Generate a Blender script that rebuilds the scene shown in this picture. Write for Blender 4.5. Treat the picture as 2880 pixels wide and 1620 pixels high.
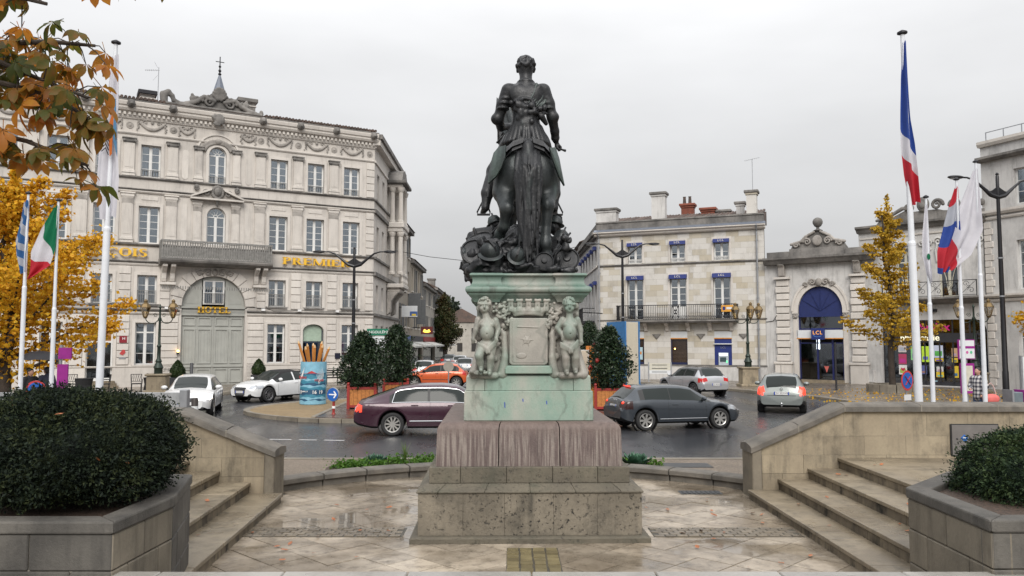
import bpy, bmesh, math, random
import numpy as np
from mathutils import Vector, Matrix
random.seed(7); RNG = np.random.default_rng(7)
R = math.radians; PI = math.pi
for o in list(bpy.data.objects): bpy.data.objects.remove(o)
SC = bpy.context.scene; COL = SC.collection
# ---------------------------------------------------------------- camera, sky, sun, exposure
cd = bpy.data.cameras.new('camera'); cam = bpy.data.objects.new('camera', cd); COL.objects.link(cam)
cam.location = (0, 0, 2.58); cam.rotation_euler = (R(90) + math.atan(155/2240), 0, 0)
cd.sensor_width = 36; cd.lens = 28.0; cd.clip_start = 0.1; cd.clip_end = 1500
SC.camera = cam
SUN_EL, SUN_AZ = 38, 178           # hazy light from behind the camera
W = bpy.data.worlds.new('World'); SC.world = W; W.use_nodes = True
_t = W.node_tree; _bg = _t.nodes['Background']
_sky = _t.nodes.new('ShaderNodeTexSky'); _sky.sky_type = 'NISHITA'; _sky.sun_disc = False
_sky.sun_elevation = R(SUN_EL); _sky.sun_rotation = R(SUN_AZ); _sky.dust_density = 6; _sky.air_density = 1.5
_tc = _t.nodes.new('ShaderNodeTexCoord'); _sep = _t.nodes.new('ShaderNodeSeparateXYZ')
_t.links.new(_tc.outputs['Generated'], _sep.inputs[0])
_r = _t.nodes.new('ShaderNodeMapRange'); _r.inputs[1].default_value = 0.0; _r.inputs[2].default_value = 1.0
_r.inputs[3].default_value = 3.05; _r.inputs[4].default_value = 11.9     # overcast sky: zenith about three times the horizon
_pw = _t.nodes.new('ShaderNodeMath'); _pw.operation = 'POWER'; _pw.use_clamp = True; _pw.inputs[1].default_value = 1.0
_t.links.new(_sep.outputs[2], _pw.inputs[0]); _t.links.new(_pw.outputs[0], _r.inputs[0])
_map = _t.nodes.new('ShaderNodeMapping'); _map.inputs['Scale'].default_value = (1.2, 1.2, 4.0)
_t.links.new(_tc.outputs['Generated'], _map.inputs[0])
_no = _t.nodes.new('ShaderNodeTexNoise'); _no.inputs['Scale'].default_value = 1.6; _no.inputs['Detail'].default_value = 5; _no.inputs['Roughness'].default_value = .5
_t.links.new(_map.outputs[0], _no.inputs[0])
_r2 = _t.nodes.new('ShaderNodeMapRange'); _r2.inputs[1].default_value = .3; _r2.inputs[2].default_value = .7; _r2.inputs[3].default_value = .9; _r2.inputs[4].default_value = 1.1
_t.links.new(_no.outputs[0], _r2.inputs[0])
_mm = _t.nodes.new('ShaderNodeMath'); _mm.operation = 'MULTIPLY'
_t.links.new(_r.outputs[0], _mm.inputs[0]); _t.links.new(_r2.outputs[0], _mm.inputs[1])
_cl = _t.nodes.new('ShaderNodeVectorMath'); _cl.operation = 'SCALE'; _cl.inputs[0].default_value = (.985, .988, 1.0)
_t.links.new(_mm.outputs[0], _cl.inputs['Scale'])
_mx = _t.nodes.new('ShaderNodeMix'); _mx.data_type = 'RGBA'; _mx.inputs[0].default_value = .96
_t.links.new(_sky.outputs[0], _mx.inputs[6]); _t.links.new(_cl.outputs[0], _mx.inputs[7])
_t.links.new(_mx.outputs[2], _bg.inputs[0]); _bg.inputs[1].default_value = 0.09
sd = bpy.data.lights.new('sun', 'SUN'); sd.energy = 1.5; sd.angle = R(35); sd.color = (1, .96, .9)
sun = bpy.data.objects.new('sun', sd); COL.objects.link(sun); sun.location = (0, 0, 60)
_d = Vector((math.sin(R(SUN_AZ))*math.cos(R(SUN_EL)), math.cos(R(SUN_AZ))*math.cos(R(SUN_EL)), math.sin(R(SUN_EL))))
sun.rotation_euler = _d.to_track_quat('Z', 'Y').to_euler()
SC.view_settings.view_transform = 'Standard'; SC.view_settings.look = 'None'
SC.view_settings.gamma = 1; SC.view_settings.use_curve_mapping = False
SC.view_settings.exposure = 0.80

# ---------------------------------------------------------------- helpers
def hexc(h):
    h = h.lstrip('#'); f = lambda c: c/12.92 if c <= .04045 else ((c+.055)/1.055)**2.4
    return tuple(f(int(h[i:i+2], 16)/255) for i in (0, 2, 4)) + (1,)
def c4(c): return tuple(c) + (1,) if len(c) == 3 else tuple(c)
class Mat:
    def __init__(s, name):
        s.m = bpy.data.materials.new(name); s.m.use_nodes = True; s.t = s.m.node_tree
        s.b = s.t.nodes['Principled BSDF']; s.out = s.t.nodes['Material Output']
    def n(s, typ, ins=None, **kw):
        n = s.t.nodes.new('ShaderNode' + typ)
        for k, v in kw.items(): setattr(n, k, v)
        for k, v in (ins or {}).items():
            if hasattr(v, 'is_output'): s.t.links.new(v, n.inputs[k])
            else: n.inputs[k].default_value = v
        return n
    def set(s, **kw):
        for k, v in kw.items():
            i = s.b.inputs[k.replace('_', ' ')]
            if hasattr(v, 'is_output'): s.t.links.new(v, i)
            else: i.default_value = v
        return s
    def pos(s, scale=(1, 1, 1), obj=False):
        src = s.n('TexCoord').outputs['Object'] if obj else s.n('NewGeometry').outputs['Position']
        return s.n('Mapping', {'Vector': src, 'Scale': scale}).outputs[0]
    def noise(s, scale, vec, detail=4, rough=.55):
        return s.n('TexNoise', {'Vector': vec, 'Scale': scale, 'Detail': detail, 'Roughness': rough}).outputs[0]
    def ramp(s, fac, stops):
        n = s.n('ValToRGB', {'Fac': fac}); e = n.color_ramp.elements
        while len(e) < len(stops): e.new(.5)
        for i, (p, c) in enumerate(stops):
            e[i].position = p; e[i].color = c4(c) if not isinstance(c, (int, float)) else (c, c, c, 1)
        return n.outputs[0]
    def mix(s, fac, a, b, blend='MIX'):
        n = s.n('Mix', data_type='RGBA', blend_type=blend)
        for i, v in ((0, fac), (6, a), (7, b)):
            if hasattr(v, 'is_output'): s.t.links.new(v, n.inputs[i])
            else: n.inputs[i].default_value = v if i == 0 else c4(v)
        return n.outputs[2]
    def math(s, op, a, b=0.0):
        n = s.n('Math', operation=op)
        for i, v in ((0, a), (1, b)):
            if hasattr(v, 'is_output'): s.t.links.new(v, n.inputs[i])
            else: n.inputs[i].default_value = v
        return n.outputs[0]
    def rnd(s): return s.n('ObjectInfo').outputs['Random']
    def bump(s, h, strength=.3, dist=.02):
        s.set(Normal=s.n('Bump', {'Height': h, 'Strength': strength, 'Distance': dist}).outputs[0]); return s
def plain(name, col, rough=.5, metal=0, spec=.5, emit=None, es=1, var=.12, nscale=6):
    M = Mat(name); p = M.pos(); nz = M.noise(nscale, p, 4)
    d = tuple(x*(1-var) for x in col[:3]); l = tuple(min(1, x*(1+var)) for x in col[:3])
    M.set(Base_Color=M.ramp(nz, [(.3, d), (.7, l)]), Roughness=rough, Metallic=metal, Specular_IOR_Level=spec)
    if emit: M.set(Emission_Color=c4(emit), Emission_Strength=es)
    return M.m
def stone(name, a, b, stain=(.12, .11, .1), amt=.4, scale=1.2, rough=.85, rnd=.2, bump=.25, streak=.5, fine=30, pits=0, wet=0, pit_scale=26):
    """weathered stone: two tones, blotchy and streaky stains, grain, tone per piece"""
    M = Mat(name); p = M.pos()
    base = M.mix(M.ramp(M.noise(scale, p, 6, .6), [(.35, 0.), (.65, 1.)]), a, b)
    st1 = M.ramp(M.noise(scale*.8, M.pos((1.7, 1.7, 1.2)), 8, .68), [(.5, 0.), (.72, 1.)])
    st2 = M.ramp(M.noise(2.2, M.pos((3., 3., .28)), 6, .65), [(.52, 0.), (.75, 1.)])
    fac = M.math('MULTIPLY', M.math('MINIMUM', M.math('ADD', st1, M.math('MULTIPLY', st2, streak)), 1.0), amt)
    c = M.mix(fac, base, stain)
    if rnd:
        v = M.n('MapRange', {0: M.rnd(), 3: 1-rnd, 4: 1+rnd}).outputs[0]
        c = M.n('HueSaturation', {'Color': c, 'Value': v}).outputs[0]
    fn = M.noise(fine, p, 5, .7)
    c = M.mix(.35, c, M.ramp(fn, [(.25, .55), (.75, 1.)]), 'MULTIPLY')
    h = fn
    if pits:
        pn = M.ramp(M.noise(pit_scale, p, 4, .7), [(.58, 0.), (.64, 1.)])
        big = M.ramp(M.noise(1.7, p, 3), [(.30, .15), (.55, 1.)])
        pf = M.math('MULTIPLY', M.math('MULTIPLY', pn, big), pits)
        c = M.mix(pf, c, (.03, .028, .025)); h = M.math('SUBTRACT', fn, M.math('MULTIPLY', pf, 2.))
    M.set(Base_Color=c, Roughness=rough if not wet else M.ramp(M.noise(.9, p, 4), [(.35, wet), (.6, rough)]))
    M.bump(h, bump, .02)
    return M.m
class MB:
    """collects shapes into one mesh"""
    def __init__(s): s.v = []; s.f = []; s.T = None
    def add(s, vs, fs):
        n = len(s.v)
        if s.T is not None: vs = [tuple(s.T @ Vector(q)) for q in vs]
        s.v += [tuple(q) for q in vs]; s.f += [tuple(i+n for i in f) for f in fs]; return s
    def box(s, x0, x1, y0, y1, z0, z1):
        return s.add([(x0,y0,z0),(x1,y0,z0),(x1,y1,z0),(x0,y1,z0),(x0,y0,z1),(x1,y0,z1),(x1,y1,z1),(x0,y1,z1)],
                     [(0,3,2,1),(4,5,6,7),(0,1,5,4),(1,2,6,5),(2,3,7,6),(3,0,4,7)])
    def prism(s, poly, a, b, axis='y'):
        """poly of (p,q), extruded a..b: axis y -> (x,z), x -> (y,z), z -> (x,y)"""
        f = {'y': lambda p, q, h: (p, h, q), 'x': lambda p, q, h: (h, p, q), 'z': lambda p, q, h: (p, q, h)}[axis]
        n = len(poly); vs = [f(p, q, a) for p, q in poly] + [f(p, q, b) for p, q in poly]
        return s.add(vs, [tuple(range(n-1, -1, -1)), tuple(range(n, 2*n))] + [(i, (i+1) % n, (i+1) % n+n, i+n) for i in range(n)])
    def bar(s, a, b, w, h=None):
        a = Vector(a); b = Vector(b); d = (b-a).normalized(); h = h or w
        up = Vector((0, 0, 1)) if abs(d.z) < .95 else Vector((0, 1, 0))
        x = d.cross(up).normalized()*w/2; y = x.cross(d).normalized()*h/2
        vs = [a-x-y, a+x-y, a+x+y, a-x+y, b-x-y, b+x-y, b+x+y, b-x+y]
        return s.add(vs, [(0,3,2,1),(4,5,6,7),(0,1,5,4),(1,2,6,5),(2,3,7,6),(3,0,4,7)])
    def tube(s, pts, r, n=8, cap=True):
        P = [Vector(p) for p in pts]; k = len(P); rs = r if isinstance(r, (list, tuple)) else [r]*k
        vs = []; up = None
        for i in range(k):
            d = (P[min(i+1, k-1)] - P[max(i-1, 0)]).normalized()
            if up is None: up = Vector((0, 0, 1)) if abs(d.z) < .9 else Vector((1, 0, 0))
            x = d.cross(up).normalized(); y = x.cross(d).normalized(); up = y
            for j in range(n):
                t = 2*PI*j/n; vs.append(P[i] + x*math.cos(t)*rs[i] + y*math.sin(t)*rs[i])
        fs = [(i*n+j, i*n+(j+1) % n, (i+1)*n+(j+1) % n, (i+1)*n+j) for i in range(k-1) for j in range(n)]
        if cap: fs += [tuple(range(n-1, -1, -1)), tuple(range((k-1)*n, k*n))]
        return s.add(vs, fs)
    def lathe(s, prof, n=16, c=(0, 0, 0), a0=0, a1=2*PI, cap=True, sx=1, sy=1):
        full = abs(a1-a0-2*PI) < 1e-6; m = n if full else n+1; k = len(prof)
        vs = [(c[0]+r*math.cos(a0+(a1-a0)*j/n)*sx, c[1]+r*math.sin(a0+(a1-a0)*j/n)*sy, c[2]+z) for r, z in prof for j in range(m)]
        fs = [(i*m+j, i*m+(j+1) % m, (i+1)*m+(j+1) % m, (i+1)*m+j) for i in range(k-1) for j in range(m if full else n)]
        if cap and full: fs += [tuple(range(m-1, -1, -1)), tuple(range((k-1)*m, k*m))]
        return s.add(vs, fs)
    def ball(s, c, r, n=10, m=7):
        rx, ry, rz = r if isinstance(r, (tuple, list)) else (r, r, r)
        vs = [(c[0], c[1], c[2]-rz)] + [(c[0]+rx*math.cos(2*PI*j/n)*math.cos(-PI/2+PI*i/m), c[1]+ry*math.sin(2*PI*j/n)*math.cos(-PI/2+PI*i/m), c[2]+rz*math.sin(-PI/2+PI*i/m)) for i in range(1, m) for j in range(n)] + [(c[0], c[1], c[2]+rz)]
        fs = [(0, 1+(j+1) % n, 1+j) for j in range(n)]
        fs += [(1+i*n+j, 1+i*n+(j+1) % n, 1+(i+1)*n+(j+1) % n, 1+(i+1)*n+j) for i in range(m-2) for j in range(n)]
        fs += [(1+(m-2)*n+j, 1+(m-2)*n+(j+1) % n, len(vs)-1) for j in range(n)]
        return s.add(vs, fs)
    def sweep(s, prof, path, closed=False):
        """profile of (out,z) swept along a path of (x,y); out is to the right of travel"""
        n = len(path); k = len(prof); vs = []
        for i in range(n):
            p = Vector(path[i]); a = Vector(path[i-1]) if (i > 0 or closed) else None; b = Vector(path[(i+1) % n]) if (i < n-1 or closed) else None
            d1 = (p-a).normalized() if a is not None else None; d2 = (b-p).normalized() if b is not None else None
            if d1 is None: d1 = d2
            if d2 is None: d2 = d1
            n1 = Vector((d1.y, -d1.x)); n2 = Vector((d2.y, -d2.x)); m = n1+n2; m = m/max(m.length_squared/2, .25) if m.length > 1e-6 else n1
            for o, z in prof: vs.append((p.x+m.x*o, p.y+m.y*o, z))
        e = n if closed else n-1
        fs = [(i*k+j, ((i+1) % n)*k+j, ((i+1) % n)*k+j+1, i*k+j+1) for i in range(e) for j in range(k-1)]
        if not closed: fs += [tuple(range(k)), tuple(range((n-1)*k+k-1, (n-1)*k-1, -1))]
        return s.add(vs, fs)
    def mesh(s, name):
        me = bpy.data.meshes.new(name); me.from_pydata(s.v, [], s.f); me.update()
        b = bmesh.new(); b.from_mesh(me); bmesh.ops.recalc_face_normals(b, faces=b.faces); b.to_mesh(me); b.free()
        return me
    def build(s, name, mat, parent=None, smooth=False, bevel=0, loc=None, rot=None, seg=1, sharp=40):
        return obj(name, s.mesh(name), mat, parent, smooth, bevel, loc, rot, seg, sharp)
def obj(name, me, mat, parent=None, smooth=False, bevel=0, loc=None, rot=None, seg=1, sharp=40):
    if mat is not None and not me.materials: me.materials.append(mat)
    o = bpy.data.objects.new(name, me); COL.objects.link(o)
    if parent is not None: o.parent = parent
    if loc is not None: o.location = loc
    if rot is not None: o.rotation_euler = rot
    if smooth:
        me.polygons.foreach_set('use_smooth', [True]*len(me.polygons))
        if smooth != 'all': me.set_sharp_from_angle(angle=R(sharp))
    if bevel:
        b = o.modifiers.new('bevel', 'BEVEL'); b.width = bevel; b.segments = seg; b.limit_method = 'ANGLE'; b.angle_limit = R(35)
    return o
def inst(name, me, parent=None, loc=(0, 0, 0), rot=(0, 0, 0), scale=(1, 1, 1)):
    o = bpy.data.objects.new(name, me); COL.objects.link(o); o.parent = parent
    o.location = loc; o.rotation_euler = rot; o.scale = scale; return o
def tag(o, label, cat, group=None):
    o['label'] = label; o['category'] = cat
    if group: o['group'] = group
    return o
def struct(o): o['kind'] = 'structure'; return o
def stuff(o, label=None, cat=None):
    o['kind'] = 'stuff'
    if label: o['label'] = label
    if cat: o['category'] = cat
    return o
def thing(name, label, cat, loc=(0, 0, 0), rz=0, group=None):
    o = bpy.data.objects.new(name, None); COL.objects.link(o); o.empty_display_size = .2
    o.location = loc; o.rotation_euler = (0, 0, rz); return tag(o, label, cat, group)
KIDS = {}
def copy_tree(o, parent=None):
    c = o.copy(); COL.objects.link(c); c.parent = parent
    for ch in [x for x in COL.objects if x.parent is o]: copy_tree(ch, c)
    return c
def tx(body, size, mat, name, parent, loc, rot=(PI/2, 0, 0), depth=.004, align='CENTER', bold=0, sx=1, spacing=1):
    cu = bpy.data.curves.new(name, 'FONT'); cu.body = body; cu.size = size; cu.extrude = depth; cu.align_x = align; cu.align_y = 'CENTER'
    cu.offset = bold; cu.space_character = spacing; cu.resolution_u = 3
    o = bpy.data.objects.new(name, cu); COL.objects.link(o)
    bpy.context.view_layer.update()
    me = bpy.data.meshes.new_from_object(o); bpy.data.objects.remove(o); me.materials.clear(); me.materials.append(mat)
    p = bpy.data.objects.new(name, me); COL.objects.link(p); p.parent = parent; p.location = loc; p.rotation_euler = rot; p.scale = (sx, 1, 1)
    return p
# ---- implicit-surface sculptor (smooth unions, meshed with surface nets)
class SDF:
    def __init__(s): s.ops = []
    def cap(s, a, b, ra, rb=None, k=.04, sub=False):
        s.ops.append(('c', np.array(a, float), np.array(b, float), ra, ra if rb is None else rb, k, sub)); return s
    def chain(s, pts, rs, k=.04):
        for i in range(len(pts)-1): s.cap(pts[i], pts[i+1], rs[i], rs[i+1], k)
        return s
    def ell(s, c, r, k=.04, rot=None, sub=False):
        s.ops.append(('e', np.array(c, float), np.array(r, float), rot, 0, k, sub)); return s
    def bx(s, c, h, rnd=.02, k=.03, rot=None, sub=False):
        s.ops.append(('b', np.array(c, float), np.array(h, float), rot, rnd, k, sub)); return s
    def mesh(s, name, res=.02, disp=None):
        lo = np.full(3, 1e9); hi = -lo
        for op in s.ops:
            if op[-1]: continue
            if op[0] == 'c': m = max(op[3], op[4]); l = np.minimum(op[1], op[2])-m; h = np.maximum(op[1], op[2])+m
            else: m = np.linalg.norm(op[2]) if op[3] is not None else op[2]; l = op[1]-m; h = op[1]+m
            lo = np.minimum(lo, l); hi = np.maximum(hi, h)
        lo -= res*4+.02; n = np.ceil((hi+res*4+.02-lo)/res).astype(int)+1
        D = np.full(n, 1.0, np.float32); ax = [lo[i]+res*np.arange(n[i]) for i in range(3)]
        for op in s.ops:
            k = op[5]
            if op[0] == 'c': m = max(op[3], op[4]); l = np.minimum(op[1], op[2])-m; h = np.maximum(op[1], op[2])+m
            else: m = np.linalg.norm(op[2]) if op[3] is not None else op[2]; l = op[1]-m; h = op[1]+m
            pad = k+res*5
            i0 = np.clip(np.floor((l-pad-lo)/res).astype(int), 0, n); i1 = np.clip(np.ceil((h+pad-lo)/res).astype(int)+1, 0, n)
            if np.any(i1 <= i0): continue
            sl = tuple(slice(i0[i], i1[i]) for i in range(3))
            X, Y, Z = np.meshgrid(*[ax[i][sl[i]] for i in range(3)], indexing='ij'); P = np.stack([X, Y, Z], -1)
            if op[0] == 'c':
                ab = op[2]-op[1]; L = ab@ab+1e-12; t = np.clip((P-op[1])@ab/L, 0, 1)
                d = np.linalg.norm(P-op[1]-t[..., None]*ab, axis=-1)-(op[3]+(op[4]-op[3])*t)
            else:
                q = P-op[1]
                if op[3] is not None: q = q@np.array(Matrix(op[3]) if not hasattr(op[3], 'to_matrix') else op[3].to_matrix())
                if op[0] == 'e':
                    k0 = np.linalg.norm(q/op[2], axis=-1); k1 = np.linalg.norm(q/(op[2]**2), axis=-1)+1e-9; d = k0*(k0-1)/k1
                else:
                    w = np.abs(q)-op[2]+op[4]; d = np.linalg.norm(np.maximum(w, 0), axis=-1)+np.minimum(w.max(-1), 0)-op[4]
            A = D[sl]
            if op[6]:
                hh = np.clip(.5-.5*(A+d)/k, 0, 1); D[sl] = A+(-d-A)*hh+k*hh*(1-hh)
            else:
                hh = np.clip(.5+.5*(A-d)/k, 0, 1); D[sl] = A+(d-A)*hh-k*hh*(1-hh)
        if disp is not None:
            X, Y, Z = np.meshgrid(*ax, indexing='ij'); near = np.abs(D) < .12
            D[near] += disp(X[near], Y[near], Z[near])
        return nets(name, D, lo, res)
def nets(name, D, lo, res):
    S = D < 0; n = np.array(D.shape); c = n-1
    cnt = np.zeros(c, np.float32); acc = np.zeros((*c, 3), np.float32)
    cn = [(i, j, k) for i in (0, 1) for j in (0, 1) for k in (0, 1)]
    g = lambda A, o: A[o[0]:o[0]+c[0], o[1]:o[1]+c[1], o[2]:o[2]+c[2]]
    for a in cn:
        for x in range(3):
            if a[x]: continue
            b = list(a); b[x] = 1; Sa, Sb = g(S, a), g(S, b); m = Sa != Sb
            da, db = g(D, a)[m], g(D, b)[m]; t = da/(da-db); p = np.tile(np.array(a, np.float32), (len(t), 1)); p[:, x] += t
            acc[m] += p; cnt[m] += 1
    m = cnt > 0; idx = np.full(c, -1, np.int64); ii = np.argwhere(m); idx[m] = np.arange(len(ii))
    V = (acc[m]/cnt[m][:, None]+ii)*res+lo
    fs = []
    for x in range(3):
        u, v = (x+1) % 3, (x+2) % 3
        s0 = [slice(1, -1)]*3; s0[x] = slice(0, -1); s1 = [slice(1, -1)]*3; s1[x] = slice(1, None)
        A, B = S[tuple(s0)], S[tuple(s1)]
        for flip, mm in ((0, A & ~B), (1, ~A & B)):
            q = np.argwhere(mm); off = np.ones(3, int); off[x] = 0; q = q+off
            eu = np.zeros(3, int); eu[u] = 1; ev = np.zeros(3, int); ev[v] = 1
            r = [idx[tuple(w.T)] for w in (q, q-eu, q-eu-ev, q-ev)]
            if flip: r = r[::-1]
            fs.append(np.stack(r, 1))
    Fq = np.concatenate(fs); Fq = Fq[(Fq >= 0).all(1)]
    me = bpy.data.meshes.new(name); me.vertices.add(len(V)); me.vertices.foreach_set('co', V.astype(np.float32).ravel())
    me.loops.add(len(Fq)*4); me.loops.foreach_set('vertex_index', Fq.ravel().astype(np.int32))
    me.polygons.add(len(Fq)); me.polygons.foreach_set('loop_start', np.arange(len(Fq), dtype=np.int32)*4)
    me.polygons.foreach_set('use_smooth', np.ones(len(Fq), bool)); me.update(calc_edges=True); me.validate()
    return me
def wave_noise(X, Y, Z, f, seed=0):
    r = np.random.default_rng(seed); o = np.zeros_like(X)
    for i in range(6):
        d = r.normal(size=3); d /= np.linalg.norm(d); o += np.sin((X*d[0]+Y*d[1]+Z*d[2])*f*(1+.35*i)+r.uniform(0, 6.28))/(1+.5*i)
    return o/2.4
# ================================================================ MATERIALS OF THE SETTING
def mk_asphalt():
    M = Mat('wet_asphalt'); p = M.pos(); big = M.noise(.35, M.pos((1, .45, 1)), 6, .6); fine = M.noise(140, p, 3, .6)
    c = M.mix(M.ramp(big, [(.35, 0.), (.65, 1.)]), (.026, .027, .031), (.046, .047, .052))
    c = M.mix(.5, c, M.ramp(fine, [(.3, .45), (.7, 1.)]), 'MULTIPLY')
    M.set(Base_Color=c, Roughness=M.ramp(M.noise(.5, M.pos((1, .35, 1)), 6, .6), [(.36, .12), (.6, .38)]), Specular_IOR_Level=.5)
    return M.bump(M.math('ADD', M.math('MULTIPLY', fine, .4), M.noise(30, p, 3)), .22, .012).m
ASPH = mk_asphalt()
def mk_paver():
    M = Mat('wet_paver'); p = M.pos(); n1 = M.noise(1.1, p, 6, .62); n2 = M.noise(5, p, 6, .7)
    c = M.mix(M.ramp(n1, [(.38, 0.), (.62, 1.)]), (.23, .187, .138), (.42, .36, .285))
    c = M.mix(M.math('MULTIPLY', M.ramp(n2, [(.48, 0.), (.70, 1.)]), .7), c, (.07, .055, .04))
    v = M.n('MapRange', {0: M.rnd(), 3: .78, 4: 1.16}).outputs[0]
    c = M.n('HueSaturation', {'Color': c, 'Value': v}).outputs[0]
    pud = M.ramp(M.noise(.62, M.pos((1, 1.5, 1)), 5, .55), [(.47, 0.), (.56, 1.)])
    c = M.mix(M.math('MULTIPLY', pud, .5), c, (.09, .072, .053))
    M.set(Base_Color=c, Roughness=M.mix(pud, (.27,)*3, (.035,)*3), Specular_IOR_Level=.6)
    M.bump(M.math('MULTIPLY', M.noise(35, p, 5, .7), M.math('SUBTRACT', 1.0, pud)), .2, .012); return M.m
PAVER = mk_paver()
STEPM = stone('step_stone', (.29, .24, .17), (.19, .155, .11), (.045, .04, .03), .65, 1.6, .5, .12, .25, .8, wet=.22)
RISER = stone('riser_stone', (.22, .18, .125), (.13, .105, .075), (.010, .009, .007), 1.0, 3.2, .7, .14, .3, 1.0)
WALLST = stone('wall_ashlar', (.34, .285, .20), (.25, .205, .145), (.06, .052, .04), .75, 1.3, .8, .13, .25, .6)
PIERST = stone('pier_stone', (.22, .19, .145), (.15, .13, .10), (.05, .045, .035), .6, 1.5, .8, .1, .3, 1.)
COPE = stone('coping_stone', (.19, .17, .145), (.10, .092, .08), (.07, .065, .06), .7, 2.5, .8, .12, .55, .3, fine=60)
DARKST = stone('planter_stone', (.13, .12, .105), (.065, .06, .054), (.028, .026, .024), .65, 1.6, .75, .12, .4, .7, fine=45)
MORTAR = stone('mortar', (.32, .29, .24), (.22, .2, .17), (.1, .09, .08), .4, 3, .9, 0)
DJOINT = stone('dark_joint', (.06, .055, .045), (.09, .08, .06), (.03, .03, .03), .4, 3, .6, 0)
SETT = stone('granite_sett', (.20, .165, .12), (.14, .115, .085), (.08, .07, .06), .5, 4, .4, .22, .4, wet=.15)
SETTY = stone('ochre_sett', (.20, .165, .085), (.14, .115, .06), (.07, .06, .04), .5, 4, .4, .2, .4, wet=.15)
LIGHTSLAB = stone('pale_slab', (.36, .345, .32), (.26, .245, .22), (.12, .11, .1), .4, 1.2, .35, .1, .15, wet=.1)
KERBM = stone('kerb_stone', (.25, .22, .175), (.17, .15, .12), (.08, .07, .06), .5, 2, .6, .15, .4, wet=.3)
SIDEW = stone('wet_sidewalk', (.19, .155, .118), (.135, .112, .086), (.06, .052, .043), .5, .8, .4, 0, .2, wet=.16)
REDPAVE = stone('dark_paving', (.085, .058, .05), (.06, .043, .04), (.03, .025, .025), .5, 1.2, .35, 0, .2, wet=.12)
def mk_gravel(name, a, b, c):
    M = Mat(name); p = M.pos(); v = M.n('TexVoronoi', {'Vector': p, 'Scale': 42.}); 
    col = M.ramp(M.n('SeparateColor', {0: v.outputs['Color']}).outputs[0], [(0., a), (.5, b), (1., c)])
    col = M.mix(.6, col, M.ramp(M.noise(1.3, p, 5), [(.3, .5), (.7, 1.)]), 'MULTIPLY')
    M.set(Base_Color=col, Roughness=.7); return M.bump(v.outputs['Distance'], .6, .02).m
GRAVEL = mk_gravel('ochre_gravel', (.30, .205, .095), (.2, .135, .065), (.36, .28, .17))
GRAVEL2 = mk_gravel('grey_gravel', (.20, .155, .11), (.13, .105, .08), (.26, .21, .165))
SOIL = mk_gravel('dark_soil', (.05, .032, .022), (.08, .05, .035), (.035, .025, .018))
IRON = plain('dark_iron', (.05, .052, .055), .45, .6)
ZINC = plain('grey_metal', (.30, .31, .33), .45, .5)

# ================================================================ GROUND, ROAD, ISLAND, PAVEMENTS
struct(MB().add([(-600, -300, -.04), (600, -300, -.04), (600, 900, -.04), (-600, 900, -.04)], [(0, 1, 2, 3)]).build('ground', ASPH))
struct(MB().box(-70, 70, 15.9, 260, -.3, 0).build('road', ASPH))
WHITEP = plain('worn_road_paint', (.55, .55, .55), .5, var=.35, nscale=18)
for i, (a, b) in enumerate([((-7.6, 21.75), (-5.9, 21.55)), ((-5.7, 21.52), (-5.2, 21.46)), ((-5.0, 21.44), (-4.45, 21.36))]):
    m = MB(); d = (Vector(b)-Vector(a)).normalized(); n = Vector((-d.y, d.x))*.05
    m.add([(a[0]-n.x, a[1]-n.y, .004), (b[0]-n.x, b[1]-n.y, .004), (b[0]+n.x, b[1]+n.y, .004), (a[0]+n.x, a[1]+n.y, .004)], [(0, 1, 2, 3)])
    struct(m.build('lane_dash', WHITEP))
TAR = plain('tar', (.012, .012, .013), .25)
rr = random.Random(4)
for x0, y0, x1, y1 in [(4.55, 18.5, 6.05, 22.4), (6.0, 18.6, 7.1, 23.2), (8.9, 18.9, 10.4, 24.0)]:
    m = MB(); L = []; Rr = []
    for k in range(13):
        t = k/12; x = x0+(x1-x0)*t+rr.uniform(-.05, .05); y = y0+(y1-y0)*t; w = rr.uniform(.02, .06)
        L.append((x-w, y, .004)); Rr.append((x+w, y, .004))
    m.add(L+Rr, [(i, i+13, i+14, i+1) for i in range(12)]); struct(m.build('road_crack', TAR))

def smooth_poly(pts, n=4):
    P = [Vector(p) for p in pts]; k = len(P); out = []
    for i in range(k):
        a, b, c, d = P[i-1], P[i], P[(i+1) % k], P[(i+2) % k]
        for j in range(n):
            t = j/n; out.append(tuple(.5*((2*b)+(c-a)*t+(2*a-5*b+4*c-d)*t*t+(3*b-a-3*c+d)*t**3)))
    return out
def sheet(name, poly, z, mat, th=.2):
    return MB().prism(poly, z-th, z, 'z').build(name, mat)
def kerbs(parent, path, z, w=.22, gap=.012, step=1, closed=True, h=.14, mat=None):
    n = len(path); mt = mat or KERBM
    for i in range(0, n if closed else n-1, step):
        seg = [Vector(path[(i+j) % n]) for j in range(step+1)] if closed or i+step < n else [Vector(q) for q in path[i:]]
        if len(seg) < 2: continue
        seg[0] = seg[0]+(seg[1]-seg[0]).normalized()*gap; seg[-1] = seg[-1]-(seg[-1]-seg[-2]).normalized()*gap
        m = MB().sweep([(w*.5, z-h-.1), (w*.5, z-.03), (w*.36, z), (-w*.5, z+.002), (-w*.5, z-h-.1)], [tuple(q) for q in seg])
        m.build('kerb_stone', mt, parent)
ISL = smooth_poly([(-10, 30.9), (-9.3, 28.6), (-7.0, 26.5), (-4.6, 25.95), (-1, 25.8), (2.2, 26.2), (3.9, 27.8), (4.7, 31), (4.0, 34.6), (0, 36.6), (-4, 37), (-7.2, 35.8), (-9.3, 33.4)], 3)
isl = struct(sheet('traffic_island', ISL, .1, GRAVEL)); kerbs(isl, ISL[::-1], .13)
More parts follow.
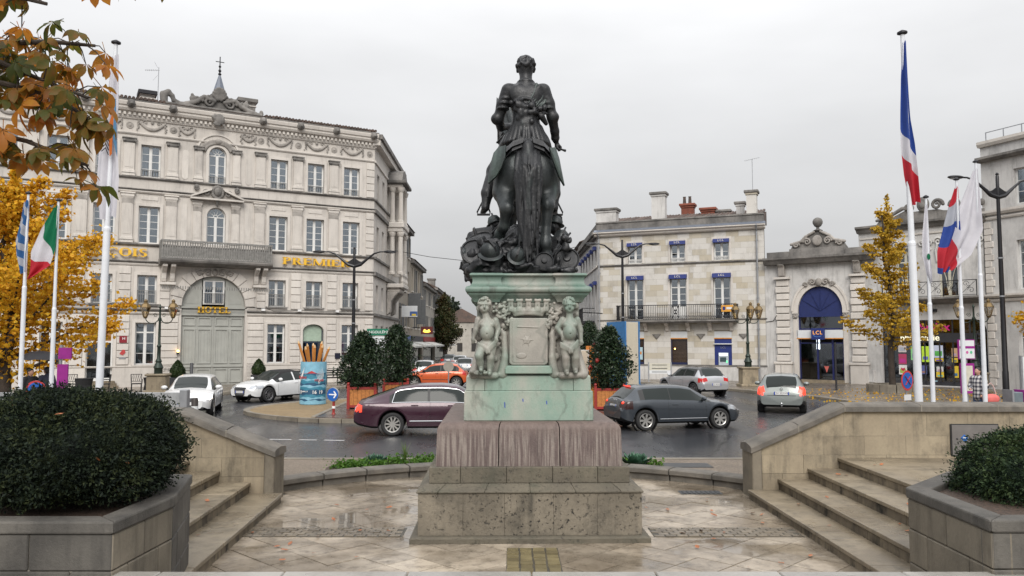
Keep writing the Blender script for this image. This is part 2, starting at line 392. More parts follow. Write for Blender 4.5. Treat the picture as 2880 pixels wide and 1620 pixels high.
pv = [p for p in [(-6.55, 26.75), (-4.6, 26.2), (-1, 26.05), (2.2, 26.45), (3.7, 28), (4.4, 31), (3.8, 34.3), (0, 36.2), (-4, 36.6), (-6.9, 35.5)]]
struct(sheet('island_paving', pv, .118, REDPAVE, .1))
struct(MB().prism([(-6.72, 26.85), (-6.56, 26.75), (-6.91, 35.5), (-7.1, 35.55)], .02, .13, 'z').build('border_strip', KERBM))
SWL = [(-60, 26), (-27, 36.0), (-18, 37.4), (-13.8, 41), (-9.6, 45.2), (-7.6, 47.6), (-7.5, 51), (-7.6, 56), (-7.6, 80), (-7.8, 140), (-40, 140), (-60, 60)]
o = struct(sheet('pavement', SWL, .12, SIDEW)); kerbs(o, [(-35, 33.3), (-31, 34.6), (-27, 36.0), (-24, 36.45), (-21, 36.9), (-18, 37.4), (-16, 39.1), (-13.8, 41), (-11.7, 43), (-9.6, 45.2), (-7.6, 47.6), (-7.5, 51)], .15, closed=False)
SWR = [(4.0, 140), (3.4, 60), (5.2, 54), (8.2, 50.4), (11, 45.8), (13.0, 40.6), (14.2, 36.8), (14.5, 33.8), (17, 30.5), (24, 27), (60, 18), (60, 80), (30, 140)]
o = struct(sheet('pavement', SWR, .12, SIDEW)); kerbs(o, [(3.4, 60), (5.2, 54), (6.7, 52.2), (8.2, 50.4), (9.6, 48.1), (11, 45.8), (12, 43.2), (13.0, 40.6), (13.6, 38.7), (14.2, 36.8), (14.5, 33.8), (15.7, 32.2), (17, 30.5), (20.5, 28.8), (24, 27)], .15, closed=False)

# ================================================================ SUNKEN PLAZA
PZ = .2
pl = struct(MB().box(-6, 6, 5.6, 15.2, -.2, PZ-.014).build('plaza', DJOINT))
s_ = .44; me = MB().box(-s_/2+.005, s_/2-.005, -s_/2+.005, s_/2-.005, -.06, 0).mesh('paver'); me.materials.append(PAVER)
q = s_*math.sqrt(2)/2
for i in range(-16, 17):
    for j in range(-16, 17):
        x = (i-j)*q+.2; y = 10.6+(i+j)*q
        if not (-3.75 < x < 4.0 and 7.2 < y < 14.9): continue
        if -.95 < x < 1.3 and 10.1 < y < 13.1: continue
        if (x-.1)**2+(y-9.75)**2 > 5.2**2 and y > 10: continue
        inst('paver', me, pl, (x, y, PZ+rr.uniform(-.0025, .0025)), (rr.uniform(-.004, .004), rr.uniform(-.004, .004), PI/4+rr.uniform(-.006, .006)))
ms = MB().box(-.066, .066, -.042, .042, -.05, .0).mesh('sett'); ms.materials.append(SETT)
my = MB().box(-.062, .062, -.062, .062, -.05, .0).mesh('sett'); my.materials.append(SETTY)
for sgn, xa, xb in ((-1, -3.5, -1.35), (1, 1.75, 3.6)):
    struct(MB().box(xa, xb, 9.98, 10.46, PZ-.03, PZ+.004).build('channel_bed', DJOINT))
    for r in range(5):
        x = xa+.07+(r % 2)*.07
        while x < xb-.06:
            inst('sett', ms, pl, (x, 10.03+r*.095, PZ+.010+rr.uniform(-.003, .004)), (rr.uniform(-.03, .03), rr.uniform(-.03, .03), rr.uniform(-.05, .05)), (rr.uniform(.85, 1.0), 1, 1)); x += .142
struct(MB().box(-.06, .53, 7.6, 9.45, PZ-.03, PZ+.004).build('channel_bed', DJOINT))
for c in range(4):
    for r in range(13):
        inst('sett', my, pl, (.01+c*.148, 9.36-r*.14, PZ+.012+rr.uniform(-.003, .004)), (rr.uniform(-.03, .03), rr.uniform(-.03, .03), rr.uniform(-.04, .04)), (rr.uniform(.95, 1.1), rr.uniform(.95, 1.05), 1))
# ---- low curved kerb wall round the back of the plaza
kw = thing('curved_kerb_wall', 'low curved stone kerb wall between the plaza paving and the planting bed', 'kerb wall', (.1, 9.75, 0))
a0, a1, NK = R(40), R(140), 11
for k in range(NK):
    t0 = a0+(a1-a0)*k/NK+.0025; t1 = a0+(a1-a0)*(k+1)/NK-.0025
    arc = [(4.95*math.cos(t0+(t1-t0)*j/5), 4.95*math.sin(t0+(t1-t0)*j/5)) for j in range(6)]
    MB().sweep([(.35, PZ-.1), (.35, .38), (.30, .405), (.02, .405), (-.02, .385), (-.02, .31), (.03, .295), (.03, PZ-.1)], arc[::-1] if 0 else arc).build('kerb_stone', COPE, kw, bevel=.006)
# ---- planting bed and verge behind it
arcb = [(.1+5.28*math.cos(R(146-i*4)), 9.75+5.28*math.sin(R(146-i*4))) for i in range(29)]
bed = [(-16, 12.9)] + [(p[0], max(p[1], 12.7)) for p in arcb] + [(17, 13.1), (17, 16.05), (-16, 16.05)]
struct(MB().prism(bed, -.1, .27, 'z').build('gravel_verge', GRAVEL2))
struct(MB().box(-16, 17, 16.06, 16.2, -.1, .285).build('verge_edging', KERBM))
soil = smooth_poly([(-3.2, 14.35), (-1.5, 15.2), (0, 15.5), (1.6, 15.2), (2.75, 14.6), (2.7, 15.1), (1.6, 15.75), (0, 15.9), (-1.8, 15.8), (-3.2, 15.3)], 4)
struct(MB().prism(soil, .2, .31, 'z').build('planting_soil', SOIL))
tag(MB().box(2.85, 3.75, 15.0, 15.5, .25, .285).build('manhole_cover', IRON, bevel=.01), 'square dark iron manhole cover in the gravel behind the kerb wall', 'manhole cover')
t = thing('drain_grate', 'dark iron drain grate let into the paving by the curved kerb wall', 'drain grate', (3.0, 12.9, PZ))
MB().box(-.33, .33, -.14, .14, -.02, .006).build('frame', IRON, t)
for k in range(8): MB().box(-.28+k*.075, -.24+k*.075, -.11, .11, .004, .014).build('bar', IRON, t)

# ================================================================ TERRACE WITH STEPS
TER = .82
ter = struct(MB().box(-16, 17, -8, 5.55, -.2, TER-.006).build('terrace', LIGHTSLAB))
for sgn in (-1, 1):
    x0, x1 = (5.35, 17) if sgn > 0 else (-16, -5.1)
    struct(MB().box(x0, x1, 5.552, 12.45, -.2, TER-.003).build('terrace', STEPM))
xs = [-16+.95*i for i in range(36)]
for i in range(len(xs)-1):
    MB().box(xs[i]+.004, xs[i+1]-.004, 5.56, 6.275, -.2, TER+rr.uniform(.003, .006)).build('edge_slab', LIGHTSLAB, ter, bevel=.008)
def flight(name, label, lines, ztops, y0, y1, out):
    t = thing(name, label, 'steps', (lines[0][0], y0, 0))
    n = 6; ox, oy = lines[0][0], y0
    for k, ((xa, xb), zt) in enumerate(zip(lines, ztops)):        # x at y1 (back) and y0 (front)
        for j in range(n):
            ya, yb = y0+(y1-y0)*j/n+.004, y0+(y1-y0)*(j+1)/n-.004
            X = lambda y: xb+(xa-xb)*(y-y0)/(y1-y0)
            w = .62 if k < len(lines)-1 else .9
            tr = [(X(ya)-out*.02-ox, ya-oy), (X(yb)-out*.02-ox, yb-oy), (X(yb)+out*w-ox, yb-oy), (X(ya)+out*w-ox, ya-oy)]
            MB().prism(tr, zt-.05, zt+rr.uniform(-.002, .001), 'z').build('tread', STEPM, t, bevel=.006)
            sh = (yb-ya)*.5*(k % 2)
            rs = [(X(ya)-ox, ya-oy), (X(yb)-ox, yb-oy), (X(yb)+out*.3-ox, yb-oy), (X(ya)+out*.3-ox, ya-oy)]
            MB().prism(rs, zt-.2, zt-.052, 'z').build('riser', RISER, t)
    return t
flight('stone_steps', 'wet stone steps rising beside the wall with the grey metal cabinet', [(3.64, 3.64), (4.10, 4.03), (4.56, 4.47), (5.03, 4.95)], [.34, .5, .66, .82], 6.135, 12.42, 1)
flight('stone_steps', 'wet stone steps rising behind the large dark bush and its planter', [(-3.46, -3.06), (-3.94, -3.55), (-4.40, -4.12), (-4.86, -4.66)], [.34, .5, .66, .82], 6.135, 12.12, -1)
# ---- parapet walls with sloping ends
def clip_top(poly, f, g):
    """keep the part of a polygon (x,z) with z <= f*x+g"""
    out = []
    for i in range(len(poly)):
        a, b = poly[i], poly[(i+1) % len(poly)]; da = f*a[0]+g-a[1]; db = f*b[0]+g-b[1]
        if da >= 0: out.append(a)
        if da*db < 0: t = da/(da-db); out.append((a[0]+(b[0]-a[0])*t, a[1]+(b[1]-a[1])*t))
    return out
def parapet(label, x0, sgn, yf, xs1, z0, z1, xend):
    t = thing('parapet_wall', label, 'wall', (x0, yf, 0)); th = .47; ct = .12
    T = lambda x: sgn*x                       # local x runs away from the sloping end
    S = xs1; f = (z1-z0)/S; g = z0-ct
    p0 = .15
    MB().prism([(T(0), PZ-.15), (T(p0), PZ-.15), (T(p0), z0+f*p0-ct-.002), (T(0), z0-ct-.002)], -.035, th+.03, 'y').build('end_pier', PIERST, t, bevel=.012)
    rows = [PZ-.15, .30, .58, .86, 1.15, z1-ct]
    for r in range(5):
        x = p0+.006 - (.33 if r % 2 else 0)
        while x < xend:
            a, b = max(x, p0+.006), x+.64; x += .64
            if b-a < .05: continue
            poly = [(a+.002, rows[r]+.002), (b-.002, rows[r]+.002), (b-.002, rows[r+1]-.002), (a+.002, rows[r+1]-.002)]
            poly = clip_top(poly, f, g)
            if len(poly) < 3: continue
            dy = rr.uniform(0, .006) - (.012 if r < 3 else 0)
            MB().prism([(T(p), q_) for p, q_ in poly], dy, th-.01, 'y').build('stone_block', WALLST, t)
    MB().prism([(T(p0), PZ-.15), (T(xend), PZ-.15), (T(xend), z1-ct-.02), (T(S), z1-ct-.02), (T(p0), z0+f*p0-ct-.02)], .008, th-.02, 'y').build('mortar_core', MORTAR, t)
    prof = [(-.055, -ct), (-.055, -.045), (-.03, -.02), (.04, -.004), (th/2, .012), (th-.04, -.004), (th+.03, -.02), (th+.055, -.045), (th+.055, -ct)]
    def cope(a, b, za, zb):
        m = MB(); n = len(prof); k = 5; vs = []
        for i in range(k+1):
            e = i/k; vs += [(T(a+(b-a)*e), y+rr.uniform(-.004, .004), za+(zb-za)*e+dz+rr.uniform(-.004, .004)) for y, dz in prof]
        m.add(vs, [tuple(range(n)), tuple(range((k+1)*n-1, k*n-1, -1))]+[(j*n+i, j*n+i+1, (j+1)*n+i+1, (j+1)*n+i) for j in range(k) for i in range(n-1)]+[(j*n+n-1, j*n, (j+1)*n, (j+1)*n+n-1) for j in range(k)])
        m.build('coping_stone', COPE, t, smooth=True, sharp=35)
        MB().box(*sorted((T(b), T(b)+sgn*.012)), -.052, th+.052, zb-ct+.002, zb-.018).build('mortar_joint', MORTAR, t)
    for k in range(2):
        a = S*k/2-(.02 if k == 0 else -.006); b = S*(k+1)/2-.006; cope(a, b, z0+f*a, z0+f*b)
    x = S
    while x < xend: cope(x+.006, min(x+1.18, xend)-.006, z1, z1); x += 1.18
    return t
pr = parapet('long sandstone wall with the grey metal cabinet set in its face', 3.69, 1, 12.42, 1.44, 1.02, 1.645, 9.5)
parapet('sandstone wall with sloping end beside the large dark bush', -3.565, -1, 12.12, 1.45, 1.0, 1.585, 8.5)
cab = thing('cabinet', 'grey metal cabinet door with a blue sticker in the sandstone wall', 'cabinet', (7.13, 12.41, 1.09))
CABM = plain('painted_grey_metal', (.155, .145, .14), .5, .2)
MB().box(-.37, .37, -.012, .1, -.245, .245).build('frame', IRON, cab)
MB().box(-.355, .355, -.024, -.012, -.23, .23).build('door', CABM, cab, bevel=.004)
MB().ball((-.28, -.026, .02), .014).build('lock', IRON, cab)
BLUE = plain('blue_sticker', (.02, .12, .42), .4); WHT = plain('white_print', (.75, .75, .75), .5)
MB().prism([(-.23, .03), (-.17, .09), (-.11, .03), (-.16, -.03)], -.027, -.0245).build('sticker', BLUE, cab)
MB().box(-.19, -.15, -.0285, -.0275, .03, .05).build('sticker_print', WHT, cab)
# ================================================================ PEDESTAL
def mk_purple():
    M = Mat('purple_stone'); p = M.pos()
    st = M.ramp(M.noise(3.2, M.pos((12, 12, .3)), 5, .6), [(.45, 0.), (.58, 1.)])
    c = M.mix(st, (.115, .082, .076), (.25, .21, .185))
    sep = M.n('SeparateXYZ', {0: M.pos()}).outputs[2]
    c = M.mix(M.ramp(M.n('MapRange', {0: sep, 1: 1.38, 2: 1.54}).outputs[0], [(0., 0.), (1., .85)]), c, (.15, .108, .094))
    c = M.mix(M.math('MULTIPLY', M.ramp(M.noise(4, M.pos((3, 3, .6)), 6, .7), [(.5, 0.), (.72, 1.)]), .6), c, (.05, .036, .034))
    c = M.mix(.5, c, M.ramp(M.noise(45, p, 5, .7), [(.25, .5), (.7, 1.)]), 'MULTIPLY')
    M.set(Base_Color=c, Roughness=.62); return M.bump(M.noise(45, p, 5, .7), .35, .015).m
PURP = mk_purple()
PEDST = stone('pitted_stone', (.225, .195, .15), (.15, .13, .10), (.035, .033, .027), .75, 1.8, .8, .06, .6, .7, pits=1., pit_scale=20)
PEDST2 = stone('mossy_stone', (.155, .135, .10), (.105, .092, .07), (.06, .065, .045), .65, 1.8, .75, .12, .5, .5, pits=.6)
def mk_marble(name, g0, g1, green=(.15, .27, .215), k=1.):
    M = Mat(name); p = M.pos()
    w = M.mix(M.ramp(M.noise(2, p, 6, .6), [(.4, 0.), (.65, 1.)]), (.42, .395, .35), (.30, .285, .255))
    g = M.ramp(M.noise(1.5, M.pos((1.2, 1.2, .7)), 5, .6), [(g0, 0.), (g1, 1.)])
    c = M.mix(M.math('MULTIPLY', g, .9), w, M.mix(M.noise(4, p, 5), green, (.26, .355, .295)))
    v = M.ramp(M.n('TexWave', {'Vector': M.pos((.8, .8, 1.1)), 'Scale': .9, 'Distortion': 14., 'Detail': 4.}).outputs[1], [(.0, 1.), (.035, 0.)])
    c = M.mix(M.math('MULTIPLY', v, .35), c, (.12, .14, .12))
    d = M.ramp(M.noise(3.5, M.pos((1.5, 1.5, .5)), 8, .7), [(.55, 0.), (.75, 1.)])
    c = M.mix(M.math('MULTIPLY', d, .75), c, (.055, .052, .044))
    c = M.mix(.3, c, M.ramp(M.noise(50, p, 4, .7), [(.3, .6), (.7, 1.)]), 'MULTIPLY')
    c = M.n('HueSaturation', {'Color': c, 'Value': k}).outputs[0]
    M.set(Base_Color=c, Roughness=.5); return M.bump(M.noise(40, p, 4), .2, .012).m
MARB = mk_marble('green_stained_marble', .28, .55); MARBD = mk_marble('pale_carved_marble', .46, .72, k=.8); MARBG = mk_marble('green_streaked_marble', .38, .62, (.05, .17, .125), .78); MARBC = mk_marble('patinated_cornice', .32, .58, (.045, .15, .115), .75)
ped = thing('statue_pedestal', 'tall stepped stone and marble pedestal carved with two putti and a shield', 'pedestal', (.18, 11.62, 0), R(1.2))
def tier(name, levels, us, vs, mat, gap=.004, bev=.006, depth=.28, smooth=False):
    """ring of blocks; levels of (width, depth, z), cut positions us, vs in -1..1"""
    n = len(levels)
    def cell(u0, u1, v0, v1):
        m = MB(); V = []
        for w, d, z in levels:
            gx = gap/w; gy = gap/d
            a = u0+(gx if u0 > -1 else 0); b = u1-(gx if u1 < 1 else 0); e = v0+(gy if v0 > -1 else 0); f = v1-(gy if v1 < 1 else 0)
            V += [(a*w/2, e*d/2, z), (b*w/2, e*d/2, z), (b*w/2, f*d/2, z), (a*w/2, f*d/2, z)]
        F = [(3, 2, 1, 0), (4*n-4, 4*n-3, 4*n-2, 4*n-1)]
        for k in range(n-1):
            for j in range(4): F.append((4*k+j, 4*k+(j+1) % 4, 4*k+4+(j+1) % 4, 4*k+4+j))
        return m.add(V, F).build(name, mat, ped, bevel=bev, smooth=smooth)
    W0, D0 = levels[0][0], levels[0][1]
    vi = 1-2*depth/D0; ui = 1-2*depth/W0
    for a, b in zip(us[:-1], us[1:]): cell(a, b, -1, -vi); cell(a, b, vi, 1)
    vv = [-vi]+[v for v in vs if abs(v) < vi-.05]+[vi]
    for a, b in zip(vv[:-1], vv[1:]): cell(-1, -ui, a, b); cell(ui, 1, a, b)
    zt = levels[-1][2]; w, d = levels[-1][0], levels[-1][1]
    MB().box(-ui*W0/2, ui*W0/2, -vi*D0/2, vi*D0/2, levels[0][2], zt-.004).build(name+'_core', mat, ped)
tier('base_slab', [(2.88, 3.94, .1), (2.88, 3.94, .262), (2.82, 3.88, .275)], [-1, 1], [0], PEDST2, depth=.35)
tier('base_block', [(2.70, 3.74, .276), (2.70, 3.74, .775)], [-1, -.6, -.23, .21, .6, 1], [-.5, 0, .5], PEDST, gap=.002, bev=.002)
tier('bevel_block', [(2.74, 3.78, .776), (2.74, 3.78, .80), (2.52, 3.50, .868)], [-1, -.81, -.4, 0, .4, .8, 1], [-.6, -.2, .2, .6], PEDST2)
tier('course_block', [(2.46, 3.44, .869), (2.46, 3.44, 1.06)], [-1, -.69, -.23, .23, .68, 1], [-.4, 0, .4], PEDST2)
r_ = .10; lv = [(2.31, 3.29, 1.061), (2.285, 3.265, 1.50)]+[(2.28-2*r_*(1-math.cos(R(a))), 3.26-2*r_*(1-math.cos(R(a))), 1.50+r_*math.sin(R(a))) for a in (20, 40, 60, 75, 90)]
tier('rounded_block', lv, [-1, -.33, .33, 1], [-.4, 0, .4], PURP, depth=.5, smooth=True, bev=0, gap=.012)
tier('marble_block', [(1.64, 2.95, 1.601), (1.63, 2.94, 1.975)], [-1, 1], [0], MARB, depth=.5, bev=.008)
tier('marble_block', [(1.59, 2.88, 1.976), (1.58, 2.87, 2.155), (1.55, 2.84, 2.175)], [-1, -.7, .72, 1], [0], MARB, depth=.5, bev=.006)
BLUEP = plain('blue_paint', (.02, .06, .35), .5)
for x, z, h in ((-.30, 1.80, .035), (-.07, 1.86, .018), (.23, 1.83, .022)):
    MB().prism([(x-.006, z-h), (x+.006, z-h), (x+.002, z+h), (x-.01, z+h)], -1.4755, -1.472).build('paint_mark', BLUEP, ped)
def putto(name, head, shl, shr, armL, armR, hip, legL, legR, yb, mat):
    s = SDF(); k = .014
    P = lambda x, z, dy=0: (x, yb+dy, z)
    s.ell(P(head[0], head[1]), (.078, .085, .092), k); s.ell(P(head[0], head[1]-.04, -.03), (.058, .055, .05), k)
    s.ell(P(head[0], head[1]+.03, .015), (.09, .09, .08), k)
    hr = random.Random(int(head[0]*100)+200)
    for a in range(60):
        an = hr.uniform(-.4, PI+.4); dp = hr.uniform(-.9, 1); s.ell(P(head[0]+.088*math.cos(an)*math.sqrt(max(.1, 1-dp*dp*.7)), head[1]+.03+.082*math.sin(an)*math.sqrt(max(.1, 1-dp*dp*.7)), .085*dp), hr.uniform(.014, .022)*np.ones(3), .004)
    s.ell(P(head[0], head[1]-.015, -.092), (.013, .018, .02), .01)                     # nose
    for q in (-1, 1):
        s.ell(P(head[0]+q*.031, head[1]+.004, -.088), (.02, .014, .016), .006, sub=True)
        s.ell(P(head[0]+q*.031, head[1]+.003, -.078), (.011, .009, .008), .003)
        s.cap(P(head[0]+q*.012, head[1]+.024, -.09), P(head[0]+q*.052, head[1]+.022, -.078), .008, .006, .006)
        s.ell(P(head[0]+q*.04, head[1]-.03, -.065), (.024, .018, .024), .015)
        s.ell(P(head[0]+q*.082, head[1]-.005, .01), (.014, .02, .026), .008)
    s.ell(P(head[0], head[1]-.05, -.086), (.026, .014, .006), .004, sub=True)
    s.cap(P(head[0], head[1]-.06), P((shl[0]+shr[0])/2, shl[1]-.02), .045, .055, k)
    cx = (shl[0]+shr[0])/2
    s.ell(P(cx, shl[1]-.07, 0), (.118, .08, .085), .03); s.ell(P((cx+hip[0])/2, (shl[1]+hip[1])/2-.01, -.04), (.10, .10, .11), .03)
    for q in (-1, 1): s.ell(P(cx+q*.055, shl[1]-.075, -.055), (.05, .04, .04), .012)
    s.ell(P((cx+hip[0])/2, (shl[1]+hip[1])/2-.03, -.128), (.01, .012, .01), .01, sub=True)
    s.ell(P(*hip), (.112, .085, .07), .03)
    for arm in (armL, armR):
        s.chain([P(x, z, d) for x, z, d in arm], [.048, .04, .028], .012); x, z, d = arm[-1]
        s.ell(P(x, z-.02, d), (.03, .03, .035), .02)
        for q in range(4): s.cap(P(x-.02+q*.013, z-.03, d-.015), P(x-.022+q*.014, z-.062+abs(q-1.5)*.006, d-.012), .0085, .007, .006)
        s.cap(P(x+.022, z-.01, d-.02), P(x+.034, z-.032, d-.025), .009, .008, .006)
    for leg in (legL, legR):
        s.chain([P(x, z, d) for x, z, d in leg], [.078, .06, .045][:len(leg)] if len(leg) == 3 else [.078, .058, .056, .034], .014); x, z, d = leg[-1]
        s.cap(P(x, z-.01, d+.01), P(x+.0, z-.02, d-.10), .032, .026, .02)
    for q in range(6):                                                                   # loincloth
        a = q/5; s.cap(P(hip[0]-.12, hip[1]+.02-.012*q, -.05), P(hip[0]+.02+.02*a, hip[1]-.055-.01*q, -.10), .014, .016, .012)
        s.cap(P(hip[0]+.12, hip[1]+.05-.012*q, -.05), P(hip[0]+.0, hip[1]-.05-.012*q, -.10), .014, .016, .012)
    o = obj(name, s.mesh(name, .0095), mat, ped); o.scale = (.88, 1, 1); o.location.x = .12*hip[0]; return o
putto('putto', (-.564, 3.045), (-.645, 2.885), (-.405, 2.872), [(-.655, 2.87, 0), (-.69, 2.74, -.02), (-.725, 2.635, -.03)], [(-.405, 2.86, 0), (-.365, 2.745, -.0), (-.40, 2.64, -.05)],
      (-.53, 2.565), [(-.60, 2.52, 0), (-.64, 2.42, -.08), (-.625, 2.33, -.03), (-.61, 2.265, -.03)], [(-.47, 2.52, 0), (-.475, 2.40, -.02), (-.48, 2.30, .01), (-.49, 2.22, -.01)], -1.52, MARBD)
putto('putto', (.515, 3.045), (.425, 2.885), (.62, 2.885), [(.42, 2.87, 0), (.345, 2.77, .0), (.425, 2.665, -.03)], [(.63, 2.87, 0), (.675, 2.74, 0), (.68, 2.61, -.02)],
      (.51, 2.565), [(.455, 2.52, 0), (.465, 2.40, -.02), (.47, 2.30, .0), (.475, 2.22, -.01)], [(.585, 2.52, 0), (.60, 2.40, -.01), (.60, 2.30, .02), (.60, 2.235, .0)], -1.52, MARBG)
s = SDF()                                           # carved dado: core, tree trunks, foliage, foot mounds
s.bx((0, 0, 2.66), (.66, 1.36, .50), .03)
rk = random.Random(3)
for sx in (-1, 1):
    s.chain([(sx*.33, -1.40, 2.19), (sx*.30, -1.42, 2.4), (sx*.31, -1.40, 2.7)], [.07, .045, .04], .02)
    s.cap((sx*.62, -1.45, 2.17), (sx*.42, -1.47, 2.17), .04, .045, .03); s.cap((sx*.70, -1.42, 2.18), (sx*.62, -1.3, 2.6), .06, .03, .03)
    for k in range(46):
        x = sx*rk.uniform(.26, .66); z = rk.uniform(2.25, 3.12)
        s.ell((x, -1.385-rk.uniform(0, .03), z), (rk.uniform(.018, .045), .022, rk.uniform(.018, .045)), .012)
    for zz in (2.5, 2.62, 2.75, 2.4): s.cap((sx*.28, -1.4, zz-.05), (sx*.37, -1.42, zz+.03), .014, .01, .01)
obj('carved_dado', s.mesh('carved_dado', .016), MARBD, ped)
for cx, cz, w, h in ((-.33, 2.985, .13, .12), (.32, 2.985, .13, .12), (-.235, 2.83, .06, .07), (.245, 2.83, .06, .07)):
    g = SDF()
    for k in range(44 if w > .1 else 16):
        u, v = rk.uniform(-1, 1), rk.uniform(-1, 1)
        if u*u*(1.2 if v < 0 else 1) + v*v > 1.05: continue
        g.ell((cx+u*w*(1 if v > -.2 else .7), -1.415-.05*(1-u*u*.6-v*v*.4), cz+v*h), .021*np.ones(3), .004)
    obj('grape_cluster', g.mesh('grape_cluster', .009), MARBD, ped)
g = SDF()
for k in range(40): g.ell((-.62+rk.uniform(-.13, .12), -1.53+rk.uniform(-.06, .06), 2.19+rk.uniform(0, .035)), .02*np.ones(3), .004)
obj('grape_cluster', g.mesh('grape_cluster', .009), MARBD, ped)
shp = [(-.245, 2.90), (.245, 2.90), (.245, 2.34), (.233, 2.312), (.205, 2.30), (-.205, 2.30), (-.233, 2.312), (-.245, 2.34)]
MB().prism(shp, -1.47, -1.33).build('shield', MARBD, ped, bevel=.014, seg=2)
MB().prism([(x*.86, 2.6+(z-2.6)*.9) for x, z in shp], -1.476, -1.46).build('shield_field', MARBD, ped, bevel=.004)
g = SDF(); g.ell((-.02, -1.476, 2.62), (.05, .008, .05), .02).cap((-.14, -1.476, 2.79), (.12, -1.476, 2.78), .012, .01, .01).ell((-.09, -1.476, 2.42), (.07, .008, .04), .02)
for k in range(6): g.cap((-.02, -1.476, 2.62), (-.02+.09*math.cos(k), -1.476, 2.62+.09*math.sin(k)), .01, .005, .01)
obj('shield_relief', g.mesh('shield_relief', .008), MARBD, ped)
MB().prism([(-.30, 2.19), (.30, 2.19), (.30, 2.255), (.275, 2.295), (-.275, 2.295), (-.30, 2.255)], -1.49, -1.3).build('shield_ledge', MARB, ped, bevel=.012)
g = SDF()                                           # mural crown: band and five towers
for k in range(13):
    a = R(-60+k*10); g.cap((.20*math.sin(a), -1.40-.08*math.cos(a), 2.925+.03*math.cos(a)), (.205*math.sin(a), -1.40-.08*math.cos(a), 2.96+.03*math.cos(a)), .022, .022, .02)
for k in range(5):
    x = -.22+k*.11; y = -1.47+.25*x*x
    g.bx((x*1.03, y, 3.06), (.033, .03, .075), .008, .015); g.bx((x*1.06, y-.005, 3.125), (.045, .036, .018), .006, .008)
    g.bx((x*1.06, y, 3.155), (.015, .05, .015), .004, .004, sub=True); g.ell((x*1.03, y-.035, 3.05), (.01, .02, .022), .006, sub=True)
g.bx((0, -1.44, 3.0), (.22, .04, .035), .02, .03)
obj('mural_crown', g.mesh('mural_crown', .009), MARBD, ped)
# ---- moulded cornice, breaking forward over the corners
hw, hd, e, cwid = .66, 1.38, .045, .30
path = []
for (sx, sy) in ((-1, -1), (1, -1), (1, 1), (-1, 1)):
    c = [(sx*(hw-cwid), sy*hd), (sx*(hw-cwid), sy*(hd+e)), (sx*(hw+e), sy*(hd+e)), (sx*(hw+e), sy*(hd-cwid)), (sx*hw, sy*(hd-cwid))]
    path += c[::-1] if sx*sy > 0 else c
cp = [(-.2, 3.10), (-.01, 3.105), (.0, 3.13), (.015, 3.155), (.05, 3.19), (.065, 3.205), (.065, 3.215)] + [(.062+.04*math.sin(R(a)), 3.262-.045*math.cos(R(a))) for a in range(0, 181, 30)] + [(.045, 3.312), (.025, 3.33), (.012, 3.36), (.010, 3.40), (.02, 3.425)] + [(.02+.03*math.sin(R(a)), 3.452-.026*math.cos(R(a))) for a in range(0, 181, 45)] + [(-.3, 3.483)]
m = MB(); m.sweep(cp, path, True); n = len(path); 
m.add([(x*.6, y*.75, 3.482) for x, y in path], [tuple(range(n))])
m.build('cornice', MARBC, ped, smooth=True, sharp=50)

# ================================================================ PLANTERS WITH CLIPPED BUSHES
def leafcloud(name, P, size, mat, parent=None, asp=.5, up=None, jitter=1., fold=.25, dirs=None, smin=.6):
    n = len(P); r = np.random.default_rng(len(P)); d = r.normal(size=(n, 3)) if dirs is None else dirs + r.normal(size=(n, 3))*jitter*.5
    d /= np.linalg.norm(d, axis=1)[:, None]+1e-9
    q = r.normal(size=(n, 3)); s_ = np.cross(d, q); s_ /= np.linalg.norm(s_, axis=1)[:, None]+1e-9; nn = np.cross(d, s_)
    L = size*(smin+(1.4-smin)*r.random(n))[:, None]; w = L*asp
    v0 = P-d*L*.5; v1 = P+s_*w*.5+nn*w*fold; v2 = P+d*L*.5; v3 = P-s_*w*.5+nn*w*fold
    V = np.stack([v0, v1, v2, v3], 1).reshape(-1, 3)
    me = bpy.data.meshes.new(name); me.vertices.add(4*n); me.vertices.foreach_set('co', V.astype(np.float32).ravel())
    T = np.arange(4*n).reshape(n, 4)
    me.loops.add(4*n); me.loops.foreach_set('vertex_index', T.ravel().astype(np.int32)); me.polygons.add(n)
    me.polygons.foreach_set('loop_start', np.arange(n, dtype=np.int32)*4); me.update(calc_edges=True)
    return obj(name, me, mat, parent)
def leafmat(name, cols, rough=.5, scale=3., trans=.25, back=None):
    M = Mat(name); p = M.pos()
    r = M.n('TexWhiteNoise', {'Vector': M.n('VectorMath', {0: p, 1: (.05, .05, .05)}, operation='SNAP').outputs[0]}).outputs[0]
    f = M.math('ADD', M.math('MULTIPLY', M.noise(scale, p, 4), .6), M.math('MULTIPLY', r, .4))
    st = [(.28+.44*i/(len(cols)-1), c) for i, c in enumerate(cols)]
    c = M.ramp(f, st); M.set(Base_Color=c, Roughness=rough, Specular_IOR_Level=.25)
    if trans:
        tr = M.n('BsdfTranslucent', {'Color': c}); mx = M.n('MixShader', {0: trans, 1: M.b.outputs[0], 2: tr.outputs[0]})
        M.t.links.new(mx.outputs[0], M.out.inputs[0])
    return M.m
YEW = leafmat('yew_leaves', [(.004, .008, .006), (.008, .015, .009), (.015, .025, .012), (.035, .045, .016)], .75, 2.2, .1)
YEW2 = leafmat('box_leaves', [(.006, .013, .008), (.012, .027, .012), (.028, .05, .018), (.05, .075, .025)], .7, 2.5, .12)
BARK = stone('bark', (.06, .045, .035), (.035, .027, .022), (.02, .017, .015), .5, 4, .9, .1, .6)
DRYLEAF = plain('fallen_leaf', (.30, .10, .035), .6, var=.4, nscale=30)
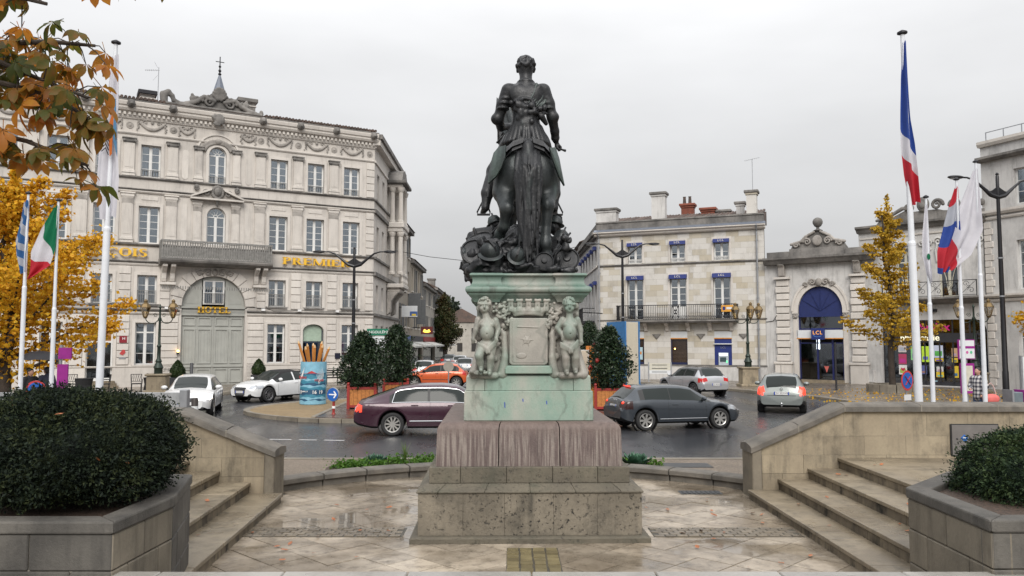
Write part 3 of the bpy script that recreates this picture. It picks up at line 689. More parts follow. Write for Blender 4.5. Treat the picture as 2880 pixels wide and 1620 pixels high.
def clipped_bush(name, label, c, r, n, mat, size, seed, lumps=.085):
    t = thing(name, label, 'bush', (c[0], c[1], c[2]-r[2]))
    g = np.random.default_rng(seed); d = g.normal(size=(n, 3)); d /= np.linalg.norm(d, axis=1)[:, None]
    d[:, 2] = np.where(d[:, 2] < -.75, -d[:, 2], d[:, 2])
    lump = 1+lumps*wave_noise(d[:, 0], d[:, 1], d[:, 2], 5., seed)+lumps*.5*wave_noise(d[:, 0], d[:, 1], d[:, 2], 13., seed+1)
    rad = lump*(1-.13*g.random(n)**1.5+.15*g.random(n)**6)
    sq = (np.abs(d)**2.6).sum(1)**(-1/2.6); P = d*(rad*sq**.7)[:, None]*np.array(r); P[:, 2] += r[2]
    leafcloud('foliage', P, size, mat, t, .42, dirs=d, jitter=1.5)
    m = MB(); m.ball((0, 0, r[2]), (r[0]*.86, r[1]*.86, r[2]*.86), 24, 14); m.build('inner_foliage', mat, t, smooth=True)
    m = MB(); m.tube([(0, 0, -.12), (0, 0, r[2])], [.06, .04]); m.build('stem', BARK, t)
    return t, P
def planter(label, poly, ztop, pale):
    t = thing('stone_planter', label, 'planter', (poly[0][0], poly[0][1], 0)); ox, oy = poly[0]; n = len(poly); zb = .1
    cx = sum(p[0] for p in poly)/n; cy = sum(p[1] for p in poly)/n
    for i in range(n):
        a, b = Vector(poly[i]), Vector(poly[(i+1) % n]); L = (b-a).length; d = (b-a)/L; nn = Vector((d.y, -d.x))
        ang = math.atan2(d.y, d.x); cnt = max(1, round(L/.62)); zs = [zb, .55, .86, ztop-.1]
        for r in range(3):
            k0 = 0; cuts = [0]+[((j+(.5 if r % 2 else 0))/cnt)*L for j in range(1, cnt+ (0 if r % 2 == 0 else 0))]+[L]
            if r % 2: cuts = sorted(set([0]+[(j+.5)/cnt*L for j in range(cnt)]+[L]))
            for x0, x1 in zip(cuts[:-1], cuts[1:]):
                m = MB(); m.box(x0+.004, x1-.004, 0, .16, zs[r]+.003, zs[r+1]-.003)
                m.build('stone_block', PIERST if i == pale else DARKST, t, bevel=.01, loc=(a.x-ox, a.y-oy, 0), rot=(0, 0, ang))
        MB().box(.12, L-.12, .02, .14, zb, ztop-.11).build('mortar_core', MORTAR, t, loc=(a.x-ox, a.y-oy, 0), rot=(0, 0, ang))
    out = [(p[0]-ox, p[1]-oy) for p in poly]
    for i in range(n):
        p0 = Vector(poly[i-1]); a, b = Vector(poly[i]), Vector(poly[(i+1) % n]); p3 = Vector(poly[(i+2) % n])
        def off(prev, c, nxt, w):
            d1 = (c-prev).normalized(); d2 = (nxt-c).normalized(); n1 = Vector((-d1.y, d1.x)); n2 = Vector((-d2.y, d2.x)); mm = (n1+n2); return c+mm*w/max(mm.length_squared/2, .3)
        q = [off(p0, a, b, -.015), off(a, b, p3, -.015), off(a, b, p3, .19), off(p0, a, b, .19)]
        MB().prism([(v.x-ox, v.y-oy) for v in q], ztop-.098, ztop, 'z').build('coping_stone', DARKST, t, bevel=.016, seg=2)
    MB().prism([(cx-ox+(p[0]-cx)*.88, cy-oy+(p[1]-cy)*.88) for p in poly], .2, ztop-.06, 'z').build('soil', SOIL, t)
    return t
planter('dark weathered stone planter holding the large dark round bush', [(-6.2, 6.14), (-3.02, 6.14), (-2.99, 7.15), (-3.3, 8.3), (-5.6, 8.4), (-6.6, 7.2)], 1.235, 1)
planter('grey weathered stone planter at the foot of the wide wet steps', [(3.66, 6.19), (6.6, 6.19), (7.0, 7.4), (5.9, 8.4), (4.6, 8.5), (3.70, 7.57)], 1.235, 5)
b1, P1 = clipped_bush('round_bush', 'large dark clipped bush dotted with dry leaves in stone planter', (-3.93, 7.2, 1.635), (.90, .90, .50), 62000, YEW, .036, 5)
b2, P2 = clipped_bush('round_bush', 'smaller dark green clipped bush in the grey planter by the steps', (5.1, 7.45, 1.33), (.86, .8, .43), 40000, YEW2, .034, 9)
dl = MB().add([(-.5, 0, 0), (-.2, .25, .08), (.3, .2, .03), (.55, 0, .1), (.3, -.22, .05), (-.2, -.25, .1)], [(0, 1, 2, 3), (0, 3, 4, 5)]).mesh('dry_leaf'); dl.materials.append(DRYLEAF)
for o, P, k, off in ((b1, P1, 14, (-3.93, 7.2, 1.135)), (b2, P2, 5, (5.1, 7.45, .90))):
    cand = [p for p in P if p[1] < -.3 and p[2] > .25]
    for j in range(k):
        p = cand[(j*977) % len(cand)]; sc = rr.uniform(.045, .09)
        tag(inst('dry_leaf', dl, None, (p[0]+off[0], p[1]*1.04+off[1], p[2]+off[2]), (rr.uniform(0, 6), rr.uniform(0, 6), rr.uniform(0, 6)), (sc, sc, sc)), 'curled orange dry leaf caught in the %s bush' % ('large dark' if o is b1 else 'smaller green'), 'leaf', 'dry leaves caught in the clipped bushes')
lf = random.Random(12)
for j in range(70):
    zone = j % 4
    if zone == 0: x, y, z = lf.uniform(-3.3, -1.4), lf.uniform(8, 12.4), PZ+.02
    elif zone == 1: x, y, z = lf.uniform(1.7, 3.6), lf.uniform(8, 12.4), PZ+.02
    elif zone == 2:
        k = lf.randrange(4); x = (3.75, 4.2, 4.66, 5.15)[k]+lf.uniform(0, .25); y = lf.uniform(7.6, 12.2); z = (.34, .5, .66, .82)[k]+.014
    else:
        k = lf.randrange(3); x = (-3.55, -4.0, -4.5)[k]-lf.uniform(0, .2); y = lf.uniform(8.6, 12.0); z = (.34, .5, .66)[k]+.014
    sc = lf.uniform(.05, .1)
    tag(inst('fallen_leaf', dl, None, (x, y, z), (lf.uniform(-.3, .3), lf.uniform(-.3, .3), lf.uniform(0, 6)), (sc, sc, sc*.7)), ('wet reddish leaf on the paving beside the large dark bush steps', 'wet reddish leaf on the paving by the drain grate', 'wet reddish leaf on the steps below the grey cabinet', 'wet reddish leaf on the steps behind the large dark bush')[zone], 'leaf', 'fallen leaves on paving and steps')
# ================================================================ EQUESTRIAN STATUE
def mk_bronze(name, a, b, green, g0):
    M = Mat(name); p = M.pos(obj=False)
    c = M.mix(M.ramp(M.noise(4, M.pos((1, 1, .5)), 6, .6), [(.35, 0.), (.65, 1.)]), a, b)
    g = M.ramp(M.noise(3, M.pos((2, 2, .45)), 7, .65), [(g0, 0.), (g0+.2, 1.)])
    c = M.mix(M.math('MULTIPLY', g, .6), c, green)
    f = M.noise(28, p, 5, .65); c = M.mix(.4, c, M.ramp(f, [(.3, .45), (.7, 1.)]), 'MULTIPLY')
    M.set(Base_Color=c, Metallic=.35, Roughness=M.ramp(M.noise(9, p, 4), [(.35, .34), (.65, .55)]))
    return M.bump(f, .3, .015).m
BRZ = mk_bronze('dark_bronze', (.014, .015, .017), (.03, .031, .034), (.05, .075, .072), .60)
BRZG = mk_bronze('green_bronze', (.022, .027, .029), (.042, .048, .05), (.085, .12, .11), .54)
BRZP = mk_bronze('verdigris_bronze', (.042, .052, .052), (.075, .09, .087), (.13, .18, .16), .45)
st = thing('equestrian_statue', 'dark bronze rider on horseback seen from behind on a tall pedestal', 'statue', (.2, 11.45, 3.483), R(1))
s = SDF(); K = .06                                  # ---- rider
s.ell((0, -.05, 3.12), (.115, .14, .15), .03).ell((0, .07, 3.07), (.07, .05, .08), .03).ell((0, .13, 3.1), (.02, .03, .035), .015)
rk = random.Random(11)
for k in range(75):
    a = rk.uniform(0, 6.28); e = rk.uniform(-.35, 1.5); d = Vector((math.cos(a)*math.cos(e), math.sin(a)*math.cos(e), math.sin(e)))
    if d.y > .55 and d.z < .4: continue
    c = (d.x*.125, -.05+d.y*.145, 3.145+d.z*.125); s.ell(c, (rk.uniform(.024, .036),)*3, .008)
for q in (-1, 1): s.ell((q*.122, .0, 3.09), (.018, .03, .04), .01)
s.cap((0, -.05, 3.06), (0, -.09, 2.86), .088, .095, .04)
for k in range(10):
    a = k*.628; s.cap((.11*math.cos(a), -.08+.10*math.sin(a), 2.895), (.11*math.cos(a+.63), -.08+.10*math.sin(a+.63), 2.895), .014, .014, .01)
s.ell((0, -.06, 2.64), (.25, .18, .24), K).cap((-.20, -.08, 2.76), (.20, -.08, 2.76), .095, .095, K)
s.ell((-.12, -.19, 2.68), (.11, .05, .13), .05).ell((.12, -.19, 2.68), (.11, .05, .13), .05)
s.cap((0, -.06, 2.5), (0, -.08, 2.26), .19, .205, K).ell((0, -.08, 2.2), (.235, .19, .08), .05)
for k in range(26):                                  # pleated skirt
    a = 2*PI*k/26; s.cap((.22*math.cos(a), -.07+.18*math.sin(a), 2.22), (.32*math.cos(a), -.02+.29*math.sin(a), 1.985), .028, .034, .006)
s.cap((0, -.05, 2.2), (0, -.0, 1.98), .2, .28, .05)
s.chain([(-.255, -.09, 2.76), (-.335, -.06, 2.56), (-.40, .0, 2.36), (-.36, .2, 2.30), (-.22, .36, 2.36)], [.105, .088, .078, .062, .05], .035)
s.ell((-.425, -.02, 2.36), (.085, .085, .08), .03)
s.chain([(.255, -.09, 2.76), (.33, -.08, 2.57), (.385, -.06, 2.37), (.43, .06, 2.2), (.45, .14, 2.08)], [.105, .088, .075, .062, .045], .035)
s.ell((.405, -.07, 2.38), (.08, .08, .07), .03).cap((.44, .11, 2.12), (.43, .07, 2.2), .065, .05, .015)
for z in (2.70, 2.63, 2.56, 2.49):                   # laminated shoulder plates
    t_ = (2.77-z)/.41
    for q in (-1, 1): s.ell((q*(.262+.10*t_), -.085, z), (.095, .1, .028), .006)
s.ell((.475, .17, 2.01), (.042, .05, .055), .02)     # right fist round the baton
for q in range(4): s.chain([(.50, .13+.024*q, 2.02), (.528, .13+.024*q, 1.985), (.515, .13+.024*q, 1.95), (.485, .135+.024*q, 1.945)], [.014, .014, .013, .011], .006)
s.chain([(.46, .13, 2.0), (.485, .12, 1.955), (.51, .135, 1.935)], [.016, .014, .011], .006)
s.ell((-.20, .40, 2.37), (.045, .06, .045), .02)     # left hand on the reins
for q in range(4): s.chain([(-.19+.0*q, .37+.024*q, 2.33), (-.165, .38+.024*q, 2.31), (-.175, .38+.024*q, 2.285)], [.013, .012, .011], .006)
for k in range(9):                                   # sash over the right shoulder
    f = k/8; s.cap((.20+.12*f, -.20+.06*f, 2.80-.13*f), (.02+.22*f, -.245+.1*f, 2.52-.1*f), .026, .016, .008)
for k in range(34):                                  # knot and gathered cloth in the small of the back
    s.ell((rk.gauss(.0, .10), -.235-rk.uniform(0, .05), rk.gauss(2.42, .08)), (rk.uniform(.02, .055), .035, rk.uniform(.02, .06)), .012)
s.chain([(-.17, -.22, 2.56), (-.05, -.26, 2.6), (.06, -.26, 2.58), (.13, -.25, 2.53)], [.018, .022, .022, .016], .01)
s.cap((.22, -.2, 2.35), (.29, -.14, 2.26), .05, .03, .02).cap((.2, -.2, 2.42), (.30, -.16, 2.40), .03, .02, .02)
s.cap((-.2, .0, 2.0), (-.46, .32, 1.66), .15, .115, .06).cap((-.46, .32, 1.66), (-.56, .16, 1.30), .105, .095, .04).cap((-.56, .16, 1.30), (-.585, .12, 1.10), .085, .06, .03)
s.cap((-.585, .1, 1.07), (-.63, .34, 1.04), .055, .04, .03)
s.cap((.2, .0, 2.0), (.42, .32, 1.66), .15, .115, .06).cap((.42, .32, 1.66), (.43, .18, 1.30), .105, .09, .04).cap((.43, .18, 1.30), (.42, .14, 1.10), .08, .06, .03)
s.cap((.42, .12, 1.07), (.45, .36, 1.04), .055, .04, .03)
obj('rider', s.mesh('rider', .0155), BRZ, st)
s = SDF()
for k in range(7): f = k/6; s.chain([(.15+.16*f, -.20+.05*f, 2.82-.14*f), (.11+.16*f, -.235+.07*f+.01*(k % 2), 2.68-.12*f), (.03+.16*f, -.265+.07*f, 2.52-.04*f)], [.024, .017, .010], .003)
obj('sash', s.mesh('sash', .012), BRZP, st)
s = SDF()                                            # ---- horse
s.cap((0, -.45, 1.50), (0, .62, 1.50), .37, .36, .1).ell((0, -.42, 1.58), (.33, .45, .30), .1)
for q in (-1, 1):
    s.ell((q*.19, -.58, 1.42), (.245, .34, .40), .08); s.ell((q*.2, .72, 1.4), (.2, .26, .33), .08)
s.ell((0, -.62, 1.72), (.17, .2, .13), .06); s.ell((0, -.52, 1.60), (.40, .40, .27), .05)
s.chain([(-.24, -.62, 1.42), (-.315, -.66, 1.16), (-.285, -.90, .88), (-.325, -.80, .66), (-.38, -.68, .58)], [.24, .155, .088, .06, .068], .05)
s.cap((-.38, -.68, .58), (-.39, -.62, .50), .07, .085, .03)
s.ell((-.27, -.93, .90), (.06, .07, .08), .03)
s.chain([(.23, -.62, 1.42), (.285, -.64, 1.18), (.26, -.86, .93), (.24, -.84, .60), (.235, -.86, .42), (.25, -.82, .30)], [.24, .145, .085, .058, .07, .06], .05)
s.cap((.25, -.83, .28), (.25, -.80, .15), .075, .10, .02); s.ell((.255, -.92, .94), (.055, .06, .075), .03)
s.chain([(0, .6, 1.55), (-.05, .85, 1.95), (-.16, 1.0, 2.35), (-.27, 1.06, 2.72)], [.33, .26, .2, .155], .08)
s.chain([(-.27, 1.06, 2.80), (-.31, 1.28, 2.62), (-.34, 1.44, 2.40)], [.14, .11, .075], .05)
for dx, dz in ((0, 0), (-.17, -.12)): s.cap((-.23+dx, .98, 2.9+dz), (-.25+dx, .98, 3.12+dz), .045, .008, .02)
for k in range(14): s.ell((-.01-.018*k, .60+.026*k, 1.98+.065*k), (.07, .06, .075), .02)
s.chain([(-.2, .8, 1.25), (-.22, .86, .85), (-.21, .84, .5), (-.21, .86, .2)], [.13, .09, .06, .085], .04)
s.chain([(.2, .8, 1.25), (.22, 1.1, 1.1), (.2, 1.12, .75), (.2, 1.05, .62)], [.13, .09, .06, .08], .04)
obj('horse', s.mesh('horse', .0165, lambda X, Y, Z: .005*wave_noise(X, Y, Z, 16., 3)), BRZG, st)
s = SDF(); rk = random.Random(21)                    # ---- tail: a bundle of wavy locks
s.chain([(0, -.72, 1.80), (0, -.90, 1.72), (0, -1.0, 1.45), (0, -1.02, 1.0), (0, -1.0, .6)], [.08, .09, .09, .08, .05], .03)
for k in range(85):
    a = rk.uniform(-1, 1); x0 = a*.105; ph = rk.uniform(0, 6.28); end = rk.uniform(.14, .8); br = rk.uniform(.016, .030); yo = rk.uniform(-.035, .03); pts = []; rs = []
    for j in range(9):
        f = j/8; z = 1.86+(end-1.86)*f; y = -.72-.34*math.sin(min(1, f*2.2)*PI/2)-.06*math.cos(a*1.5)*min(1, f*3)+.05*f
        pts.append((x0*(1+.6*math.sin(PI*min(1, f*1.15)))+.03*math.sin(ph+f*9)*f, y+yo*min(1, f*3)+.02*math.cos(ph+f*11)*f, z)); rs.append(br*(1-.5*f)+.005)
    s.chain(pts, rs, .004)
obj('tail', s.mesh('tail', .012), BRZ, st)
PL = {0: [(440, 700), (483, 698), (478, 770), (455, 835), (425, 880), (380, 915), (382, 860), (395, 790), (412, 730)], 1: [(735, 715), (772, 703), (795, 770), (806, 830), (826, 930), (795, 885), (768, 820), (748, 765)]}
for k in (0, 1):                                     # plates of the crupper over the hips
    pts = []
    for zx, zy in PL[k]:
        x = (zx-612)*.00232; z = 1.86-(zy-640)*.00222; pts.append((x, z))
    cx = sum(p[0] for p in pts)/len(pts); cz = sum(p[1] for p in pts)/len(pts)
    Y = lambda x, z: -1.0+.95*max(0, abs(x)-.28)+.10*(z-1.5)
    m = MB(); n = len(pts); V = []
    for f, dy in ((1, 0), (.82, -.012), (.5, -.03), (.0, -.04)): V += [(cx+(x-cx)*f, Y(cx+(x-cx)*f, cz+(z-cz)*f)+dy-.03, cz+(z-cz)*f) for x, z in pts]
    V += [(x*.97, Y(x, z)+.03, z) for x, z in pts]
    F = [(a*n+i, a*n+(i+1) % n, (a+1)*n+(i+1) % n, (a+1)*n+i) for a in range(3) for i in range(n)]+[(4*n+(i+1) % n, 4*n+i, i, (i+1) % n) for i in range(n)]
    m.add(V, F).build('crupper_plate', BRZP, st, smooth=True, sharp=30)
for sx in (-1, 1):
    for r in range(2):
        m = MB(); q = [(sx*.05, 1.855-.05*r), (sx*.20, 1.80-.06*r), (sx*.34, 1.70-.07*r), (sx*.42, 1.60-.05*r)]
        V = []
        for x, z in q: V += [(x, -.93+1.2*max(0, abs(x)-.2)-.012*(1-r), z), (x+sx*.02, -.91+1.2*max(0, abs(x)-.2)-.012*(1-r)-.05, z-.085)]
        V += [(x*.98, y+.06, z) for x, y, z in V]
        F = [(2*i, 2*i+1, 2*i+3, 2*i+2) for i in range(3)]+[(8+2*i, 8+2*i+2, 8+2*i+3, 8+2*i+1) for i in range(3)]+[(2*i, 2*i+2, 8+2*i+2, 8+2*i) for i in range(3)]+[(2*i+1, 8+2*i+1, 8+2*i+3, 2*i+3) for i in range(3)]
        m.add(V, F).build('crupper_band', BRZ, st, smooth=True, sharp=30)
MB().tube([(.44, .12, 1.98), (.56, .22, 1.965), (.60, .25, 1.96)], [.016, .016, .022]).build('baton', BRZ, st, smooth=True)
m = MB(); m.tube([(-.34, .2, 2.12), (-.50, .0, 1.55), (-.55, -.05, 1.2)], [.022, .026, .014]); m.tube([(-.42, .3, 2.09), (-.30, .1, 2.16)], .016); m.ball((-.33, .24, 2.2), .032); m.build('sword', BRZ, st, smooth=True)
for x, y in ((-.62, .18), (.46, .18)):
    sg = -1 if x < 0 else 1
    m = MB(); m.tube([(x-.02*sg, y, 1.24), (x+.09*sg, y, 1.02), (x+.085*sg, y, .985), (x-.10*sg, y, .985), (x-.1*sg, y, 1.02), (x-.02*sg, y, 1.24)], .013, 6)
    m.box(min(x-.1*sg, x+.09*sg), max(x-.1*sg, x+.09*sg), y-.05, y+.05, .975, .992); m.tube([(x-.02*sg, y, 1.24), (x-.12*sg, y+.05, 1.7)], .01, 6); m.build('stirrup', BRZ, st)
s = SDF(); rk = random.Random(33)                    # ---- trophies and rubble under the horse
s.bx((-.12, .1, .05), (.72, 1.15, .05), .04, .03)
for k in range(120):
    x = rk.uniform(-.82, .58); y = rk.uniform(-1.08, 1.1); edge = max(abs(x+.12)/.72, abs(y)/1.15)
    h = (.50 if x < -.1 else .34)*(1-edge**3*.55)*rk.uniform(.35, 1)
    if .05 < x < .45 and y < -.6: h *= .25
    (s.bx if k % 2 == 0 else s.ell)((x, y, h*.5+.05), (rk.uniform(.06, .15), rk.uniform(.06, .15), max(.05, h*.52)),   .012 if k % 2 == 0 else rk.choice((.008, .012, .03)), *((.008,) if k % 2 == 0 else ()), rot=Matrix.Rotation(rk.uniform(0, 3), 3, 'Z') @ Matrix.Rotation(rk.uniform(-.5, .5), 3, 'X'))
s.ell((0, .15, .42), (.46, .85, .42), .03).ell((-.48, -.35, .28), (.32, .6, .30), .03).ell((.38, -.2, .28), (.2, .6, .30), .03).ell((-.05, -.45, .40), (.22, .4, .33), .03)
s.cap((-.72, -.2, .56), (-.42, -.1, .63), .13, .12, .02)            # drum
s.cap((-.72, -.72, .40), (-.55, -.78, .30), .14, .17, .03); s.ell((-.5, -.95, .30), (.16, .1, .12), .02); s.ell((-.3, -1.0, .36), (.15, .08, .1), .02, Matrix.Rotation(.5, 3, 'Y')); s.ell((-.27, -1.07, .36), (.10, .06, .045), .02, sub=True)
s.ell((-.39, -.66, .36), (.16, .2, .14), .05)
s.chain([(-.8, -.6, .38), (-.62, -.85, .47), (-.45, -.9, .42)], [.04, .05, .02], .015)
for k in range(22): s.ell((rk.uniform(-.78, -.2), rk.uniform(-1.05, -.8), rk.uniform(.12, .45)), (rk.uniform(.03, .1), .07, rk.uniform(.03, .08)), .01, Matrix.Rotation(rk.uniform(-.8, .8), 3, 'Y'))
s.ell((.47, -.3, .52), (.11, .13, .13), .03); s.cap((.5, -.7, .1), (.42, -.55, .48), .13, .09, .04); s.ell((-.42, -.0, .80), (.11, .13, .10), .03); s.ell((.42, .1, .78), (.10, .12, .12), .03)
for k in range(20): s.ell((rk.uniform(.36, .6), rk.uniform(-1.0, -.4), rk.uniform(.1, .5)), (rk.uniform(.03, .08), .06, rk.uniform(.03, .09)), .012)
obj('trophy_mound', s.mesh('trophy_mound', .017, lambda X, Y, Z: .02*wave_noise(X, Y, Z, 19., 5)+.024*np.abs(wave_noise(X, Y, Z, 36., 8))), BRZ, st)
def helmet(x, y, z, rot, k=1):
    o = MB().lathe([(.155, 0), (.16, .012), (.12, .03), (.115, .09), (.085, .15), (.03, .18), (.01, .19)], 18).build('trophy_helmet', BRZG, st, smooth=True, loc=(x, y, z), rot=rot); o.scale = (k, k*1.15, k)
    MB().prism([(-.12, .06), (-.09, .17), (0, .235), (.09, .17), (.12, .06), (.08, .14), (0, .19), (-.08, .14)], -.014, .014, 'x').build('helmet_crest', BRZ, o)
helmet(-.50, -1.02, .26, (.5, -.5, .6)); helmet(.46, -.42, .52, (.2, .4, 0), .9); helmet(-.44, .0, .80, (-.2, -.3, 0), .85); helmet(.43, .1, .82, (.1, .3, 1), .8); helmet(-.16, -1.06, .22, (.9, .3, 0), .8)
MB().lathe([(.125, 0), (.135, .02), (.115, .03), (.115, .25), (.135, .26), (.125, .29)], 20).build('trophy_drum', BRZ, st, smooth=True, loc=(-.74, -.25, .60), rot=(.1, PI/2-.15, .25))
MB().lathe([(.05, 0), (.10, .03), (.12, .04), (.105, .08), (.09, .3), (.105, .32), (.085, .34), (.075, .55), (.10, .58), (.10, .62), (.045, .62), (.045, .5)], 18).build('trophy_cannon', BRZG, st, smooth=True, loc=(-.28, -.80, .40), rot=(.25, -PI/2-.2, -.1))
for x, y, z, rt, q in ((-.70, -.95, .30, (1.1, -.3, .3), .20), (.52, -.85, .22, (1.2, .35, -.2), .17), (-.66, -.55, .52, (.5, -.5, .2), .19), (.2, -1.1, .16, (1.3, .1, 0), .13)):
    MB().lathe([(.01, .05), (q*.25, .045), (q*.3, .02), (q*.85, .0), (q*.9, .018), (q, .01), (q, -.01)], 20).build('trophy_shield', BRZ, st, smooth=True, loc=(x, y, z), rot=rt)
for a, b in (((-.80, -.8, .12), (-.2, -1.05, .55)), ((.2, -1.0, .12), (.60, -.5, .62)), ((-.85, -.3, .25), (-.35, -.6, .75))):
    MB().tube([a, b], [.018, .014], 7).build('trophy_lance', BRZ, st)
# ================================================================ FACADE KIT
GLASS_CACHE = {}
def mk_glass(name, tint, refl=.12, alpha=.55, rough=.04):
    M = Mat(name); f = M.n('LayerWeight', {'Blend': .35}).outputs[0]
    tr = M.n('BsdfTransparent', {'Color': c4(tint)}); gl = M.n('BsdfGlossy', {'Color': (.85, .9, .95, 1), 'Roughness': rough})
    k = M.math('ADD', M.math('MULTIPLY', f, .5), refl); mx = M.n('MixShader', {0: k, 1: tr.outputs[0], 2: gl.outputs[0]})
    M.t.links.new(mx.outputs[0], M.out.inputs[0]); return M.m
GLASS = mk_glass('window_glass', (.62, .68, .72), .22)
DGLASS = mk_glass('dark_shop_glass', (.30, .32, .34), .14)
WPAINT = plain('white_window_paint', (.66, .66, .65), .45, var=.06)
CURT = plain('sheer_curtain', (.36, .38, .41), .9, var=.2, nscale=5)
ROOMD = plain('dim_room', (.035, .032, .03), .9)
HST = stone('hotel_limestone', (.64, .60, .555), (.56, .525, .485), (.26, .24, .225), .45, .5, .85, .05, .2, .9)
HST2 = stone('hotel_rustic_stone', (.66, .62, .575), (.58, .545, .505), (.29, .27, .25), .4, .6, .85, .07, .2, .8)
HDIRT = stone('sooty_limestone', (.26, .245, .23), (.12, .115, .11), (.05, .047, .044), .65, 1.0, .9, .1, .4, .6)
HCARVE = stone('carved_limestone', (.42, .39, .36), (.28, .26, .24), (.07, .065, .06), .7, 1.4, .9, .05, .4, .4)
GOLD = plain('gold_letter_paint', (.74, .44, .035), .4, 0, var=.1)
GREYP = plain('grey_green_paint', (.34, .345, .32), .5, var=.08, nscale=2)
TILE = stone('roof_tile', (.13, .085, .068), (.08, .062, .055), (.05, .045, .04), .5, 2, .85, .25, .4)
SLATE = plain('blue_slate', (.12, .14, .18), .5)
LEAD = plain('zinc_roofing', (.17, .19, .23), .4, .3)
RAIL = plain('weathered_rail_paint', (.20, .195, .185), .6, var=.25)
BLACKI = plain('black_ironwork', (.02, .02, .024), .5, .4)
def band_boxes(m, x0, x1, z0, z1, holes, y0, y1):
    """boxes filling x0..x1, z0..z1 round rectangular holes (a,b,c,d)"""
    zs = sorted({z0, z1, *[max(z0, min(z1, h[2])) for h in holes], *[max(z0, min(z1, h[3])) for h in holes]})
    for a, b in zip(zs[:-1], zs[1:]):
        if b-a < 1e-4: continue
        mid = (a+b)/2; cur = x0
        for h in sorted([h for h in holes if h[2] < mid < h[3]]):
            if h[0] > cur+1e-4: m.box(cur, min(h[0], x1), y0, y1, a, b)
            cur = max(cur, h[1])
        if cur < x1-1e-4: m.box(cur, x1, y0, y1, a, b)
    return m
def arch_fill(m, cx, w, zs, zt, y0, y1, n=14):
    """the two spandrels that turn a rectangular opening top into an arch"""
    h = zt-zs
    for sg in (-1, 1):
        pts = [(cx+sg*w/2, zt+.002)]+[(cx+sg*w/2*math.cos(PI/2*i/n), zs+h*math.sin(PI/2*i/n)) for i in range(n+1)]
        m.prism(pts, y0, y1)
    return m
def arch_ring(m, cx, zc, r0, r1, y0, y1, a0=0, a1=180, n=18, k=1):
    pts = [(cx+r1*math.cos(R(a0+(a1-a0)*i/n)), zc+k*r1*math.sin(R(a0+(a1-a0)*i/n))) for i in range(n+1)]
    pin = [(cx+r0*math.cos(R(a0+(a1-a0)*i/n)), zc+k*r0*math.sin(R(a0+(a1-a0)*i/n))) for i in range(n+1)]
    for i in range(n): m.prism([pin[i], pts[i], pts[i+1], pin[i+1]], y0, y1)
    return m
WC = {}
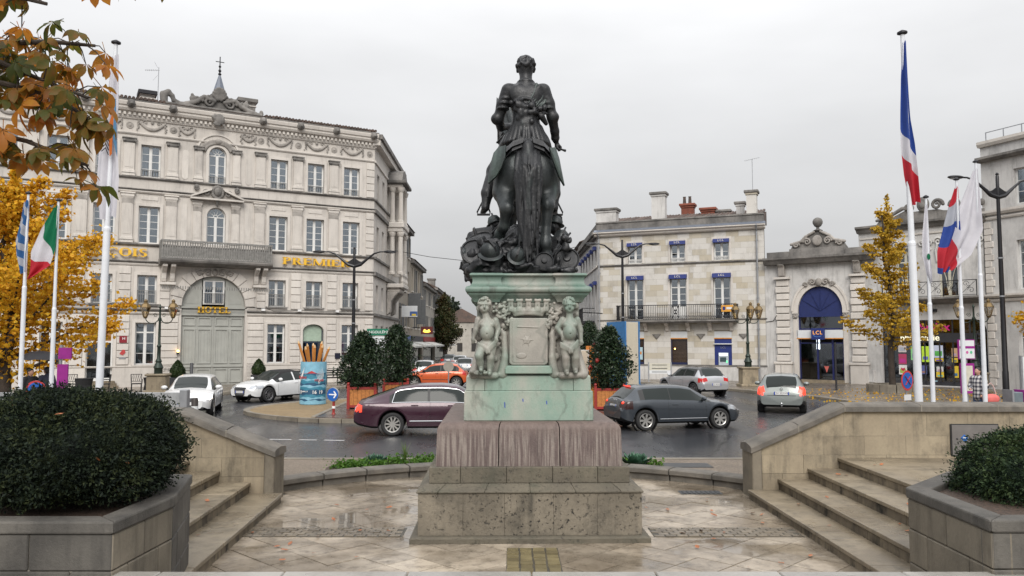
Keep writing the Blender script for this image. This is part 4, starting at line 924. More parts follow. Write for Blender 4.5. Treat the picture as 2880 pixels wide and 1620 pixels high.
def window(parent, x, z, w, h, rows=4, cols=2, y=.24, frame=None, glass=None, curtain=.75, arch=0, transom=0, fw=.06, name='window', lower=0, back=None):
    """casement window: frame part with one pane per light, hung curtains and a dim room behind"""
    frame = frame or WPAINT; glass = glass or GLASS; key = (w, h, rows, cols, frame.name, glass.name, curtain, arch, transom, lower)
    if key not in WC:
        m = MB(); hs = h-arch; panes = []
        m.box(-w/2, -w/2+fw, -.03, .05, 0, hs).box(w/2-fw, w/2, -.03, .05, 0, hs).box(-w/2+fw, w/2-fw, -.03, .05, 0, fw*1.2).box(-w/2+fw, w/2-fw, -.028, .05, hs-fw, hs)
        zt = hs-fw
        if transom: m.box(-w/2+fw, w/2-fw, -.035, .045, transom-.04, transom+.04)
        cw = (w-2*fw)/cols
        for c in range(1, cols): m.box(-w/2+fw+c*cw-.05, -w/2+fw+c*cw+.05, -.04, .04, fw*1.2, hs-fw)
        zones = [(fw*1.2, (transom-.04) if transom else zt, rows)] + ([(transom+.04, zt, 1)] if transom else [])
        for za, zb, nr in zones:
            if lower and za < lower: 
                m.box(-w/2+fw, w/2-fw, -.01, .03, za, lower); za = lower
            rh = (zb-za)/nr
            for c in range(cols):
                xa = -w/2+fw+c*cw+(.05 if c else 0)+.02; xb = -w/2+fw+(c+1)*cw-(.05 if c < cols-1 else 0)-.02
                m.box(xa-.02, xa+.01, -.02, .03, za, zb).box(xb-.01, xb+.02, -.02, .03, za, zb)
                for r in range(nr):
                    if r: m.box(xa, xb, -.015, .02, za+r*rh-.013, za+r*rh+.013)
                    panes.append((xa, xb, za+r*rh+.013, za+(r+1)*rh-.013))
        if arch:
            arch_ring(m, 0, hs, w/2-fw, w/2, -.03, .05, k=2*arch/w)
            for a in (36, 72, 108, 144): m.bar((.12*math.cos(R(a)), 0, hs+.12*math.sin(R(a))), ((w/2-fw)*math.cos(R(a)), 0, hs+(w/2-fw)*2*arch/w*math.sin(R(a))), .025, .03)
            arch_ring(m, 0, hs, .10, .14, -.015, .02, k=1)
        me = m.mesh(name); me.materials.append(frame); pm = {}
        pl = []
        for xa, xb, za, zb in panes:
            k2 = (round(xb-xa, 3), round(zb-za, 3))
            if k2 not in pm:
                q = MB().box(-k2[0]/2, k2[0]/2, -.004, .004, -k2[1]/2, k2[1]/2).mesh('pane'); q.materials.append(glass); pm[k2] = q
            pl.append(((xa+xb)/2, (za+zb)/2, pm[k2]))
        am = None
        if arch:
            n = 12; am = MB().prism([(-w/2+fw, hs)]+[((w/2-fw)*-math.cos(PI*i/n), hs+arch*.94*math.sin(PI*i/n)) for i in range(1, n)]+[(w/2-fw, hs)], -.004, .004).mesh('pane'); am.materials.append(glass)
        cm = None
        if curtain:
            m = MB(); rc = random.Random(hash(key) % 999)
            for sg in (-1, 1):
                n = 14; xs_ = [sg*(w/2-.03-(w/2-.05)*min(1, curtain+.2)*i/n) for i in range(n+1)]; ys = [.14+.025*math.sin(i*1.9+rc.random()) for i in range(n+1)]
                m.add([(xs_[i], ys[i], .05) for i in range(n+1)]+[(xs_[i], ys[i], h-.08-(arch*.6)) for i in range(n+1)], [(i, i+1, n+2+i, n+1+i) for i in range(n)])
            cm = m.mesh('curtain'); cm.materials.append(CURT)
        WC[key] = (me, pl, am, cm)
    me, pl, am, cm = WC[key]
    o = inst(name, me, parent, (x, y, z))
    for px, pz, q in pl: inst('pane', q, o, (px, 0, pz))
    if am: inst('pane', am, o)
    if cm: inst('curtain', cm, o)
    return o
def serif_letter(ch):
    """capital with stems, thin strokes and slab serifs, one unit high"""
    m = MB(); T, t, s_ = .23, .11, .09; P = lambda *p: m.prism(list(p), 0, .12)
    def stem(x, w=T): P((x, 0), (x+w, 0), (x+w, 1), (x, 1)); ser(x, w, 0); ser(x, w, 1-s_)
    def ser(x, w, z): P((x-.09, z), (x+w+.09, z), (x+w+.09, z+s_), (x-.09, z+s_))
    def hb(a, b, z, e=0):
        P((a, z), (b, z), (b, z+t), (a, z+t))
        if e: P((b-.06, z-(e if e > 0 else 0)), (b, z-(e if e > 0 else 0)), (b, z+t+(0 if e > 0 else -e)), (b-.06, z+t+(0 if e > 0 else -e)))
    def ring(cx, cz, rx, rz, a0, a1, n=20):
        for i in range(n):
            A, B = R(a0+(a1-a0)*i/n), R(a0+(a1-a0)*(i+1)/n)
            f = lambda a: (cx+rx*math.cos(a), cz+rz*math.sin(a)); g = lambda a: (cx+(rx-T*(.25+.8*abs(math.cos(a))))*math.cos(a), cz+(rz-t)*math.sin(a))
            P(g(A), f(A), f(B), g(B))
    def dg(x0, z0, x1, z1, w): P((x0, z0), (x0+w, z0), (x1+w, z1), (x1, z1))
    w = .8
    if ch == 'F': stem(.1); hb(.3, .78, 1-t, .16); hb(.3, .62, .47); w = .85
    if ch == 'E': stem(.1); hb(.3, .80, 1-t, .16); hb(.3, .66, .47); hb(.3, .84, 0, -.16); w = .92
    if ch == 'L': stem(.1); hb(.3, .80, 0, -.2); w = .86
    if ch == 'T': stem(.36); hb(.04, .88, 1-t, .18); P((.04, .75), (.10, .75), (.10, 1), (.04, 1)); w = .95
    if ch == 'I': stem(.12); w = .46
    if ch == 'H': stem(.1); stem(.66); hb(.3, .7, .46); w = 1.0
    if ch in 'PR':
        stem(.1); ring(.42, .735, .36, .265, -90, 90); hb(.28, .44, 1-t); hb(.28, .44, .47)
        if ch == 'R': dg(.68, 0, .40, .48, .22); P((.66, 0), (.98, 0), (.98, s_), (.66, s_))
        w = .86 if ch == 'P' else 1.0
    if ch == 'A': dg(.10, 0, .43, 1, .08); dg(.68, 0, .40, 1, .22); hb(.24, .76, .28); ser(.1, .05, 0); ser(.7, .18, 0); w = 1.0
    if ch == 'N': stem(.1, .09); stem(.76, .09); dg(.66, 0, .06, 1, .22); w = .98
    if ch == 'M': stem(.1, .09); stem(.94, .2); dg(.52, .05, .06, 1, .2); dg(.58, .05, .94, 1, .09); w = 1.26
    if ch == 'O': ring(.5, .5, .47, .52, 0, 360, 30); w = 1.0
    if ch in 'CÇ':
        ring(.5, .5, .47, .52, 48, 312, 26); P((.76, .72), (.83, .72), (.83, 1), (.76, .95))
        if ch == 'Ç': P((.44, -.02), (.54, -.02), (.62, -.14), (.52, -.14)); ring(.5, -.2, .14, .1, -110, 60, 8)
        w = .92
    if ch == 'S': ring(.40, .735, .30, .27, 40, 270, 16); ring(.40, .255, .32, .27, -140, 90, 16); P((.60, .74), (.66, .74), (.66, 1), (.60, .95)); P((.06, 0), (.12, .04), (.12, .28), (.06, .28)); w = .8
    return m, w
def serif_word(word, parent, x0, x1, z, h, y, mat):
    L = [serif_letter(c) for c in word]; tot = sum(w for _, w in L); k = (x1-x0)/tot; x = x0
    for m, w in L:
        o = m.build('letter', mat, parent); o.location = (x, y, z); o.scale = (k, 1, h); x += w*k
def scrolls(s, cx, cz, y, r, turns=1.6, dirn=1, rad=.05, k=.02, n=22):
    pts = []; rs = []
    for i in range(n+1):
        f = i/n; a = f*turns*2*PI; q = r*(1-f*.85); pts.append((cx+dirn*q*math.cos(a), y-.02*f, cz+q*math.sin(a))); rs.append(rad*(1-.45*f))
    return s.chain(pts, rs, k)
def garland(cx, w, z, drop, y, seed):
    s = SDF(); g = random.Random(seed)
    for i in range(17):
        f = i/16*2-1; s.ell((cx+f*w*.46, y-.03, z-drop*(1-f*f)), (.07, .05, .075+.03*(1-f*f)), .01)
    for sg in (-1, 1):
        for j in range(7): s.ell((cx+sg*w*.48+g.uniform(-.06, .06), y-.02, z-.08-j*.07), (.05, .035, .05), .01)
        scrolls(s, cx+sg*w*.24, z-.02, y-.02, .13, 1.2, sg, .03, .01, 12)
    s.ell((cx, y-.03, z+.0), (.09, .04, .12), .02)
    return s.mesh('garland', .03)
# ================================================================ HOTEL
HRZ = math.atan(.57)
ho = thing('hotel_building', 'grand four-storey pale stone hotel with gold letters and a big arched gate', 'building', (-17.637, 47.092, 0), HRZ)
HL, HR_ = -12.6, 9.85
BAY = [-10.65, -8.3, -5.95, -3.65, 3.65, 5.95, 8.3]
holes = []
for x in BAY:
    holes += [(x-.53, x+.53, 12.1, 13.95), (x-.56, x+.56, 8.28, 10.4), (x-.52, x+.52, 4.8, 6.45)]
    if abs(x) == 5.95: holes.append((x-.66, x+.66, .5 if x < 0 else .12, 3.75))
    else: holes.append((x-.54, x+.54, 1.36, 3.74))
holes += [(-.5, .5, 12.08, 14.32), (-.54, .54, 8.4, 10.64), (-1.78, 1.78, -1, 6.53)]
m = MB(); band_boxes(m, HL, HR_, 0, 16.0, holes, 0, .45)
arch_fill(m, 0, 1.0, 13.8, 14.32, 0, .45); arch_fill(m, 0, 1.08, 10.1, 10.64, 0, .45); arch_fill(m, 0, 3.56, 4.75, 6.53, 0, .45)
for x in (-5.95, 5.95): arch_fill(m, x, 1.32, 3.35, 3.75, 0, .45)
m.build('wall', HST, ho)
MB().box(HL, HR_-.3, 1.6, 1.8, 0, 15.9).build('interior_wall', ROOMD, ho)
m = MB()
for z in (4.35, 7.3, 11.6): m.box(HL, HR_-.3, .46, 1.6, z, z+.2)
m.build('floor_slab', ROOMD, ho)
# windows
for x in BAY:
    cv = rr.choice; window(ho, x, 12.1, 1.06, 1.85, 4, curtain=cv((.3, .55, .8, .8))); window(ho, x, 8.28, 1.12, 2.12, 5, curtain=cv((.0, .3, .55, .8))); window(ho, x, 4.8, 1.04, 1.65, 3, curtain=cv((.0, .3, .45)))
    if abs(x) != 5.95: window(ho, x, 1.36, 1.08, 2.38, 3, curtain=.2 if x < 0 else 0, transom=1.83)
window(ho, 0, 12.08, 1.0, 2.24, 3, arch=.5); window(ho, 0, 8.4, 1.08, 2.24, 3, arch=.54)
def grille(x, z, w, h, name='window_rail', n=9):
    m = MB(); m.box(x-w/2, x+w/2, .06, .09, z+h-.03, z+h).box(x-w/2, x+w/2, .06, .09, z+.08, z+.1)
    for i in range(n): xx = x-w/2+w*(i+.5)/n; m.box(xx-.011, xx+.011, .065, .085, z+.08, z+h)
    m.build(name, RAIL, ho)
for x in BAY: grille(x, 4.8, 1.0, .78, n=9)
for x in BAY+[0]: grille(x, 12.1, 1.0, .42, n=7)
# architraves, sills
for x in BAY:
    for z0, z1, w in ((12.1, 13.95, .53), (8.28, 10.4, .56), (4.8, 6.45, .52)):
        MB().box(x-w-.17, x-w, -.05, .1, z0, z1+.17).box(x+w, x+w+.17, -.05, .1, z0, z1+.17).box(x-w, x+w, -.05, .1, z1, z1+.17).build('window_surround', HST2, ho)
    m = MB()
    if abs(x) != 5.95: m.box(x-.70, x-.54, -.05, .1, 1.36, 3.90).box(x+.54, x+.70, -.05, .1, 1.36, 3.90).box(x-.54, x+.54, -.05, .1, 3.74, 3.90)
    else:
        m.box(x-.82, x-.66, -.05, .1, .13, 3.35).box(x+.66, x+.82, -.05, .1, .13, 3.35); arch_ring(m, x, 3.35, .66, .82, -.05, .1, k=.42/.68)
    m.build('window_surround', HST2, ho)
for zc, r, h in ((13.8, .5, .52), (10.1, .54, .54)):
    m = MB(); arch_ring(m, 0, zc, r, r+.17, -.05, .1); m.box(-r-.17, -r, -.05, .1, zc-1.7, zc).box(r, r+.17, -.05, .1, zc-1.7, zc); m.build('window_surround', HST2, ho)
for x in BAY:
    MB().box(x-.62, x+.62, -.1, .2, 4.70, 4.8).build('sill', HDIRT, ho)
    MB().box(x-.45, x+.45, -.03, .05, 10.75, 10.98).build('sunk_panel', HST2, ho, bevel=.02)
    if abs(x) != 5.95: MB().box(x-.66, x+.66, -.09, .2, 1.28, 1.36).build('sill', HST2, ho)
for sx in (-1, 1):
    for z0, z1 in ((12.35, 13.75), (8.7, 10.6)):
        m = MB(); m.box(sx*1.8-.17, sx*1.8+.17, -.03, .05, z0, z1); arch_ring(m, sx*1.8, z1, 0.001, .17, -.03, .05); arch_ring(m, sx*1.8, z0, 0.001, .17, -.03, .05, 180, 360)
        m.build('round_ended_panel', HST2, ho, bevel=.015)
# string courses and ledges
def course(name, z0, z1, out, mat, xa=HL, xb=HR_, y=0, lip=.04):
    return MB().prism([(y+.1, z0), (y-out*.5, z0), (y-out, z0+(z1-z0)*.55), (y-out, z1-lip*.2), (y-out+.02, z1), (y+.1, z1)], xa, xb, 'x').build(name, mat, ho)
course('plinth_ledge', 1.20, 1.30, .09, HST2, HL, -1.95); course('plinth_ledge', 1.20, 1.30, .09, HST2, 1.95, HR_)
for xa, xb in ((HL, -6.63), (-5.27, -1.95), (1.95, 5.27), (6.63, HR_)): MB().box(xa, xb, -.07, .1, 0, 1.2).build('plinth', HST2, ho)
course('string_course', 4.22, 4.36, .1, HST2, HL, -1.9); course('string_course', 4.22, 4.36, .1, HST2, 1.9, HR_)
course('string_ledge', 4.37, 4.52, .16, HDIRT, HL, -1.9); course('string_ledge', 4.37, 4.52, .16, HDIRT, 1.9, HR_)
course('string_course', 6.98, 7.12, .08, HST2); course('string_ledge', 7.13, 7.25, .17, HDIRT)
course('string_ledge', 8.1, 8.24, .15, HDIRT)
course('string_course', 11.13, 11.27, .12, HST2); course('string_ledge', 11.28, 11.38, .17, HDIRT)
course('string_ledge', 11.95, 12.06, .14, HDIRT)
course('frieze_ledge', 14.48, 14.6, .1, HST2); course('frieze_ledge', 15.36, 15.45, .1, HST2)
MB().prism([(.1, 15.46), (-.12, 15.46), (-.12, 15.72), (-.34, 15.78), (-.42, 15.9), (-.42, 16.0), (-.5, 16.05), (-.55, 16.22), (-.55, 16.3), (.45, 16.34)], HL, HR_+.1, 'x').build('cornice', HST2, ho)
MB().prism([(-.57, 16.30), (-.57, 16.36), (.5, 16.42), (.5, 16.3)], HL, HR_+.1, 'x').build('gutter', HDIRT, ho)
dm = MB().box(-.065, .065, -.13, .0, -.08, .08).mesh('dentil'); dm.materials.append(HST2)
x = HL+.1
while x < HR_: inst('dentil', dm, ho, (x, -.13, 15.63)); x += .255
MB().prism([(-.5, 16.43), (3.5, 17.0), (3.5, 16.4), (-.45, 16.37)], HL, HR_-.4, 'x').build('roof', TILE, ho)
rt = MB().tube([(0, -.55, 16.46), (0, .45, 16.6)], [.09, .08], 8).mesh('roof_tile'); rt.materials.append(TILE)
x = HL+.1
while x < HR_-.1:
    if not -3 < x < 2.6: inst('roof_tile', rt, ho, (x, rr.uniform(-.03, .03), rr.uniform(-.01, .02)))
    x += .2
# pilasters
def pilaster(x, z0, z1, w, sooty):
    m = MB(); m.box(x-w/2, x+w/2, -.11, .05, z0+.34, z1-.3).box(x-w/2+.07, x+w/2-.07, -.125, 0, z0+.5, z1-.5); m.build('pilaster_shaft', HST, ho)
    m = MB(); m.box(x-w/2-.06, x+w/2+.06, -.17, .05, z0, z0+.22).box(x-w/2-.03, x+w/2+.03, -.14, .05, z0+.22, z0+.34); m.build('pilaster_base', HST2, ho, bevel=.012)
    m = MB(); m.box(x-w/2-.02, x+w/2+.02, -.135, .05, z1-.3, z1-.24).box(x-w/2-.05, x+w/2+.05, -.16, .05, z1-.24, z1-.07).box(x-w/2-.1, x+w/2+.1, -.21, .05, z1-.07, z1); m.build('capital', HDIRT if sooty else HST2, ho, bevel=.012)
    if sooty:
        for sg in (-1, 1): MB().lathe([(.075, -.05), (.075, .05)], 10).build('volute', HDIRT, ho, loc=(x+sg*(w/2), -.19, z1-.17), rot=(PI/2, 0, 0))
    else: MB().box(x-w/2-.005, x+w/2+.005, -.128, .0, z1-.62, z1-.34).build('necking', HCARVE, ho)
    MB().box(x-w/2-.07, x+w/2+.07, -.19, .05, z0+.155, z0+.18).build('sooty_joint', HDIRT, ho)
for sx in (-1, 1):
    for x in (2.5, 4.8, 7.1): pilaster(sx*x, 12.07, 14.27, .56, True); pilaster(sx*x, 8.25, 11.12, .58, False)
    pilaster(sx*1.08, 12.07, 14.22, .42, True); pilaster(sx*1.08, 8.25, 10.95, .44, False)
pilaster(-9.5, 12.07, 14.27, .56, True); pilaster(-9.5, 8.25, 11.12, .58, False)
# rusticated piers
def blocks(x0, x1, z0, z1, n, out=.07):
    hgt = (z1-z0)/n
    me = MB().box(-(x1-x0)/2, (x1-x0)/2, -out, .05, .02, hgt-.02).mesh('rusticated_block'); me.materials.append(HST2)
    for k in range(n):
        o = inst('rusticated_block', me, ho, ((x0+x1)/2, 0, z0+k*hgt)); b = o.modifiers.new('b', 'BEVEL'); b.width = .015; b.segments = 1
for x in (-9.5, -7.1, -4.8, 4.8, 7.1): blocks(x-.3, x+.3, 1.36, 4.16, 7); blocks(x-.3, x+.3, 4.66, 6.92, 5)
for sx in (-1, 1):
    a, b = sorted((sx*1.95, sx*2.88)); blocks(a, b, .1, 4.16, 10); blocks(*sorted((sx*2.45, sx*2.95)), 4.66, 6.0, 3)
for z0, z1, n in ((1.36, 4.16, 7), (4.66, 6.92, 5), (8.3, 11.1, 6), (12.1, 14.4, 5)): blocks(9.3, 9.83, z0, z1, n)
# voussoirs round the gate arch
for k in range(13):
    a0_, a1_ = R(k*180/13+.5), R((k+1)*180/13-.5); r0, r1 = 1.79, 2.34+.12*(k % 2)
    MB().prism([(r*math.cos(a), 4.75+r*math.sin(a)) for r, a in ((r0, a0_), (r1, a0_), (r1, a1_), (r0, a1_))], -.08, .05).build('voussoir', HST2, ho, bevel=.012)
s = SDF(); s.ell((0, -.12, 6.75), (.16, .1, .22), .03).ell((0, -.17, 6.80), (.09, .08, .11), .02)
for sg in (-1, 1):
    scrolls(s, sg*.42, 6.72, -.1, .22, 1.5, sg, .055); scrolls(s, sg*.85, 6.66, -.1, .18, 1.3, -sg, .05)
    for j in range(8): s.ell((sg*(.25+.11*j), -.1, 6.85-.02*j+.04*math.sin(j)), (.07, .05, .05), .02)
obj('keystone_relief', s.mesh('keystone_relief', .03), HCARVE, ho)
# gate
for sg in (-1, 1):
    d = MB().box(*sorted((sg*.015, sg*1.76)), .18, .26, .06, 4.2).build('gate_leaf', GREYP, ho)
    for xa, xb in ((.1, .86), (.98, 1.66)):
        for za, zb in ((.25, 1.08), (1.38, 3.42), (3.6, 4.1)):
            a, b = sorted((sg*xa, sg*xb)); m = MB()
            m.box(a, b, .125, .18, za, za+.06).box(a, b, .125, .18, zb-.06, zb).box(a, a+.06, .125, .18, za+.06, zb-.06).box(b-.06, b, .125, .18, za+.06, zb-.06)
            if zb-za > 1.5:
                for j in range(1, 4): xx = a+(b-a)*j/4; m.box(xx-.012, xx+.012, .16, .18, za+.06, zb-.06)
            m.build('moulding', GREYP, d)
    MB().box(*sorted((sg*.03, sg*1.75)), .11, .18, 1.17, 1.29).build('rail', GREYP, d)
MB().box(-.03, .03, .15, .2, .08, 4.2).build('meeting_stile', GREYP, ho)
m = MB(); m.box(-1.86, 1.86, .05, .3, 4.2, 4.32).box(-1.8, 1.8, .1, .3, 4.32, 4.62).box(-1.9, 1.9, .0, .3, 4.62, 4.72); m.build('transom_beam', GREYP, ho)
m = MB(); n = 20; pts = [(1.77*math.cos(PI*i/n), 4.72+1.79*math.sin(PI*i/n)) for i in range(n+1)]
tl = [p for p in pts if p[0] <= -.69]; tr_ = [p for p in pts if p[0] >= .69]
m.prism([(-.66, 4.72)]+[(-.66, 6.36)]+tl, .2, .28); m.prism([(.66, 4.72)]+tr_+[(.66, 6.36)], .2, .28); m.prism([(-.66, 6.3), (.66, 6.3)]+[p for p in pts if abs(p[0]) < .69], .2, .28)
m.build('tympanum', GREYP, ho)
for sg, a0_ in ((1, 8), (-1, 120)):
    m = MB(); arch_ring(m, 0, 4.75, 1.55, 1.6, .185, .2, a0_, a0_+52, 10); m.box(*sorted((sg*.85, sg*1.58)), .185, .2, 4.9, 4.95).box(*sorted((sg*.85, sg*.9)), .185, .2, 4.95, 6.15); m.build('tympanum_moulding', GREYP, ho)
window(ho, 0, 4.86, 1.2, 1.42, 2, y=.2, curtain=.5); grille(0, 4.86, 1.16, .66, n=11)
serif_word('HOTEL', ho, -.92, .95, 4.36, .36, -.08, GOLD); serif_word('PREMIER', ho, 3.9, 8.25, 7.44, .44, -.24, GOLD); serif_word('FRANÇOIS', ho, -8.35, -3.66, 7.47, .46, -.24, GOLD)
# balcony
MB().prism([(.1, 7.0), (-.75, 7.08), (-1.0, 7.2), (-1.05, 7.3), (-1.05, 7.38), (.1, 7.38)], -3.1, 3.15, 'x').build('balcony_slab', HDIRT, ho)
bal = MB().box(-3.06, 3.12, -1.0, -.9, 8.36, 8.46).box(-3.06, 3.12, -1.0, -.9, 7.40, 7.46).box(-3.06, -2.98, -.9, .0, 8.36, 8.46).box(3.04, 3.12, -.9, 0, 8.36, 8.46).build('balustrade', RAIL, ho)
bm = MB().box(-.03, .03, -.98, -.92, 7.46, 8.36).mesh('baluster'); bm.materials.append(RAIL)
bm2 = MB().box(-.075, .075, -.97, -.93, 8.08, 8.34).mesh('baluster_head'); bm2.materials.append(RAIL)
for k in range(46): inst('baluster', bm, bal, (-3.0+k*.1345, 0, 0)); inst('baluster_head', bm2, bal, (-2.93+k*.1345, 0, 0), scale=(.35, 1, .7))
MB().box(-3.0, 3.06, -.935, -.93, 7.5, 8.05).build('rail_panel', RAIL, bal)
for k in range(7): 
    for ys in (0,): MB().box(-3.08, -2.96, -.8+k*.12, -.77+k*.12, 7.4, 8.36).build('baluster', RAIL, bal); MB().box(3.02, 3.14, -.8+k*.12, -.77+k*.12, 7.4, 8.36).build('baluster', RAIL, bal)
for sg in (-1, 1):
    for dx in (2.35, 2.8):
        MB().prism([(.05, 6.1), (-.2, 6.12), (-.28, 6.3), (-.3, 6.6), (-.62, 6.85), (-.8, 6.95), (-.8, 7.08), (.05, 7.08)], sg*dx-.13, sg*dx+.13, 'x').build('console', HST2, ho, bevel=.02)
    MB().box(sg*2.57-.42, sg*2.57+.42, -.35, .05, 5.92, 6.08).build('console_shelf', HST2, ho, bevel=.02)
# pediment over the balcony window
m = MB(); m.prism([(-1.5, 11.02), (1.5, 11.02), (1.5, 11.12), (-1.5, 11.12)], -.45, .1)
for sg in (-1, 1): m.prism([(sg*1.5, 11.12), (sg*1.5, 11.22), (sg*.35, 11.72), (sg*.35, 11.6)], -.45, .1)
m.build('pediment', HST2, ho)
MB().prism([(-1.3, 11.13), (1.3, 11.13), (.3, 11.55), (-.3, 11.55)], -.2, .1).build('tympanum_panel', HCARVE, ho)
s = SDF(); s.ell((0, -.36, 11.52), (.2, .14, .26), .04).ell((0, -.48, 11.5), (.035, .05, .06), .02).ell((-.07, -.48, 11.56), (.03, .03, .02), .01, sub=True).ell((.07, -.48, 11.56), (.03, .03, .02), .01, sub=True)
for k in range(16): a = k*PI/8; s.ell((.3*math.cos(a), -.3, 11.52+.34*math.sin(a)), (.09, .07, .09), .02)
for sg in (-1, 1): scrolls(s, sg*.62, 11.45, -.3, .2, 1.4, sg, .05); s.ell((sg*1.15, -.1, 11.75), (.16, .1, .2), .02); s.ell((sg*1.15, -.1, 11.75), (.09, .12, .11), .01, sub=True); s.ell((sg*1.15, -.14, 11.75), (.06, .06, .08), .01)
s.cap((0, -.3, 11.1), (0, -.2, 10.75), .11, .07, .04)
obj('carved_mask', s.mesh('carved_mask', .03), HDIRT, ho)
s = SDF()
for k in range(17):
    a = R(20+k*8.75); s.ell((.98*math.cos(a), -.06, 13.85+.78*math.sin(a)), (.12, .06, .12), .02); s.ell((.78*math.cos(a+.08), -.07, 13.85+.66*math.sin(a+.08)), (.09, .06, .09), .02)
s.ell((0, -.1, 14.62), (.22, .1, .16), .03); obj('arch_relief', s.mesh('arch_relief', .03), HCARVE, ho)
m = MB(); arch_ring(m, 0, 13.85, 1.15, 1.25, -.07, .02, 20, 160, 16); m.build('arch_label', HST2, ho)
for i, x in enumerate(BAY): obj('garland', garland(x, 1.5, 15.28, .42, -.02, i), HCARVE, ho)
for sg in (-1, 1):
    obj('garland', garland(sg*1.75, .9, 15.2, .3, -.02, 20+sg), HCARVE, ho)
    for x in (2.5, 4.8, 7.1): MB().lathe([(.2, 0), (.2, .03), (.14, .05), (.12, .03), (.06, .08), (0.01, .09)], 16).build('medallion', HCARVE, ho, loc=(sg*x, .0, 15.0), rot=(PI/2, 0, 0), smooth=True)
MB().lathe([(.2, 0), (.2, .03), (.14, .05), (.12, .03), (.06, .08), (0.01, .09)], 16).build('medallion', HCARVE, ho, loc=(9.5, .0, 15.0), rot=(PI/2, 0, 0), smooth=True)
s = SDF(); s.ell((0, -.1, 0), (.17, .18, .2), .03).ell((0, -.26, -.04), (.08, .07, .07), .03)
for k in range(10): a = k*.628; s.ell((.17*math.cos(a), -.02, .19*math.sin(a)), (.07, .09, .07), .015)
lh = s.mesh('lion_mask', .028); lh.materials.append(HDIRT)
for x in (-9.5, -7.1, -4.8, -2.6, 2.5, 4.8, 7.1, 9.6): inst('lion_mask', lh, ho, (x, -.5, 16.12))
s = SDF(); s.ell((-.05, -.52, 15.85), (.3, .12, .35), .03)
for k in range(16): a = rr.uniform(0, 6.28); q = rr.uniform(.1, .42); s.ell((-.05+q*math.cos(a), -.55, 15.85+q*math.sin(a)), (.1, .07, .1), .015)
obj('carved_cartouche', s.mesh('carved_cartouche', .03), HDIRT, ho)
# crest over the cornice
MB().prism([(-2.6, 16.4), (2.3, 16.4), (1.9, 16.6), (1.5, 16.85), (1.25, 16.8), (.95, 17.15), (.6, 17.3), (.35, 17.55), (-.4, 17.55), (-.65, 17.3), (-1.0, 17.15), (-1.3, 16.8), (-1.6, 16.85), (-2.0, 16.6)], -.12, .12).build('crest_panel', HDIRT, ho)
s = SDF(); s.bx((-.25, -.15, 16.46), (2.75, .22, .12), .04, .03)
for k in range(9): a = R(22+k*17); s.cap((-.02+.1*math.cos(a), -.2, 17.05+.1*math.sin(a)), (-.02+.42*math.cos(a), -.22, 17.10+.72*math.sin(a)), .06, .10, .02)
for sg in (-1, 1):
    scrolls(s, sg*.62, 16.95, -.2, .36, 1.7, sg, .09, .02); s.chain([(sg*.3, -.2, 17.0), (sg*.9, -.2, 17.2), (sg*1.3, -.2, 16.85), (sg*1.9, -.2, 16.6), (sg*2.4, -.2, 16.52)], [.12, .12, .14, .16, .1], .03)
    s.ell((sg*1.5, -.2, 17.0), (.2, .12, .22), .03); s.ell((sg*1.55, -.2, 17.2), (.1, .1, .12), .02); s.ell((sg*1.28, -.2, 17.1), (.1, .1, .1), .02)
    for j in range(6): s.ell((sg*(1.7+.14*j), -.25, 16.72-.035*j), (.1, .08, .09), .015)
s.chain([(-3.05, -.15, 16.4), (-3.1, -.15, 17.0), (-2.85, -.15, 17.2), (-2.65, -.15, 17.0), (-2.55, -.15, 16.75), (-2.2, -.15, 16.6)], [.2, .22, .16, .14, .14, .12], .03)
s.ell((2.45, -.15, 16.66), (.13, .12, .2), .03)
obj('roof_crest', s.mesh('roof_crest', .034, lambda X, Y, Z: .012*wave_noise(X, Y, Z, 16., 4)), HDIRT, ho)
m = MB(); m.lathe([(.62, 16.3), (.55, 17.2), (.30, 18.2), (.07, 19.0), (.05, 19.05)], 8, (.15, 1.0, 0)); sp = m.build('spire', SLATE, ho)
m = MB(); m.lathe([(.05, 19.0), (.11, 19.1), (.04, 19.2), (.10, 19.32), (.035, 19.42), (.03, 20.2)], 8, (.15, 1.0, 0)); m.box(-.1, .4, .98, 1.02, 19.85, 19.89).ball((.15, 1.0, 19.58), .08); m.build('finial', BLACKI, sp)
for x, w, z1 in ((-3.85, .75, 17.45), (1.85, .95, 17.85)):
    c = MB().box(x-w/2, x+w/2, 1.0, 1.9, 16.3, z1-.25).build('chimney', HDIRT, ho)
    for k in range(2): MB().box(x-w/2-.05, x+w/2+.05, .95, 1.95, z1-.5+k*.22, z1-.44+k*.22).build('chimney_band', HST2, c)
    MB().box(x-w/2-.14, x+w/2+.14, .86, 2.04, z1-.25, z1).build('chimney_cap', BLACKI if x < 0 else HDIRT, c, bevel=.03)
a = MB().tube([(0, 0, 0), (0, 0, 2.6)], .022, 6); a.bar((-.75, 0, 2.3), (.05, 0, 2.42), .02)
for k in range(7): a.bar((-.7+k*.1, -.16, 2.31+k*.015), (-.7+k*.1, .16, 2.31+k*.015), .012)
a.bar((-.05, 0, 2.1), (-.3, 0, 1.75), .015).bar((-.05, 0, 2.55), (-.25, 0, 2.9), .015); a.build('television_aerial', ZINC, ho, loc=(-3.25, 1.5, 16.5))
c = MB().box(-11.7, -10.7, 1.0, 2.0, 16.3, 18.2).build('chimney', HDIRT, ho); MB().box(-11.9, -10.5, .8, 2.2, 18.2, 18.5).build('chimney_cap', BLACKI, c)
